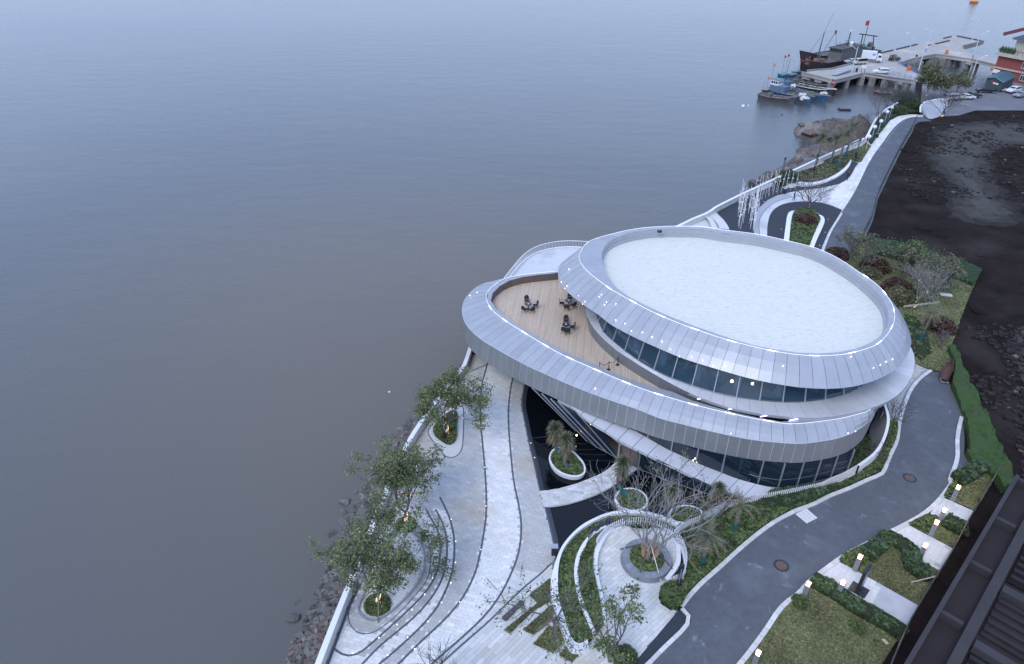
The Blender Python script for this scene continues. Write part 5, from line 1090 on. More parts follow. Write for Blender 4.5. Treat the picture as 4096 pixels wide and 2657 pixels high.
def tree(label, base, H, seed, spread=.8, trunkh=1.8, nl=5, levels=4, leaves=6000, leafm='leaf', barkm='bark', r0=.13, lean=(0, 0), leafsize=.10, clump=.45, wrap=None, up=.35, name='tree', kids=(2, 3), lenf=.72, fairy=0, cat='tree', stakes=0, group=None, z=0):
    rng = random.Random(seed); base = Vector((base[0], base[1], z)); segs, tips = skeleton(rng, base, H, spread, trunkh, nl, levels, lean, r0, up, kids=kids, lenf=lenf)
    t = thing(name, tuple(base), label, cat, group)
    b = MB(); b.tube(segs[0][0], segs[0][1], 8); part('trunk', b, M[barkm], t)
    b = MB()
    for pts, rr, lv in segs[1:]:
        if lv <= 2: b.tube(pts, [max(r, .02) for r in rr], 5 if lv < 2 else 4, cap=False)
        else: b.tube(pts[::1] if lv < 4 else [pts[0], pts[-1]], [max(r, .013) for r in (rr if lv < 4 else (rr[0], rr[-1]))], 3, cap=False)
    part('branches', b, M[barkm], t)
    if leaves:
        n = leaves; T = np.array([p[0] for p in tips]); k = NR.integers(0, len(T), n); C = T[k]+NR.normal(size=(n, 3))*clump*np.array([1, 1, .7]); A, B = rnd_axes(n, leafsize, .3, .55)
        ct = NR.uniform(.7, 1.25, len(T)); c = part('crown', MB().box((0, 0, -50), (.01, .01, .01)), M[leafm], t); me = quads_mesh('crown', C-np.array(base), A, B, ct[k]*NR.uniform(.75, 1.25, n), M[leafm]); c.data = me
    if wrap: part('trunk_wrapping', MB().tube([base+Vector((lean[0]*z_, lean[1]*z_, z_)) for z_ in (wrap[0], wrap[1])], r0*1.45, 8), M[wrap[2]], t)
    if fairy:
        b = MB()
        for i in range(fairy):
            s = rng.choice([q for q in segs if q[2] <= 2]); f = rng.random(); j = min(int(f*(len(s[0])-1)), len(s[0])-2); p = s[0][j].lerp(s[0][j+1], rng.random())+Vector((rng.gauss(0, .08), rng.gauss(0, .08), 0)); b.box(p, (.04, .04, .04), rng.random())
        part('fairy_lights', b, M['warmdot'], t, stuff=True)
        b = MB(); 
        for i in range(9): a = i*.9; zz = .3+i*trunkh*.09; b.tube([base+Vector((math.cos(a+q)*(r0+.05)+lean[0]*zz, math.sin(a+q)*(r0+.05)+lean[1]*zz, zz+q*.03)) for q in (0, 1, 2, 3)], .013, 4)
        part('light_rope', b, M['warmdot'], t, stuff=True)
    for i in range(stakes):
        a = i*math.tau/stakes+.7; foot = base+Vector((math.cos(a)*1.5, math.sin(a)*1.5, 0)); part('stake', MB().tube([foot, base+Vector((lean[0]*1.9, lean[1]*1.9, min(2.2, H*.4)))], .05, 6), M['stake'], t)
    return t
def P0(fr, x, y): p = Q(fr, x, y); return (p.x, p.y)
# island bed with tree 1
ti = smooth(QL('4', [(1255,850),(1262,810),(1300,770),(1340,730),(1400,690),(1440,700),(1440,800),(1437,880),(1425,925),(1390,950),(1355,945),(1310,915),(1270,885)]), True, 3)
tio = smooth(QL('4', [(1212,855),(1225,815),(1290,740),(1350,680),(1420,640),(1480,640),(1492,720),(1490,860),(1480,975),(1450,1030),(1400,1052),(1350,1040),(1300,980),(1240,905)]), True, 3)
b = MB(); b.poly(setz(tio, .012)); struct('pale_tree_surround', b, M['kerb']); strip('dark_stone_line', tio+[tio[0]], .1, .018, 'strip')
sheet('soil', ti, .02, 'soil'); cover('ground_cover', ti, 0, .3, .07, 6000, M['cover'], 'green planting at the foot of the farthest plaza tree', cat='ground cover')
for fr, x, y, r, lab in (('5', 812, 1080, 1.02, 'circle of low planting under the southern plaza tree'), ('5', 1042, 445, .9, 'circle of low planting under the middle plaza tree')):
    c = Q(fr, x, y); P = [(c.x+r*math.cos(a), c.y+r*math.sin(a)*.95) for a in np.linspace(0, math.tau, 20, endpoint=False)]; cover('ground_cover', P, 0, .28, .07, 3500, M['cover'], lab, cat='ground cover')
tree('leafy evergreen tree with fairy lights in the triangular bed of the plaza', P0('4', 1365, 880), 7.8, 11, .85, 1.5, 6, 4, 8800, lean=(-.02, .02), fairy=40, leafsize=.08, clump=.26)
tree('leafy evergreen tree in the middle of the plaza shore, above the round step', P0('5', 1040, 440), 8.2, 12, .95, 1.5, 6, 4, 8800, lean=(.03, .02), fairy=25, leafsize=.08, clump=.26)
tree('southernmost leafy evergreen tree with teal wrapped trunk and wooden props', P0('5', 815, 1080), 8.8, 13, 1.0, 1.7, 6, 4, 9600, wrap=(1.4, 1.9, 'teal'), lean=(.13, .08), fairy=30, stakes=3, leafsize=.08, clump=.26)
tree('leaning bare tree with sparse young leaves beside the crescent wall', P0('6', 440, 1330), 7.6, 14, .75, 1.6, 5, 4, 900, 'leaf_y', 'bark', .12, lean=(-.10, .05), leafsize=.075, clump=.2, stakes=3)
tree('thin tree with dark leaf tufts at the bottom edge of the terrace', P0('6', 870, 1520), 6.8, 25, .7, 1.1, 5, 3, 1500, 'leaf', 'bark', .13, lean=(.03, .05), leafsize=.085, clump=.17, kids=(2, 3))
tree('leafless tree crown rising into the bottom edge of the picture', (P0('5', 1300, 1544)[0]+.2, P0('5', 1300, 1544)[1]-3.2), 5.2, 16, .8, 1.2, 5, 4, 0, None, 'bark_dk', .10)
# big bare multi-stem tree in the round planter
rng = random.Random(5); t = thing('bare_tree', (pcx, pcy, .5), 'large bare multi-stemmed tree with gilded trunk bases in the round planter', 'tree')
for i in range(6):
    a = i*math.tau/6; bx, by = pcx+.25+.5*math.cos(a), pcy+.1+.35*math.sin(a); segs, tips = skeleton(rng, (bx, by, .5), 9.6, .32, 1.7, 2, 4, (math.cos(a)*.20+.05, math.sin(a)*.20+.03), .12, .6, kids=(2, 2))
    part('trunk', MB().tube(segs[0][0], segs[0][1], 8), M['bark_lt'], t)
    b = MB(); [b.tube(p_, [max(r_, .013) for r_ in q_], 5 if lv < 3 else 3, cap=False) for p_, q_, lv in segs[1:]]; part('branches', b, M['bark_lt'], t)
    b = MB(); s = segs[0][0]; [b.tube([s[0].lerp(s[2], .12*k+.05)+Vector((math.cos(q+k)*.15, math.sin(q+k)*.15, q*.02)) for q in (0, 1.2, 2.4, 3.6, 4.8)], .03, 4) for k in range(7)]; part('gold_light_rope', b, M['gild'], t)
    if i in (1, 4): T = np.array([q[0] for q in tips]); k = NR.integers(0, len(T), 120); C = T[k]+NR.normal(size=(120, 3))*.2-np.array((pcx, pcy, .5)); A, B = rnd_axes(120, .07, .3, .55); link('young_leaves', quads_mesh('young_leaves', C, A, B, NR.uniform(.7, 1.2, 120), M['leaf_y']), t)
for (x, y), (x2, y2), mm in (((950,635),(1120,545),'stake'),((1090,880),(1140,610),'stake'),((1385,815),(1290,560),'stake')):
    a = Q('6', x, y, .02); part('prop', MB().tube([a, Vector((pcx, pcy, 2.4)).lerp(a, .25)], .05, 6), M['bark_dk'], t)
part('guy_rope', MB().tube([Q('6', 1275, 890, .02), Vector((pcx+.2, pcy, 1.9))], .03, 5), M['white'], t)
tree('bare twiggy tree on the island of the northern oval drive', P0('N', 1740, 1010), 7.2, 31, 1.0, 1.0, 6, 4, 0, None, 'bark', .14, wrap=(.1, .9, 'teal'), fairy=25, up=.5, kids=(2, 3))
tree('second bare twiggy tree beside the first on the northern island', P0('N', 1700, 1000), 6.2, 32, .8, .8, 5, 4, 0, None, 'bark', .10, up=.5, kids=(2, 3))
for k, (x, y, h, lab) in enumerate([(560,640,5,'bare grey shrub tree closest to the sea wall bend'),(650,500,7,'tall bare shrub tree behind the second globe lamp'),(760,420,7.5,'tall bare shrub tree leaning over the sea wall'),(860,380,6.5,'bare shrub tree beside the round green bush')]):
    tree(lab, P0('E', x, y), h, 40+k, .9, .4, 7, 4, 0, None, 'bark_dk', .07, up=.7, kids=(2, 3), name='bare_shrub', cat='shrub')
tree('bright green tree in front of the pier approach', P0('E', 1200, 290), 8.5, 50, .9, 2.5, 6, 4, 9000, 'olive', leafsize=.16, clump=.6, fairy=20)
tree('yellowish thin tree behind the curved white wall', P0('E', 1560, 250), 6.5, 51, .9, 2, 5, 4, 2500, 'olive', leafsize=.14, clump=.5)
tree('dark bare tree rooted by the curved white wall with fairy lights', P0('E', 1400, 510), 7.5, 52, 1.0, .6, 8, 4, 300, 'olive', 'bark_dk', .12, up=.6, fairy=40)
for k, (fr, x, y, h, lm, n, bk, lab) in enumerate([('3',990,350,7,'olive',900,'bark','thin tree with sparse leaves at the far rim of the roof'),('3',1080,420,7.5,'olive',500,'bark','second thin tree right of the russet bush'),('3',1390,480,6,'olive',2200,'bark','leafy olive tree against the dark netting'),('3',1500,720,8.5,'olive',0,'bark_lt','pale bare tree with fairy lights beside the bamboo props'),('3',1590,700,8,'olive',400,'bark_lt','second pale bare tree in the middle of the garden'),('3',1650,640,8,'olive',1100,'bark','tall olive tree with drooping twigs near the fence'),('3',1700,560,6,'olive',1200,'bark','yellowish tree under the netting corner'),('3',1700,1010,3,'olive',0,'bark','low bare shrub by the lower fence'),('3',1440,420,6,'leaf_y',900,'bark','light green tree top touching the netting')]):
    tree(lab, P0(fr, x, y), h*.85, 60+k, .5, 1.4 if h > 4 else .3, 5, 4, n, lm, bk, .09, leafsize=.10, clump=.25, fairy=20 if 'fairy' in lab else 0, wrap=(.2, 1.4, 'teal') if k in (3, 4) else None)
for k, (x, y, h, lab) in enumerate([(815,850,3.4,'bare shrub at the tip of the hedge strip by the pebble apron'),(600,1290,2.2,'small bare shrub against the fin wall')]): tree(lab, P0('F', x, y), h, 80+k, 1.0, .2, 8, 3, 0, None, 'bark_dk', .05, name='bare_shrub', cat='shrub', up=.5)
part_b = MB(); a = Q('3', 1420, 690, 1.2); c = Q('3', 1700, 655, 1.4)
tt = thing('bamboo_prop', (a.x, a.y, 0), 'pale bamboo props tied between the garden trees', 'prop')
for dz in (0, .15): part('pole', MB().tube([a+Vector((0, 0, dz)), c+Vector((0, 0, dz))], .05, 5), M['rope'], tt)
# ---------------- palms ----------------
def palm(label, pts, head_r, seed, wrapn=2, dry=.3, n=26, droop=.9, z_r=(.15, .12), fan=True, tied=False, shag=0):
    """pts: trunk points in the world; head at the last"""
    rng = random.Random(seed); pts = [Vector(p) for p in pts]; t = thing('palm_tree', tuple(pts[0]), label, 'palm tree')
    tr = smooth(pts, n=4); k = int(len(tr)*wrapn)
    part('trunk', MB().tube(tr, [z_r[0]+(z_r[1]-z_r[0])*i/len(tr) for i in range(len(tr))], 8), M['bark'], t)
    if k > 1: part('trunk_wrapping', MB().tube(tr[:k], z_r[0]*1.35, 8), M['teal'], t)
    top = tr[-1]
    if shag:
        for nm_, cnt, e0, e1, mm, l0, l1, dz in (('green_leaves', shag, -.25, 1.45, 'palm_leaf', .7, 1.0, .25), ('dead_leaf_skirt', int(shag*.8), -1.5, -.3, 'palm_dry', .6, .95, -.1)):
            b = MB()
            for _ in range(cnt):
                a = rng.uniform(0, math.tau); el = rng.uniform(e0, e1); d = Vector((math.cos(a)*math.cos(el), math.sin(a)*math.cos(el), math.sin(el))); L = head_r*rng.uniform(l0, l1)*(.8 if nm_[0] == 'g' else 1)
                o_ = top+Vector((0, 0, rng.uniform(-.1, .25) if dz > 0 else -rng.uniform(0, head_r*.7)))+d*.08; mid = o_+d*L*.55+Vector((rng.gauss(0, .03), rng.gauss(0, .03), 0)); tip = o_+d*L+Vector((0, 0, -L*.22)); w_ = d.cross(Vector((rng.gauss(0, 1), rng.gauss(0, 1), 1))).normalized()*.028
                b.add([o_-w_*.5, o_+w_*.5, mid+w_, mid-w_, tip], [(0, 1, 2, 3), (3, 2, 4)], rng.uniform(.55, 1.35))
            part(nm_, b, M[mm], t, stuff=True)
        return t
    for q in range(n):
        a = rng.uniform(0, math.tau); el = rng.uniform(-.7, 1.25) if not tied else rng.uniform(.5, 1.4); L = head_r*rng.uniform(.75, 1.15)
        d = Vector((math.cos(a)*math.cos(el), math.sin(a)*math.cos(el), math.sin(el))); b = MB(); P = []; p = top.copy(); v = d.copy()
        for s in range(5): P.append(p.copy()); p = p+v*(L/4); v = (v+Vector((0, 0, -droop*.22*(1.2 if el < .5 else .8)))).normalized()
        b.tube(P[:4], .018, 3, cap=False); sd_ = d.cross(Vector((0, 0, 1))).normalized()
        for s in range(1, 5):
            for k2 in range(3):
                for sg_ in (-1, 1):
                    o_ = P[s-1].lerp(P[s], k2/3); ax = (P[s]-P[s-1]).normalized(); tip = o_+(sd_*sg_*.8+ax*.8+Vector((0, 0, -.25*rng.random()))).normalized()*L*.30*(1.1-.15*s); w_ = ax*.035
                    b.add([o_-w_, o_+w_, tip+Vector((rng.gauss(0, .03), rng.gauss(0, .03), rng.gauss(0, .03)))], [(0, 1, 2)], rng.uniform(.6, 1.3))
        part('frond', b, M['palm_dry'] if (rng.random() < dry or el < -.3) else M['palm_leaf'], t)
    return t
def up(fr, x, y, z): return Q(fr, x, y, z)
def vpalm(fr, x, y, h, lean=(0, 0)): p = Q(fr, x, y, 0); return [p, p+Vector((lean[0]*.4, lean[1]*.4, h*.4)), p+Vector((lean[0], lean[1], h))]
palm('bent palm with teal wrapped curved trunk, left one of the oval planter', [up('8',495,832,.3), up('8',455,800,.75), up('8',432,735,1.6), up('8',425,690,2.4), up('8',440,630,3.3)], 1.25, 1, .55, .5, 34, 1.4, shag=420)
palm('shorter palm with dry skirt, right one of the oval planter', [up('8',550,920,.3), up('8',522,912,.45), up('8',512,850,1.3), up('8',515,790,2.2), up('8',525,715,3.3)], 1.3, 2, .28, .5, 34, 1.4, shag=420)
palm('palm with a strongly bent teal trunk in the planter beside the bridge', [up('8',1015,1165,.3), up('8',965,1115,.75), up('8',935,1060,1.5), up('8',938,980,2.6), up('8',975,900,3.6)], 1.35, 3, .5, .75, 34, 1.5, shag=420)
palm('dry palm in the rear planter behind the bare tree', [up('8',1385,1300,.3), up('8',1375,1200,1.6), up('8',1362,1110,2.9)], 1.1, 4, .2, .9, 28, 1.4, shag=420)
palm('green headed palm beside the right end of the white ribbon', [up('8',1682,1250,.1), up('8',1690,1180,1.2), up('8',1732,1100,2.7)], 1.0, 5, .0, .25, 28, 1.4, shag=420)
palm('dry sparse palm just behind the slatted fence', [up('8',1720,1330,.1), up('8',1800,1220,1.6), up('8',1830,1170,2.6)], 1.0, 6, .0, .8, 14, 1.3)
palm('palm with teal trunk and long drooping fronds nearest the road', vpalm('6', 1598, 752, 3.3, (.1, .1)), 1.9, 7, .5, .25, 48, 1.3)
palm('palm with teal trunk and dry head further up the hedge', vpalm('6', 1848, 495, 3.1, (.1, .1)), 1.6, 8, .5, .85, 16, 1.2)
palm('palm between the bare tree and the long fence', vpalm('6', 1560, 530, 3.4, (.2, .1)), 1.4, 9, .35, .6, 20, 1.3)
for k, (x, y, h, lab) in enumerate([(1822,470,5.6,'nearest of the four northern palms, with an unwrapped trunk'),(1988,478,5.4,'second of the four northern palms'),(2078,505,6.8,'third northern palm with a tall teal wrapped trunk'),(2168,392,6.6,'farthest northern palm with a teal wrapped trunk')]):
    palm(lab, vpalm('N', x, y, h, (.1, 0)), 3.0, 20+k, (.0, .3, .4, .4)[k], .25, 46, 1.1, (.22, .18))
palm('palm with teal wrapped trunk in the east garden', vpalm('3', 1550, 965, 4.2, (.2, .1)), 2.1, 30, .5, .3, 30, 1.2)
palm('bushy palm by the netting corner of the east garden', vpalm('3', 1740, 560, 3.6, (.3, .1)), 2.0, 31, .3, .3, 28, 1.2)
# =====================================================================================
# ROCKS
# =====================================================================================
from mathutils import noise as NZ
def rock_mesh(seed, flat=.7, m='rock', sub=2, rough=.35):
    import bmesh
    bm = bmesh.new(); bmesh.ops.create_icosphere(bm, subdivisions=sub, radius=1); rng = random.Random(seed); off = Vector((seed*3.1, seed*1.7, 0))
    cuts = [(Vector((rng.gauss(0, 1), rng.gauss(0, 1), rng.gauss(0, .6))).normalized(), rng.uniform(.45, .85)) for _ in range(8)]
    for v in bm.verts:
        p = v.co.copy()
        for n, d in cuts:
            e = p.dot(n)-d
            if e > 0: p -= n*e
        p *= 1+rough*.3*NZ.noise(p*1.6+off); p.z *= flat; v.co = p
    me = bpy.data.meshes.new('boulder'); bm.to_mesh(me); bm.free(); me.materials.append(M[m]); at = me.attributes.new('tone', 'FLOAT', 'FACE'); t = rng.uniform(.7, 1.5); at.data.foreach_set('value', [t]*len(me.polygons)); return me
RM = [rock_mesh(s, R.uniform(.6, .9)) for s in range(14)]
def boulders(P, n, wmin, wmax, label, group, smin=.25, smax=.75, side=1, z_top=-1.4, den=1.0, p_out=.15):
    P = resample(P, .25); NN = normals2(P); k = 0
    while k < n:
        i = R.randrange(len(P)); f = R.random()**1.1; d = wmin+(wmax-wmin)*f
        if R.random() < p_out: d = wmax+R.uniform(0, 1.8); f = 1.05
        q = P[i]+NN[i]*side*d; s = R.uniform(smin, smax)*(1.25 if R.random() < .18 else 1)
        z = z_top+(WZ-z_top)*min(1, f)+R.uniform(-.15, .1) if f <= 1 else WZ-s*.25
        o = link('boulder', R.choice(RM), None, (q.x, q.y, z)); o.rotation_euler = (R.uniform(-.4, .4), R.uniform(-.4, .4), R.uniform(0, 6.3)); o.scale = (s*R.uniform(.8, 1.4), s, s*R.uniform(.7, 1.1)); 
        if 'plaza' in label:
            zn = 0 if q.y < 31 else 1 if q.y < 36 else 2 if q.y < 42 else 3 if q.y < 48 else 4 if q.y < 56 else 5
            pl = ['at the very bottom of the picture', 'below the southernmost plaza tree', 'below the middle plaza tree', 'between the middle and the farthest plaza tree', 'below the farthest plaza tree', 'just below the silver overhang'][zn]
            lb_ = ('boulder standing off in the water ' if f > 1 else ('big wet boulder piled ' if s > .45 else 'smaller wet boulder piled '))+pl
        else: lb_ = ('large' if s > .85 else 'small')+' tan or grey boulder on the rocky shore '+('below the palms' if q.x > 55 else 'behind the white poles')
        tag(o, lb_, 'boulder', group); k += 1
outside = setz(PA, 0)
sgn = 1 if side_of(outside, outside[20].x-5, outside[20].y) > 0 else -1
lab = 'dark wet boulder among those piled below the plaza sea wall'
boulders([p for p in outside if p.y > 22], 295, 1.4, 3.5, lab, 'boulders along the plaza sea wall', .26, .62, sgn, -2.2, p_out=.11)
def rubble(name, P, side, w0, w1, zt, label, m='rock', n=4200, s=.17):
    P = resample(P, .5); NN = normals2(P); b = MB(); b.ribbon([Vector((p.x, p.y, zt)) for p in offs(P, side*w0)], [Vector((p.x, p.y, WZ-.3)) for p in offs(P, side*w1)])
    for _ in range(n):
        i = R.randrange(len(P)); f = R.random(); q = P[i]+NN[i]*side*(w0+(w1-w0)*f); r = R.uniform(.6, 1.6)*s; a = R.random()*3
        b.box((q.x, q.y, zt+(WZ-.3-zt)*f+r*.3), (r*2, r*1.5, r*1.2), M=Matrix.Rotation(a, 3, 'Z')@Matrix.Rotation(R.uniform(-.6, .6), 3, 'X'), tone=R.uniform(.5, 1.6))
    o = part(name, b, M[m]); tag(o, label, 'rubble', kind='stuff')
rubble('rubble_slope', outside, sgn, .0, 4.2, -1.3, 'dark stone rubble filling the gaps between the shore boulders')
# northern outcrop
def outcrop(name, fr, top, label, zt, m='rock_tan', seed=0, step=.5):
    P = resample(smooth(QL(fr, top, WZ), True, 3), 1.2, True); c = sum(P, Vector())/len(P); b = MB(); PP = [(p.x, p.y) for p in P]; PP = PP if area(PP) > 0 else PP[::-1]
    ed = np.array(PP)
    def hz(x, y):
        d = np.min(np.hypot(ed[:, 0]-x, ed[:, 1]-y)); e = min(1, d/4.0)
        return WZ-.3+(zt-WZ)*(e**.7)*(.75+.5*NZ.noise(Vector((x*.16, y*.16, seed))))+1.5*e*(.5-abs(NZ.noise(Vector((x*.22+y*.1, y*.5, seed+4)))))+.9*e*abs(NZ.noise(Vector((x*.9, y*1.2, seed+9))))+.45*e*NZ.noise(Vector((x*2.4, y*2.4, seed+2)))
    x0, x1 = ed[:, 0].min(), ed[:, 0].max(); y0, y1 = ed[:, 1].min(), ed[:, 1].max(); xx = x0
    while xx < x1:
        yy = y0
        while yy < y1:
            q = clip(PP, [(xx, yy), (xx+step, yy), (xx+step, yy+step), (xx, yy+step)])
            if len(q) >= 3 and abs(area(q)) > 1e-3: b.poly([(u, v, hz(u, v)) for u, v in q], R.uniform(.8, 1.2))
            yy += step
        xx += step
    return tag(part(name, b, M[m]), label, 'rock outcrop')
outcrop('rock_outcrop', 'E', [(-360,690),(-300,610),(-150,590),(0,590),(180,570),(340,545),(470,505),(540,560),(560,640),(510,760),(300,830),(100,850),(0,790),(-120,790),(-250,770)], 'brown and grey bedrock outcrop jutting into the sea beyond the palms', -.6)
outcrop('rock_outcrop', 'N', [(1310,610),(1340,545),(1420,510),(1500,440),(1560,390),(1650,330),(1700,290),(1770,250),(1850,240),(2000,230),(2120,170),(2150,280),(1900,400),(1700,500),(1450,620),(1340,670)], 'dark rocky shore sloping below the northern sea wall', -.7, 'rock_tan', 3)
for k in range(34):
    x, y = R.uniform(-330, 520), R.uniform(570, 800); c = Q('E', x, y, -1.8); o_ = bpy.data.objects['rock_outcrop']
    s_ = R.uniform(.4, 1.3)
    if not pip([(p.x, p.y) for p in QL('E', [(-360,690),(-300,610),(-150,590),(0,590),(180,570),(340,545),(470,505),(540,560),(560,640),(510,760),(300,830),(100,850),(0,790),(-120,790),(-250,770)], WZ)], [c.x], [c.y])[0]: continue
    o = link('boulder', R.choice(RM), None, (c.x, c.y, -2.0)); o.rotation_euler = (R.uniform(-.5, .5), R.uniform(-.5, .5), R.uniform(0, 6)); o.scale = (s_*1.4, s_, s_*.8); tag(o, 'loose dark boulder lying on the bedrock outcrop in the bay', 'boulder', 'loose boulders on the bedrock outcrop')
b_out = setz(PB, 0); sgB = 1 if side_of(b_out, b_out[8].x-5, b_out[8].y+4) > 0 else -1
seg = [p for p in b_out if Q('N', 1400, 600).x < p.x < Q('N', 2000, 330).x]
boulders(seg, 42, .8, 7.5, 'tan or grey boulder on the rocky shore below the northern sea wall', 'boulders on the northern shore', .4, 1.3, sgB, -.3, p_out=.02)
for fr, x, y, sc_, lab in (('N',1700,320,1.9,'large tan boulder at the waterline of the northern shore'),('N',1745,350,1.3,'pale boulder just right of the large tan one'),('N',1630,400,1.4,'reddish grey boulder below the pale one'),('E',380,560,1.3,'dark rounded boulder on top of the outcrop'),('N',1915,40,1.0,'white boulder on the tip of the outcrop'),('5',150,1175,.55,'dark boulder alone in the water at the south')):
    q = Q(fr, x, y, -2.6 if fr != '5' else WZ); o = link('boulder', rock_mesh(99+int(x), .75, 'rock_tan' if fr != '5' else 'rock'), None, q); o.scale = (sc_*1.3, sc_, sc_*.8); tag(o, lab, 'boulder')
# =====================================================================================
# PLAZA FURNITURE
# =====================================================================================
# ground LED dots
dots = [('5', p) for p in [(1395,397),(1430,570),(1427,738),(1392,900),(1318,1055),(1210,1205),(1050,1332),(892,1472),(1248,862),(1185,990),(1085,1112),(967,1230),(822,1335),(615,1458),(1105,1424),(1462,1052),(1630,637),(1669,292),(1290,580)]]+[('4', p) for p in [(1631,812),(1660,1127),(1118,1118),(2025,935),(2055,1050)]]+[('N', p) for p in [(1170,868),(1204,911),(1143,957),(1263,825),(1373,838),(1470,813),(1413,1238),(1750,1210),(1967,1119),(1934,1276),(1870,1430),(1852,1050),(1350,790),(1855,735),(2115,715)]]
dm = MB().lathe([(.045, 0), (.045, .02), (.01, .03)], n=10).mesh('ground_light', M['led_dot'])
ordn = ['first', 'second', 'third', 'fourth', 'fifth', 'sixth', 'seventh', 'eighth', 'ninth', 'tenth', 'eleventh', 'twelfth', 'thirteenth', 'fourteenth', 'fifteenth']
dlab = [ordn[k]+' light dot from the top along the outer stone curve round the southern tree' for k in range(8)]+[ordn[k]+' light dot from the top along the inner stone curve round the southern tree' for k in range(6)]+['light dot at the bottom of the second long plaza line', 'light dot low on the second long plaza line', 'light dot halfway down the second long plaza line', 'light dot on the upper middle of the second long plaza line', 'light dot by the twigs of the southern tree']+['light dot on the second long line level with the oval planter', 'light dot on the second long line below the triangular bed', 'light dot at the foot of the sea wall near the middle tree', 'upper light dot on the black pool rim', 'lower light dot on the black pool rim']+[ordn[k]+' light dot of the northern drive counted from the white pole sculpture' for k in range(15)]
for (fr, (x, y)), dl in zip(dots, dlab):
    c = Q(fr, x, y, .02); o = link('ground_light', dm, None, c); tag(o, dl, 'ground light', 'ground lights of the plaza' if fr in '45' else 'ground lights of the northern drive')
# bollard lamps
def bollard(x, y, lab, fr='G'):
    c = Q(fr, x, y); t = thing('bollard_lamp', (c.x, c.y, 0), lab, 'lamp', 'lit stone bollard lamps along the lawns', ANGL)
    t.rotation_euler.z = 0; mA = Matrix.Rotation(ANGL, 3, 'Z')
    b = MB(); b.box((c.x, c.y, .7), (.36, .36, 1.4), ANGL); part('post', b, M['stone_post'], t)
    b = MB()
    for k in range(5): b.box((c.x, c.y, .28*k+.14), (.367, .367, .012), ANGL)
    part('post_joint', b, M['seam'], t)
    b = MB(); b.box((c.x, c.y, 1.575), (.27, .27, .25), ANGL); part('lamp_glass', b, M['lampglass'], t)
    b = MB()
    for dx in (-1, 1):
        for dy in (-1, 1): q = mA@Vector((dx*.165, dy*.165, 0)); b.box((c.x+q.x, c.y+q.y, 1.58), (.035, .035, .3), ANGL)
    for a_, b__ in (((-.165, -.165), (.165, -.165)), ((.165, -.165), (.165, .165)), ((.165, .165), (-.165, .165)), ((-.165, .165), (-.165, -.165))):
        for z in (1.42, 1.73): p, q = mA@Vector((*a_, 0)), mA@Vector((*b__, 0)); b.bar((c.x+p.x, c.y+p.y, z), (c.x+q.x, c.y+q.y, z), .035)
    part('lamp_frame', b, M['rust'], t)
    l = bpy.data.lights.new('bollard_glow', 'POINT'); l.energy = 35; l.color = (1, .72, .42); l.shadow_soft_size = .12; lo = bpy.data.objects.new('bollard_glow', l); COL.objects.link(lo); lo.parent = t; lo.location = (0, 0, 1.95)
e_ = Q('G', 1228, 296)-Q('G', 972, 182); ANGL = math.atan2(e_.y, e_.x)
for x, y, lab in ((1047,205,'lit stone bollard lamp farthest along the road, by the netting bank'),(935,392,'lit bollard lamp standing just behind another at the far path'),(870,492,'lit bollard lamp in front of the pair at the far path'),(778,680,'lit bollard lamp alone at the end of the hedge loop'),(252,775,'lit bollard lamp left of the navy sign'),(112,985,'lit bollard lamp sunk behind the long hedge by the navy sign')): bollard(x, y, lab)
bollard(632, 1012, 'lit bollard lamp at the head of the long hedge near the road', '7'); bollard(238, 1560, 'lit bollard lamp at the bottom edge of the big lawn', '7')
# navy sign
c0, c1 = Q('G', 272, 975), Q('G', 320, 880); ctr = Q('G', 282, 942); ang = math.atan2((Q('G', 335, 1012)-Q('G', 193, 935)).y, (Q('G', 335, 1012)-Q('G', 193, 935)).x)
t = thing('sign_board', (ctr.x, ctr.y, 0), 'dark navy upright sign slab on a black square base', 'sign'); fp = QL('G', [(193,935),(238,870),(373,946),(328,1012)])
b = MB(); b.prism([(p.x, p.y) for p in fp], 0, .09); part('base', b, M['black'], t)
mid0, mid1 = fp[0].lerp(fp[3], .5), fp[1].lerp(fp[2], .5); dvv = (mid1-mid0); sa = math.atan2(dvv.y, dvv.x); cc = mid0.lerp(mid1, .5)
b = MB(); b.box((cc.x, cc.y, 1.35), (1.15, .24, 2.5), sa); part('slab', b, M['black'], t)
nrm_ = Vector((math.sin(sa), -math.cos(sa), 0)); nrm_ = nrm_ if nrm_.x > 0 else -nrm_
b = MB(); q = cc+nrm_*.125; b.box((q.x, q.y, 1.35), (1.1, .012, 2.4), sa); part('sign_face', b, M['navy'], t)
b = MB()
for k in range(7):
    q = cc+nrm_*.135; b.box((q.x, q.y, 2.2-k*.22), (.5 if k % 2 else .65, .008, .05), sa)
part('lettering', b, M['fjoint'], t)
# black light columns
def lightcol(fr, x, y, h, lab):
    c = Q(fr, x, y); t = thing('light_column', (c.x, c.y, 0), lab, 'lamp'); b = MB(); b.box((c.x, c.y, h*.16), (.26, .26, h*.32)); part('base', b, M['black'], t)
    b = MB(); [b.box((c.x+dx*.11, c.y+dy*.11, h*.6), (.035, .035, h*.62)) for dx in (-1, 1) for dy in (-1, 1)]; part('frame', b, M['black'], t)
    b = MB(); b.box((c.x, c.y, h*.95), (.28, .28, h*.1)); part('cap', b, M['black'], t); b = MB(); b.box((c.x, c.y, h*.6), (.06, .06, h*.55)); part('diffuser', b, M['alu'], t)
lightcol('6', 1402, 970, 3.2, 'tall black light column in the rounded hedge end'); lightcol('4', 1343, 895, 2.8, 'black light column in the triangular bed of the plaza'); lightcol('E', 372, 990, 4.2, 'black light column on the bright grass by the northern wall')
lightcol('N', 1795, 560, 3.6, 'black light column between the palms and the sea wall')
lightcol('N', 1408, 640, 4.2, 'black lamp post at the sea wall by the dark shrub')
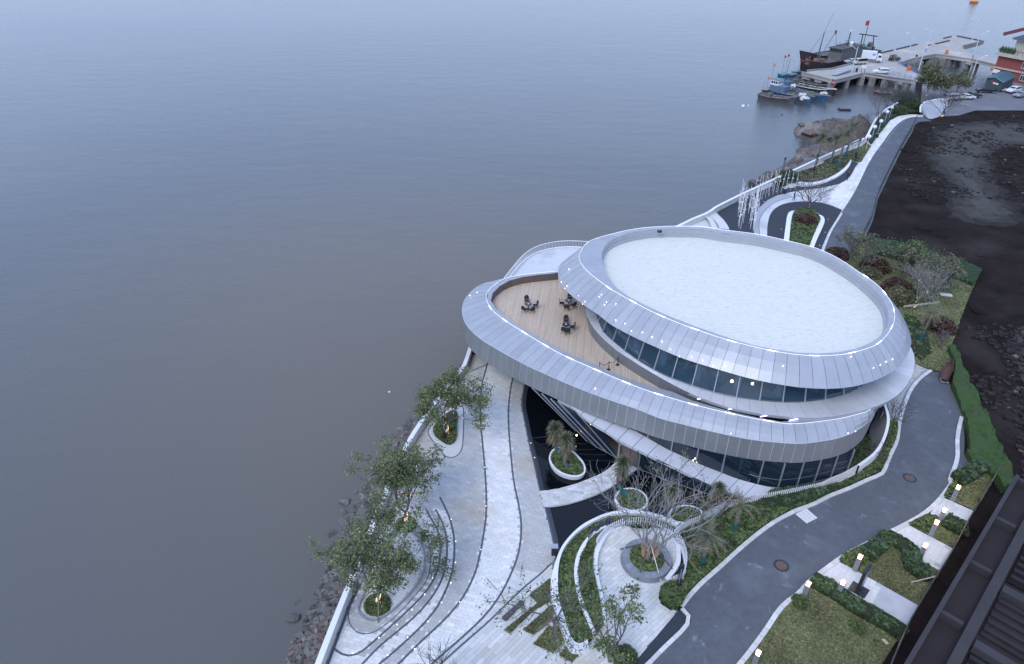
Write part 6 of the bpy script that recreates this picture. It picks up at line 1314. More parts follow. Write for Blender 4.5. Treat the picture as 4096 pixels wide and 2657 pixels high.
for fr, x, y, lab in (('6', 430, 672, 'dark litter bin at the corner of the black pool'), ('N', 1447, 815, 'black litter bin beside the dark path'), ('E', 625, 745, 'small black box by the northern pavement edge')):
    c = Q(fr, x, y); t = thing('litter_bin', (c.x, c.y, 0), lab, 'bin'); b = MB(); b.box((c.x, c.y, .45), (.5, .42, .9)); part('body', b, M['black'], t); b = MB(); b.box((c.x, c.y, .96), (.54, .46, .07)); part('lid', b, M['alu'], t)
# globe lamps
for x, y, gx, gy, lab in ((498,880,519,797,'nearest globe lamp with pale stalk beside the light pavement'),(640,690,657,619,'second globe lamp along the northern pavement'),(565,760,583,698,'globe lamp leaning by the black box'),(715,575,736,497,'third globe lamp along the northern pavement'),(770,520,782,447,'farthest globe lamp near the round bushes')):
    c = Q('E', x, y); t = thing('globe_lamp', (c.x, c.y, 0), lab, 'lamp'); h = 2.4; part('stalk', MB().tube([c, c+Vector((0, 0, h))], .05, 6), M['galv'], t)
    M.setdefault('globe', mat('pale_globe', (.75, .78, .82), .3)); part('globe', MB().lathe([(.42*math.sin(a), h+.3-.42*math.cos(a)) for a in np.linspace(0.01, math.pi-.01, 9)], (c.x, c.y, 0), 14), M['globe'], t, sm=True)
# white pole sculpture
sc0 = Q('N', 1090, 1000); t = thing('pole_sculpture', (sc0.x, sc0.y, 0), 'cluster of slender white poles with small plates beside the sea wall', 'sculpture')
row = [((1575,766),3.6),((1517,772),4.1),((1460,778),4.3),((1405,800),4.6),((1362,810),4.2),((1355,770),4.4),((1310,826),4.4),((1302,785),4.6),((1263,850),4.4),((1250,805),4.4),((1220,866),4.4),((1203,825),4.6),((1180,888),4.4),((1150,912),4.4),((1128,870),4.8),((1120,932),4.2),((1158,850),4.6),((1098,960),4.4)]
for k in range(13): row.append(((1096-k*1.6+R.uniform(-4, 4), 985+k*23), 5.0+R.uniform(-.8, .9)))
for k in range(10): row.append(((1040-k*1.2+R.uniform(-18, 18), 960+k*30), 4.8+R.uniform(-1, 1)))
for k in range(12): row.append(((905+k*.6+R.uniform(-12, 14), 1000+k*22), 5.6+R.uniform(-1, 1)))
for k in range(4): row.append(((955+R.uniform(-15, 25), 960+k*70), 4.6+R.uniform(-1, 1)))
for ((x, y), h) in row:
    c = Q('N', x, y); h *= .88; ln = Vector((R.gauss(0, .03), R.gauss(0, .03), 0)); o = part('pole', MB().tube([c, c+Vector((ln.x*h, ln.y*h, h))], .032, 5), M['white'], t)
    zz = h*R.uniform(.45, .7)
    for q in range(1): zz = h*R.uniform(.25, .8) if x < 1110 else h*.62; part('plate', MB().box((c.x+R.uniform(-.1, .1), c.y, zz), (.34, .05, .15), R.uniform(-.4, .4)), M['white'], t)
# letters on the divider wall (seen from behind)
t = thing('letter_sign', tuple(Q('6', 760, 480, .6)), 'row of small dark raised characters and a round emblem standing on the bed divider wall', 'sign')
spots_ = [(700,550),(728,522),(757,497),(783,478),(812,458),(838,444)]
wm = [(p.x, p.y) for p in smooth([ (a+b)/2 for a, b in zip(midO, midI)], n=4)]
stro = [[(0,0,1,0),(0,0,0,.5),(0,.5,1,.5),(1,.5,1,1),(0,1,1,1)],[(0,0,0,1),(0,1,1,1),(0,.5,.8,.5),(1,.5,1,1)],[(0,0,0,1),(1,0,1,1),(0,0,1,0),(0,1,1,1),(.5,0,.5,1)],[(0,0,0,1),(0,1,1,1),(0,.55,.8,.55)],[(0,0,0,1),(1,0,1,1),(0,1,1,1),(0,.5,1,.5)],[(0,0,0,1),(1,0,1,1),(0,0,1,0),(0,1,1,1),(0,.5,1,.5)]]
for k, (x, y) in enumerate(spots_):
    c = Q('6', x, y, .6); nx = Q('6', *(spots_[k+1] if k < 5 else (870,425)), .6); u = (nx-c).normalized(); b = MB(); sz = .42
    for (x0, y0, x1, y1) in stro[k]: b.bar(c+u*x0*sz+Vector((0, 0, .08+y0*.55)), c+u*x1*sz+Vector((0, 0, .08+y1*.55)), .06, .08)
    part('letter', b, M['navy'] if k % 2 else M['alu_dk'], t)
c = Q('6', 868, 415, .95); b = MB()
for rr in (.42, .24): b.tube([c+Vector((math.cos(a)*rr*.8, math.sin(a)*rr*.5, math.sin(a)*rr)) for a in np.linspace(0, math.tau, 18)], .045, 5)
part('emblem', b, M['alu_dk'], t)
# terrace tables and chairs
def chair(c, a, group_lab):
    t = thing('terrace_chair', (c.x, c.y, 5.5), group_lab, 'chair', 'dark chairs on the roof terrace'); m = Matrix.Rotation(a, 3, 'Z'); X = lambda x, y, z: Vector((c.x, c.y, 5.5))+m@Vector((x, y, z))
    for sx in (-1, 1):
        for sy in (-1, 1): part('leg', MB().tube([X(sx*.25, sy*.24, 0), X(sx*.22, sy*.2, .44)], .02, 5), M['rattan'], t)
    part('seat', MB().box(X(0, 0, .45), (.5, .48, .06), a), M['rattan'], t)
    P = [X(.25*math.sin(q), -.25-.04*math.cos(q), .47+.42*(.5-.5*math.cos(q))) for q in np.linspace(-math.pi, math.pi, 11)]
    b = MB(); b.tube([X(-.25, -.24, .45), X(-.27, -.3, .78), X(-.15, -.33, .98), X(0, -.34, 1.02), X(.15, -.33, .98), X(.27, -.3, .78), X(.25, -.24, .45)], .022, 5); part('back_frame', b, M['rattan'], t)
    b = MB(); b.quad(X(-.23, -.25, .5), X(.23, -.25, .5), X(.25, -.3, .78), X(-.25, -.3, .78)); b.quad(X(-.25, -.3, .78), X(.25, -.3, .78), X(.13, -.33, .98), X(-.13, -.33, .98)); part('backrest', b, M['rattan'], t)
    for s in (-1, 1): part('armrest', MB().tube([X(s*.27, -.28, .72), X(s*.29, 0, .70), X(s*.28, .22, .66), X(s*.25, .22, .45)], .02, 5), M['rattan'], t)
tabs = [((620,668), [(608,633,'behind'),(675,668,'right of'),(590,700,'front left of'),(648,705,'front right of')], 'left'), ((938,640), [(948,610,'behind'),(885,650,'left of'),(925,685,'in front of'),(975,668,'right of')], 'upper right'), ((918,830), [(918,790,'behind'),(968,838,'right of'),(905,860,'left front of'),(928,872,'in front of')], 'lower')]
M['blacktop'] = mat('blue_black_table_top', (.03, .045, .075), .25)
for (tx, ty), chs, nm in tabs:
    c = Q('2', tx, ty, 6.2); c.z = 5.5; t = thing('terrace_table', tuple(c), nm+' round dark table on the timber terrace', 'table', 'round tables on the roof terrace')
    part('tabletop', MB().lathe([(.01, .70), (.42, .70), (.43, .73), (.01, .735)], (c.x, c.y, 5.5), 24), M['blacktop'], t); part('pedestal', MB().tube([(c.x, c.y, 5.5), (c.x, c.y, 6.2)], .05, 8), M['rattan'], t)
    b = MB(); [b.bar((c.x, c.y, 5.55), (c.x+math.cos(a)*.33, c.y+math.sin(a)*.33, 5.52), .05) for a in (0.3, 1.87, 3.44, 5.0)]; part('foot', b, M['rattan'], t)
    t2 = thing('ashtray', (c.x, c.y, 6.235), 'small white ashtray on the '+nm+' terrace table', 'ashtray', 'white ashtrays'); part('dish', MB().lathe([(.01, .0), (.07, .0), (.09, .05), (.07, .03), (.01, .01)], (c.x, c.y, 6.237), 10), M['white'], t2)
    for (x, y, w_) in chs:
        q = Q('2', x, y+6, 5.95); d = Vector((c.x-q.x, c.y-q.y, 0)); 
        if d.length < .62: q = c-d.normalized()*.66; d = c-q
        chair(Vector((q.x, q.y, 5.5)), math.atan2(d.y, d.x)-math.pi/2, 'dark wicker armchair '+w_+' the '+nm+' terrace table')
# rope stanchions
prev = None; t = thing('rope_barrier', tuple(Q('2', 1255, 1185, 5.5)), 'dark rope barrier across the narrow end of the timber terrace', 'barrier')
for x, y in ((1180,1190),(1255,1186),(1327,1148)):
    c = Q('2', x, y, 5.5); part('stanchion', MB().lathe([(.2, 0), (.2, .03), (.04, .07), (.03, .95), (.05, 1.0), (.01, 1.05)], tuple(c), 10), M['rattan'], t)
    if prev is not None: part('rope', MB().tube([prev.lerp(c, f)+Vector((0, 0, .92-.32*math.sin(math.pi*f))) for f in np.linspace(0, 1, 9)], .03, 5), M['rattan'], t)
    prev = c
# rusty hopper
c = Q('F', 1455, 300); t = thing('rusty_hopper', (c.x, c.y, 0), 'rusty brown steel hopper lying against the green netting', 'hopper')
hp = [Q('F', *p) for p in [(1385,320,0),(1400,375,0),(1475,385,0),(1500,320,0),(1545,250,.1),(1550,150,.3),(1490,200,.3),(1400,235,.1)]]; tp_ = [Q('F', *p) for p in [(1380,290,.9),(1395,345,.7),(1460,360,.8),(1500,290,1.2),(1545,210,1.5),(1530,100,1.6),(1455,165,1.6),(1395,215,1.2)]]
b = MB(); b.ribbon(hp, tp_, closed=True); b.add(hp, [tuple(range(8))]); part('shell', b, M['rust'], t); cen = sum(tp_, Vector())/8; inn_ = [p.lerp(cen, .25)+Vector((0, 0, -.25)) for p in tp_]; b = MB(); b.ribbon(tp_, inn_, closed=True); b.add(inn_, [tuple(range(8))]); part('rim', b, M['rust'], t)
b = MB(); b.tube([Q('F', 1385, 330, .1), Q('F', 1400, 378, .1), Q('F', 1478, 388, .1)], .05, 5); part('handle_bar', b, M['galv'], t)
# small stone slabs on the lawns
c = Q('3', 1757, 597); b = MB(); b.box((c.x, c.y, .06), (1.5, .75, .12), -.2); tag(part('stone_slab', b, M['kerb']), 'white stone slab lying on the east garden lawn', 'slab')
c = Q('G', 497, 1365); b = MB(); b.box((c.x, c.y, .05), (.45, .22, .1), -1.1); tag(part('loose_brick', b, M['wood']), 'pale loose brick at the edge of the big lawn', 'brick')
# bamboo boundary fence on the right
bl = smooth(QL('G', [(1405,0),(1330,130),(1235,290),(1140,440),(1060,600),(945,800),(860,930),(780,1062),(700,1200),(640,1310),(560,1500),(500,1650)]), n=2); bl = resample(bl, 1.6)
t = thing('bamboo_fence', tuple(bl[0]), 'dark bamboo fence between the lawns and the dark building site', 'fence')
for p in bl: part('post', MB().tube([p, p+Vector((0, 0, 1.5))], .05, 5), M['bark_dk'], t)
for z in (.5, 1.0, 1.45):
    for i in range(len(bl)-1): part('rail', MB().tube([bl[i]+Vector((0, 0, z)), bl[i+1]+Vector((0, 0, z+R.uniform(-.05, .05)))], .035, 4), M['stake'] if R.random() < .25 else M['bark_dk'], t)
a, c = Q('G', 710, 877, .05), Q('G', 925, 825, 1.0); tt = thing('bamboo_prop', tuple(a), 'long yellow bamboo cane leaning from the lawn onto the fence', 'cane'); part('cane', MB().tube([a, c], .045, 5), M['rope'], tt)
nf = resample(offs(nrRs, -.3), 2.0); nf = [p for p in nf if p.y < Q('E', 1120, 560).y-1]; t = thing('mesh_fence', tuple(nf[0]), 'dark wire fence along the far edge of the northern road', 'fence')
for p in nf: part('post', MB().tube([p, p+Vector((0, 0, 2.0))], .05, 4), M['bark_dk'], t)
M['wire'] = mat('dark_green_mesh', (.02, .035, .025), .9)
for z in (.5, 1, 1.5, 1.95):
    for i in range(len(nf)-1): part('rail', MB().bar(nf[i]+Vector((0, 0, z)), nf[i+1]+Vector((0, 0, z)), .05), M['wire'], t)
# =====================================================================================
# PIER, BOATS, VEHICLES, FAR BUILDINGS
# =====================================================================================
pierP = QL('1', [(610,573),(840,546),(1000,505),(1200,428),(1350,393),(1520,350),(1720,303),(1800,288),(2048,331),(1872,380),(1960,427),(2152,465),(2152,517),(1955,468),(1670,430),(1500,462),(1380,500),(1530,588),(1700,632),(1700,700),(1510,640),(1300,605),(1105,577),(870,637)])
t = thing('pier', tuple(pierP[0]), 'concrete fishing pier on thick columns with boats and vehicles', 'pier')
b = MB(); b.prism([(p.x, p.y) for p in pierP], -1.0, .0, bottom=True); part('deck', b, M['concrete'], t)
E_ = [(0,1),(1,2),(2,3),(3,4),(4,5),(5,6),(6,7)]
for k, (x0, y0, x1, y1) in enumerate([(648,560,838,546),(840,546,1000,505),(1200,428,1330,398),(1355,392,1520,352),(1610,362,1775,322),(1730,304,1790,290),(1838,286,2045,328)]):
    a, c = Q('1', x0, y0+4, 0), Q('1', x1, y1+4, 0); part('edge_beam', MB().bar(a+Vector((0, 0, .2)), c+Vector((0, 0, .2)), .4, .45), M['conc_side'] if k < 2 else M['bark_dk'], t)
for x0, y0, x1, y1 in ((1380,500,1500,462),(1500,462,1670,430),(1670,430,1955,468),(1955,468,2150,517),(870,637,1105,577),(610,573,870,637),(1105,577,1510,640)):
    a, c = Q('1', x0, y0, 0), Q('1', x1, y1, 0); part('kerb_beam', MB().bar(a+Vector((0, 0, .12)), c+Vector((0, 0, .12)), .35, .3), M['concrete'], t)
cols = [(640,640,'f'),(690,650,'f'),(755,665,'f'),(850,700,'f'),(975,665,'b'),(1090,640,'b'),(1180,650,'b'),(1280,660,'b'),(1390,675,'b'),(1460,690,'b'),(1630,490,'b'),(1690,490,'b'),(1740,500,'b'),(1790,500,'b'),(1840,500,'b'),(1560,520,'b'),(1945,520,'b'),(2005,530,'b')]
for x, y, k in cols:
    c = Q('1', x, y-38 if k == 'f' else y-30, -1.0); part('column', MB().box((c.x, c.y+.8, -2.9), (1.3, 1.3, 4.0), .3), M['conc_side'], t)
for x0, y0, x1, y1 in ((640,588,700,600),(740,612,790,624),(845,640,880,640),(1150,588,1205,600),(1370,622,1430,640),(1700,440,1750,450),(1930,470,1980,485)):
    a, c = Q('1', x0, y0+16, -1.0), Q('1', x1, y1+16, -1.0); m_ = a.lerp(c, .5); part('pile_cap', MB().box((m_.x, m_.y+.9, -1.35), ((c-a).length, 2.0, .9), math.atan2((c-a).y, (c-a).x)), M['concrete'], t)
for (gx, gy) in ((800,560),(900,560),(1000,540),(1100,520),(1250,520),(1300,470),(1450,420),(1600,390),(1750,350),(1900,340)): c = Q('1', gx, gy, 0); part('column', MB().box((c.x, c.y, -2.9), (1.2, 1.2, 4.0), .3), M['conc_side'], t)
# ramp frame on the far corner and gangway
a = Q('1', 1885, 372, .1); c = Q('1', 2045, 333, .1); part('ramp_side', MB().bar(a, c, .4, 1.2), M['conc_side'], t)
a, c = Q('1', 860, 600, .1), Q('1', 1010, 560, .1); part('gangway', MB().bar(a+Vector((0, 0, .25)), c+Vector((0, 0, .9)), 1.5, .15), M['alu'], t)
for s in (-.7, .7):
    n_ = (c-a).cross(Vector((0, 0, 1))).normalized()*s
    for zz in (.6, 1.1): part('gangway_rail', MB().bar(a+n_+Vector((0, 0, zz)), c+n_+Vector((0, 0, zz+.6)), .07), M['galv'], t)
a = Q('1', 1100, 582, 0)
b = MB(); [b.bar(a+Vector((dx, -.5, -3.6)), a+Vector((dx, -.3, 1.0)), .08) for dx in (-.4, .4)]; [b.bar(a+Vector((-.4, -.45, -3.3+k*.45)), a+Vector((.4, -.45, -3.3+k*.45)), .06) for k in range(9)]; part('ladder', b, M['galv'], t)
# blue railings
def rail(P, label, h=1.1, m='blue_metal'):
    P = resample(P, 2.0); t = thing('railing', tuple(P[0]), label, 'railing')
    for p in P: part('post', MB().box((p.x, p.y, h/2), (.09, .09, h)), M[m], t)
    for z in (.35, .7, 1.08):
        b = MB(); [b.bar(P[i]+Vector((0, 0, z)), P[i+1]+Vector((0, 0, z)), .07) for i in range(len(P)-1)]; part('rail', b, M[m], t)
rail(QL('1', [(1370,503),(1530,590),(1700,628),(1850,652),(1905,700),(2040,655)]), 'blue railing on the far side of the pier approach'); rail(QL('1', [(1230,583),(1340,600),(1510,636)]), 'blue railing above the water on the near side of the approach')
# street lamps
def street_lamp(fr, xb, yb, xt, yt, ax, ay, lab, h=7.6, bl=False):
    c = Q(fr, xb, yb); t = thing('street_lamp', tuple(c), lab, 'street lamp', 'tall white street lamps of the harbour')
    # height such that the top meets the reading
    best = min((abs(CAM_H-0) and ((Q(fr, xt, yt, z).xy-c.xy).length, z) for z in np.linspace(4, 11, 71)), key=lambda q: q[0]); h = best[1]
    part('pole', MB().tube([c, c+Vector((0, 0, h))], [.17, .10], 8), M['galv'], t)
    s = -1 if ax < xt else 1; part('arm', MB().tube([c+Vector((0, 0, h-.9)), c+Vector((s*1.1, 0, h-.3)), c+Vector((s*1.9, 0, h+.2))], .08, 6), M['galv'], t)
    part('lamp_head', MB().box(c+Vector((s*2.2, 0, h+.25)), (.8, .35, .16)), M['white'], t)
    if bl: part('blue_base', MB().tube([c, c+Vector((0, 0, 1.1))], .17, 8), M['blue_metal'], t)
for a in [('Q',25,1180,178,510,60,440,'street lamp at the near corner of the pier by the minivan'),('Q',1340,840,1520,205,1405,150,'street lamp in the middle of the pier edge'),('Q',1600,1165,1780,480,1780,480,'street lamp with blue foot at the pier approach'),('Q',1790,640,1942,110,1820,60,'street lamp on the pier behind the blue-footed one'),('P',738,470,860,75,787,37,'farthest street lamp at the pier ramp'),('P',770,680,890,270,940,237,'street lamp with blue foot at the trestle'),('P',700,1130,855,660,855,660,'street lamp standing in the car park by the shed')]: street_lamp(*a, bl='blue' in a[-1])
def crate(fr, x, y, sz, m, lab, name='bin', cat='bin', rz=0):
    c = Q(fr, x, y); t = thing(name, tuple(c), lab, cat, None); b = MB(); b.box((c.x, c.y, sz[2]/2), sz, rz); part('body', b, M[m], t); b = MB(); b.box((c.x, c.y, sz[2]+.05), (sz[0]*1.08, sz[1]*1.08, .1), rz); part('lid', b, M[m], t); return t
crate('Q', 1385, 1085, (.95, .7, 1.2), 'orange', 'orange waste bin by the blue railing'); crate('Q', 2285, 695, (.8, .6, 1.2), 'orange', 'orange waste bin far out on the pier'); crate('Q', 1580, 755, (.5, .5, .5), 'black', 'small dark box on the pier floor', 'bollard', 'bollard'); crate('Q', 150, 1115, (.5, .4, 1.0), 'black', 'small dark box beside the pier ladder', 'box', 'box')
t = thing('billboard', tuple(Q('Q', 300, 1135)), 'white board on posts at the top of the pier ladder', 'board'); c = Q('Q', 300, 1135); part('panel', MB().box((c.x, c.y, 1.8), (1.6, .1, 1.0)), M['white'], t); [part('post', MB().box((c.x+d, c.y+.05, .75), (.1, .1, 1.5)), M['black'], t) for d in (-.5, .5)]
# ---------------- vehicles ----------------
CM = {}
def paint(n, c, r=.28): CM[n] = mat('car_paint_'+n, c, r, metal=.1); return CM[n]
paint('white', (.72, .74, .78)); paint('dark', (.05, .055, .065)); paint('grey', (.28, .29, .31)); paint('cream', (.50, .48, .40)); paint('black', (.02, .02, .025)); paint('silver', (.42, .44, .47))
M['win'] = mat('car_window', (.015, .02, .028), .08, spec=.7); M['hub'] = mat('wheel_rim', (.35, .36, .38), .35, metal=.6); M['tail'] = mat('tail_light', (.30, .02, .02), .3); M['headl'] = mat('headlight', (.7, .72, .75), .15)
def car(fr, x, y, rz, pt, label, kind='sedan', L=4.6, Wd=1.8, z=0, name='parked_car', cat='car', group='parked cars by the harbour'):
    c = Q(fr, x, y, .5); c.z = z; t = thing(name, tuple(c), label, cat, group); m = Matrix.Rotation(rz, 3, 'Z'); X = lambda p: c+m@Vector(p)
    if kind == 'sedan': prof = [(-.5,.45),(-.5,.78),(-.44,.98),(-.30,1.02),(-.19,1.42),(.02,1.46),(.13,1.38),(.26,1.0),(.42,.90),(.5,.72),(.5,.42)]; g0, g1 = 3, 7; H = 1.0
    elif kind == 'suv': prof = [(-.5,.5),(-.5,1.0),(-.47,1.15),(-.41,1.58),(-.1,1.68),(.08,1.62),(.2,1.14),(.40,1.04),(.49,.85),(.5,.5)]; g0, g1 = 2, 6; H = 1.15
    elif kind == 'van': prof = [(-.5,.5),(-.5,1.1),(-.48,1.9),(-.42,1.97),(.2,1.97),(.30,1.85),(.40,1.22),(.48,1.05),(.5,.5)]; g0, g1 = 1, 6; H = 1.15
    else: prof = [(-.5,.5),(-.5,1.0),(-.05,1.0),(-.02,1.62),(.14,1.66),(.26,1.1),(.45,1.0),(.5,.8),(.5,.5)]; g0, g1 = 2, 5; H = 1.05
    n = len(prof); V = []
    for s in (-1, -.88, .88, 1):
        for px, pz in prof:
            tuck = .10*max(0, (pz-H))/.5 if abs(s) == 1 else 0; inset = abs(s) == 1
            V.append(X((px*L*(.985 if inset else 1), s*Wd/2*(1-tuck*1.1) if inset else s*Wd/2*(1-.13*max(0, (pz-H))/.5), pz if not inset else pz-.03 if pz > .5 else pz)))
    F = [(r*n+i, r*n+i+1, (r+1)*n+i+1, (r+1)*n+i) for r in range(3) for i in range(n-1)]+[tuple(range(n)), tuple(3*n+i for i in reversed(range(n)))]+[(r*n, (r+1)*n, (r+1)*n+n-1, r*n+n-1) for r in range(3)]
    part('body', MB().add(V, F), pt, t)
    px0, pz0 = prof[g0]; px1, pz1 = prof[g1]
    top = [p for p in prof[g0:g1+1]]
    for s in (-1, 1):
        lo0, lo1 = top[0][0]*.94, top[-1][0]*.94; P = [(lo0, H+.02)]+[(a*.93, b_-.1) for a, b_ in top[1:-1]]+[(lo1, H+.02)]
        b = MB(); b.add([X((a*L, s*(Wd/2*(1-.10*max(0, b_-H)/.5)+.012), b_)) for a, b_ in P], [tuple(range(len(P)))]); part('side_window', b, M['win'], t)
    for (a0, a1, nm) in ((top[0], top[1], 'rear_window'), (top[-2], top[-1], 'windscreen')):
        q0 = (a0[0]*.85+a1[0]*.15, a0[1]*.85+a1[1]*.15); q1 = (a0[0]*.12+a1[0]*.88, a0[1]*.12+a1[1]*.88); sg_ = -1 if nm == 'rear_window' else 1; d_ = .015*sg_
        part(nm, MB().quad(X((q0[0]*L+d_, -Wd*.40, q0[1]+.012)), X((q0[0]*L+d_, Wd*.40, q0[1]+.012)), X((q1[0]*L+d_, Wd*.37, q1[1]+.012)), X((q1[0]*L+d_, -Wd*.37, q1[1]+.012))), M['win'], t)
    for px in (-.31, .31):
        for s in (-1, 1):
            w = part('wheel', MB().tube([X((px*L, s*(Wd/2-.2), .33)), X((px*L, s*(Wd/2+.02), .33))], .33, 14), M['rubber'], t); part('rim', MB().tube([X((px*L, s*(Wd/2+.015), .33)), X((px*L, s*(Wd/2+.035), .33))], .2, 10), M['hub'], w)
    for s in (-1, 1):
        part('headlight', MB().box(X((L*.492, s*Wd*.34, .78)), (.08, .4, .16), rz), M['headl'], t); part('tail_light', MB().box(X((-L*.498, s*Wd*.38, .85)), (.06, .3, .18), rz), M['tail'], t)
    return t
car('1', 1235, 572, math.pi-.08, CM['white'], 'white estate car near the pier edge above the water', 'suv', 4.8)
car('1', 1618, 615, math.pi-.22, CM['white'], 'white saloon car next to the blue railing', 'sedan', 4.7)
car('P', 370, 1050, math.pi-.15, CM['dark'], 'dark saloon car behind the white one on the approach', 'sedan')
car('P', 980, 1200, math.pi-.1, CM['black'], 'black pickup truck in front of the green shed', 'pickup', 5.2, name='pickup_truck', cat='pickup truck')
car('P', 1415, 1200, math.pi+.45, CM['white'], 'white car parked right of the scooter', 'suv', 4.5)
car('P', 1545, 1270, math.pi+.4, CM['grey'], 'grey car cut by the right edge of the picture', 'sedan')
car('P', 665, 1305, .1, CM['white'], 'white car parked behind the bare tree twigs', 'sedan'); car('P', 500, 1300, .1, CM['white'], 'second white car half hidden by the bare tree', 'sedan'); car('P', 430, 1320, .15, CM['silver'], 'silver car beside the curved white wall', 'suv'); car('P', 775, 1275, .1, CM['dark'], 'dark car with red tail lights behind the parked white car', 'sedan')
car('Q', 235, 900, math.pi+.25, CM['cream'], 'cream minivan parked beside the white box truck', 'van', 4.6, 1.7, name='minivan', cat='van')
car('Q', 45, 870, math.pi+.2, CM['silver'], 'silver car half hidden left of the cream minivan', 'sedan')
# box truck
c = Q('Q', 500, 880, 0); rz = -.42; m = Matrix.Rotation(rz, 3, 'Z'); X = lambda *p: c+m@Vector(p); t = thing('box_truck', tuple(c), 'white box truck with a blue mark on its side', 'truck')
part('cargo_box', MB().box(X(-1.1, 0, 2.15), (4.4, 2.1, 2.3), rz), CM['white'], t); part('chassis', MB().box(X(0, 0, .8), (6.4, .9, .3), rz), M['black'], t)
pf = [(1.35,.6),(1.35,2.5),(1.9,2.65),(2.6,2.35),(2.95,1.6),(3.0,.6)]; V = [X(a, s*1.0, z) for s in (-1, 1) for a, z in pf]; n = 6; cab = part('cab', MB().add(V, [(i, (i+1) % n, (i+1) % n+n, i+n) for i in range(n)]+[tuple(range(n)), tuple(reversed(range(n, 2*n)))]), CM['white'], t)
part('windscreen', MB().quad(X(2.66, -.85, 2.25), X(2.66, .85, 2.25), X(2.96, .85, 1.65), X(2.96, -.85, 1.65)), M['win'], t)
for s in (-1, 1): part('side_window', MB().quad(X(1.7, s*1.01, 1.65), X(2.7, s*1.01, 1.65), X(2.5, s*1.01, 2.3), X(1.7, s*1.01, 2.3)), M['win'], t)
M['cyan'] = mat('blue_decal', (.12, .32, .60), .5)
part('side_mark', MB().box(X(.3, -1.06, 2.45), (.9, .02, .55), rz), M['cyan'], t)
for px in (-2.4, 2.1):
    for s in (-1, 1): w = part('wheel', MB().tube([X(px, s*.75, .42), X(px, s*1.02, .42)], .42, 14), M['rubber'], t); part('rim', MB().tube([X(px, s*1.02, .42), X(px, s*1.04, .42)], .22, 10), M['hub'], w)
# loaded tricycle heap
c = Q('Q', 1030, 830, .3); t = thing('cargo_tricycle', tuple(setz([c], 0)[0]), 'motor tricycle heaped with dark nets on the pier', 'tricycle'); rg = random.Random(3)
b = MB(); [b.box((c.x+rg.gauss(0, .7), c.y+rg.gauss(0, .4), .8+rg.random()*.9), (rg.uniform(.3, .9),)*3, rg.random()*3, rg.uniform(.6, 1.6)) for _ in range(24)]; part('load', b, M['rock_tan'], t); b = MB(); b.box((c.x, c.y, .6), (2.6, 1.4, .3)); part('cart', b, M['rust'], t); part('white_sack', MB().box((c.x+.1, c.y-.5, 1.3), (.7, .5, .5), .4), M['linen'], t)
for dx, dy in ((-1, -.75), (-1, .75), (1.3, 0)): part('wheel', MB().tube([(c.x+dx, c.y+dy-.08, .3), (c.x+dx, c.y+dy+.08, .3)], .3, 10), M['rubber'], t)
# scooter
c = Q('P', 1255, 1220); t = thing('scooter', tuple(c), 'white and black scooter between the shed and the white car', 'scooter')
part('body', MB().bar((c.x-.5, c.y, .5), (c.x+.4, c.y+.2, .6), .3, .35), CM['white'], t); part('front_shield', MB().bar((c.x+.45, c.y+.2, .4), (c.x+.35, c.y+.18, 1.05), .35, .08), CM['white'], t); part('seat', MB().bar((c.x-.5, c.y, .75), (c.x+.05, c.y+.1, .75), .26, .1), M['black'], t); part('handlebar', MB().bar((c.x+.3, c.y-.15, 1.1), (c.x+.4, c.y+.5, 1.1), .05), M['black'], t)
for dx in (-.55, .6): part('wheel', MB().tube([(c.x+dx, c.y-.05+dx*.2, .25), (c.x+dx, c.y+.07+dx*.2, .25)], .25, 10), M['rubber'], t)
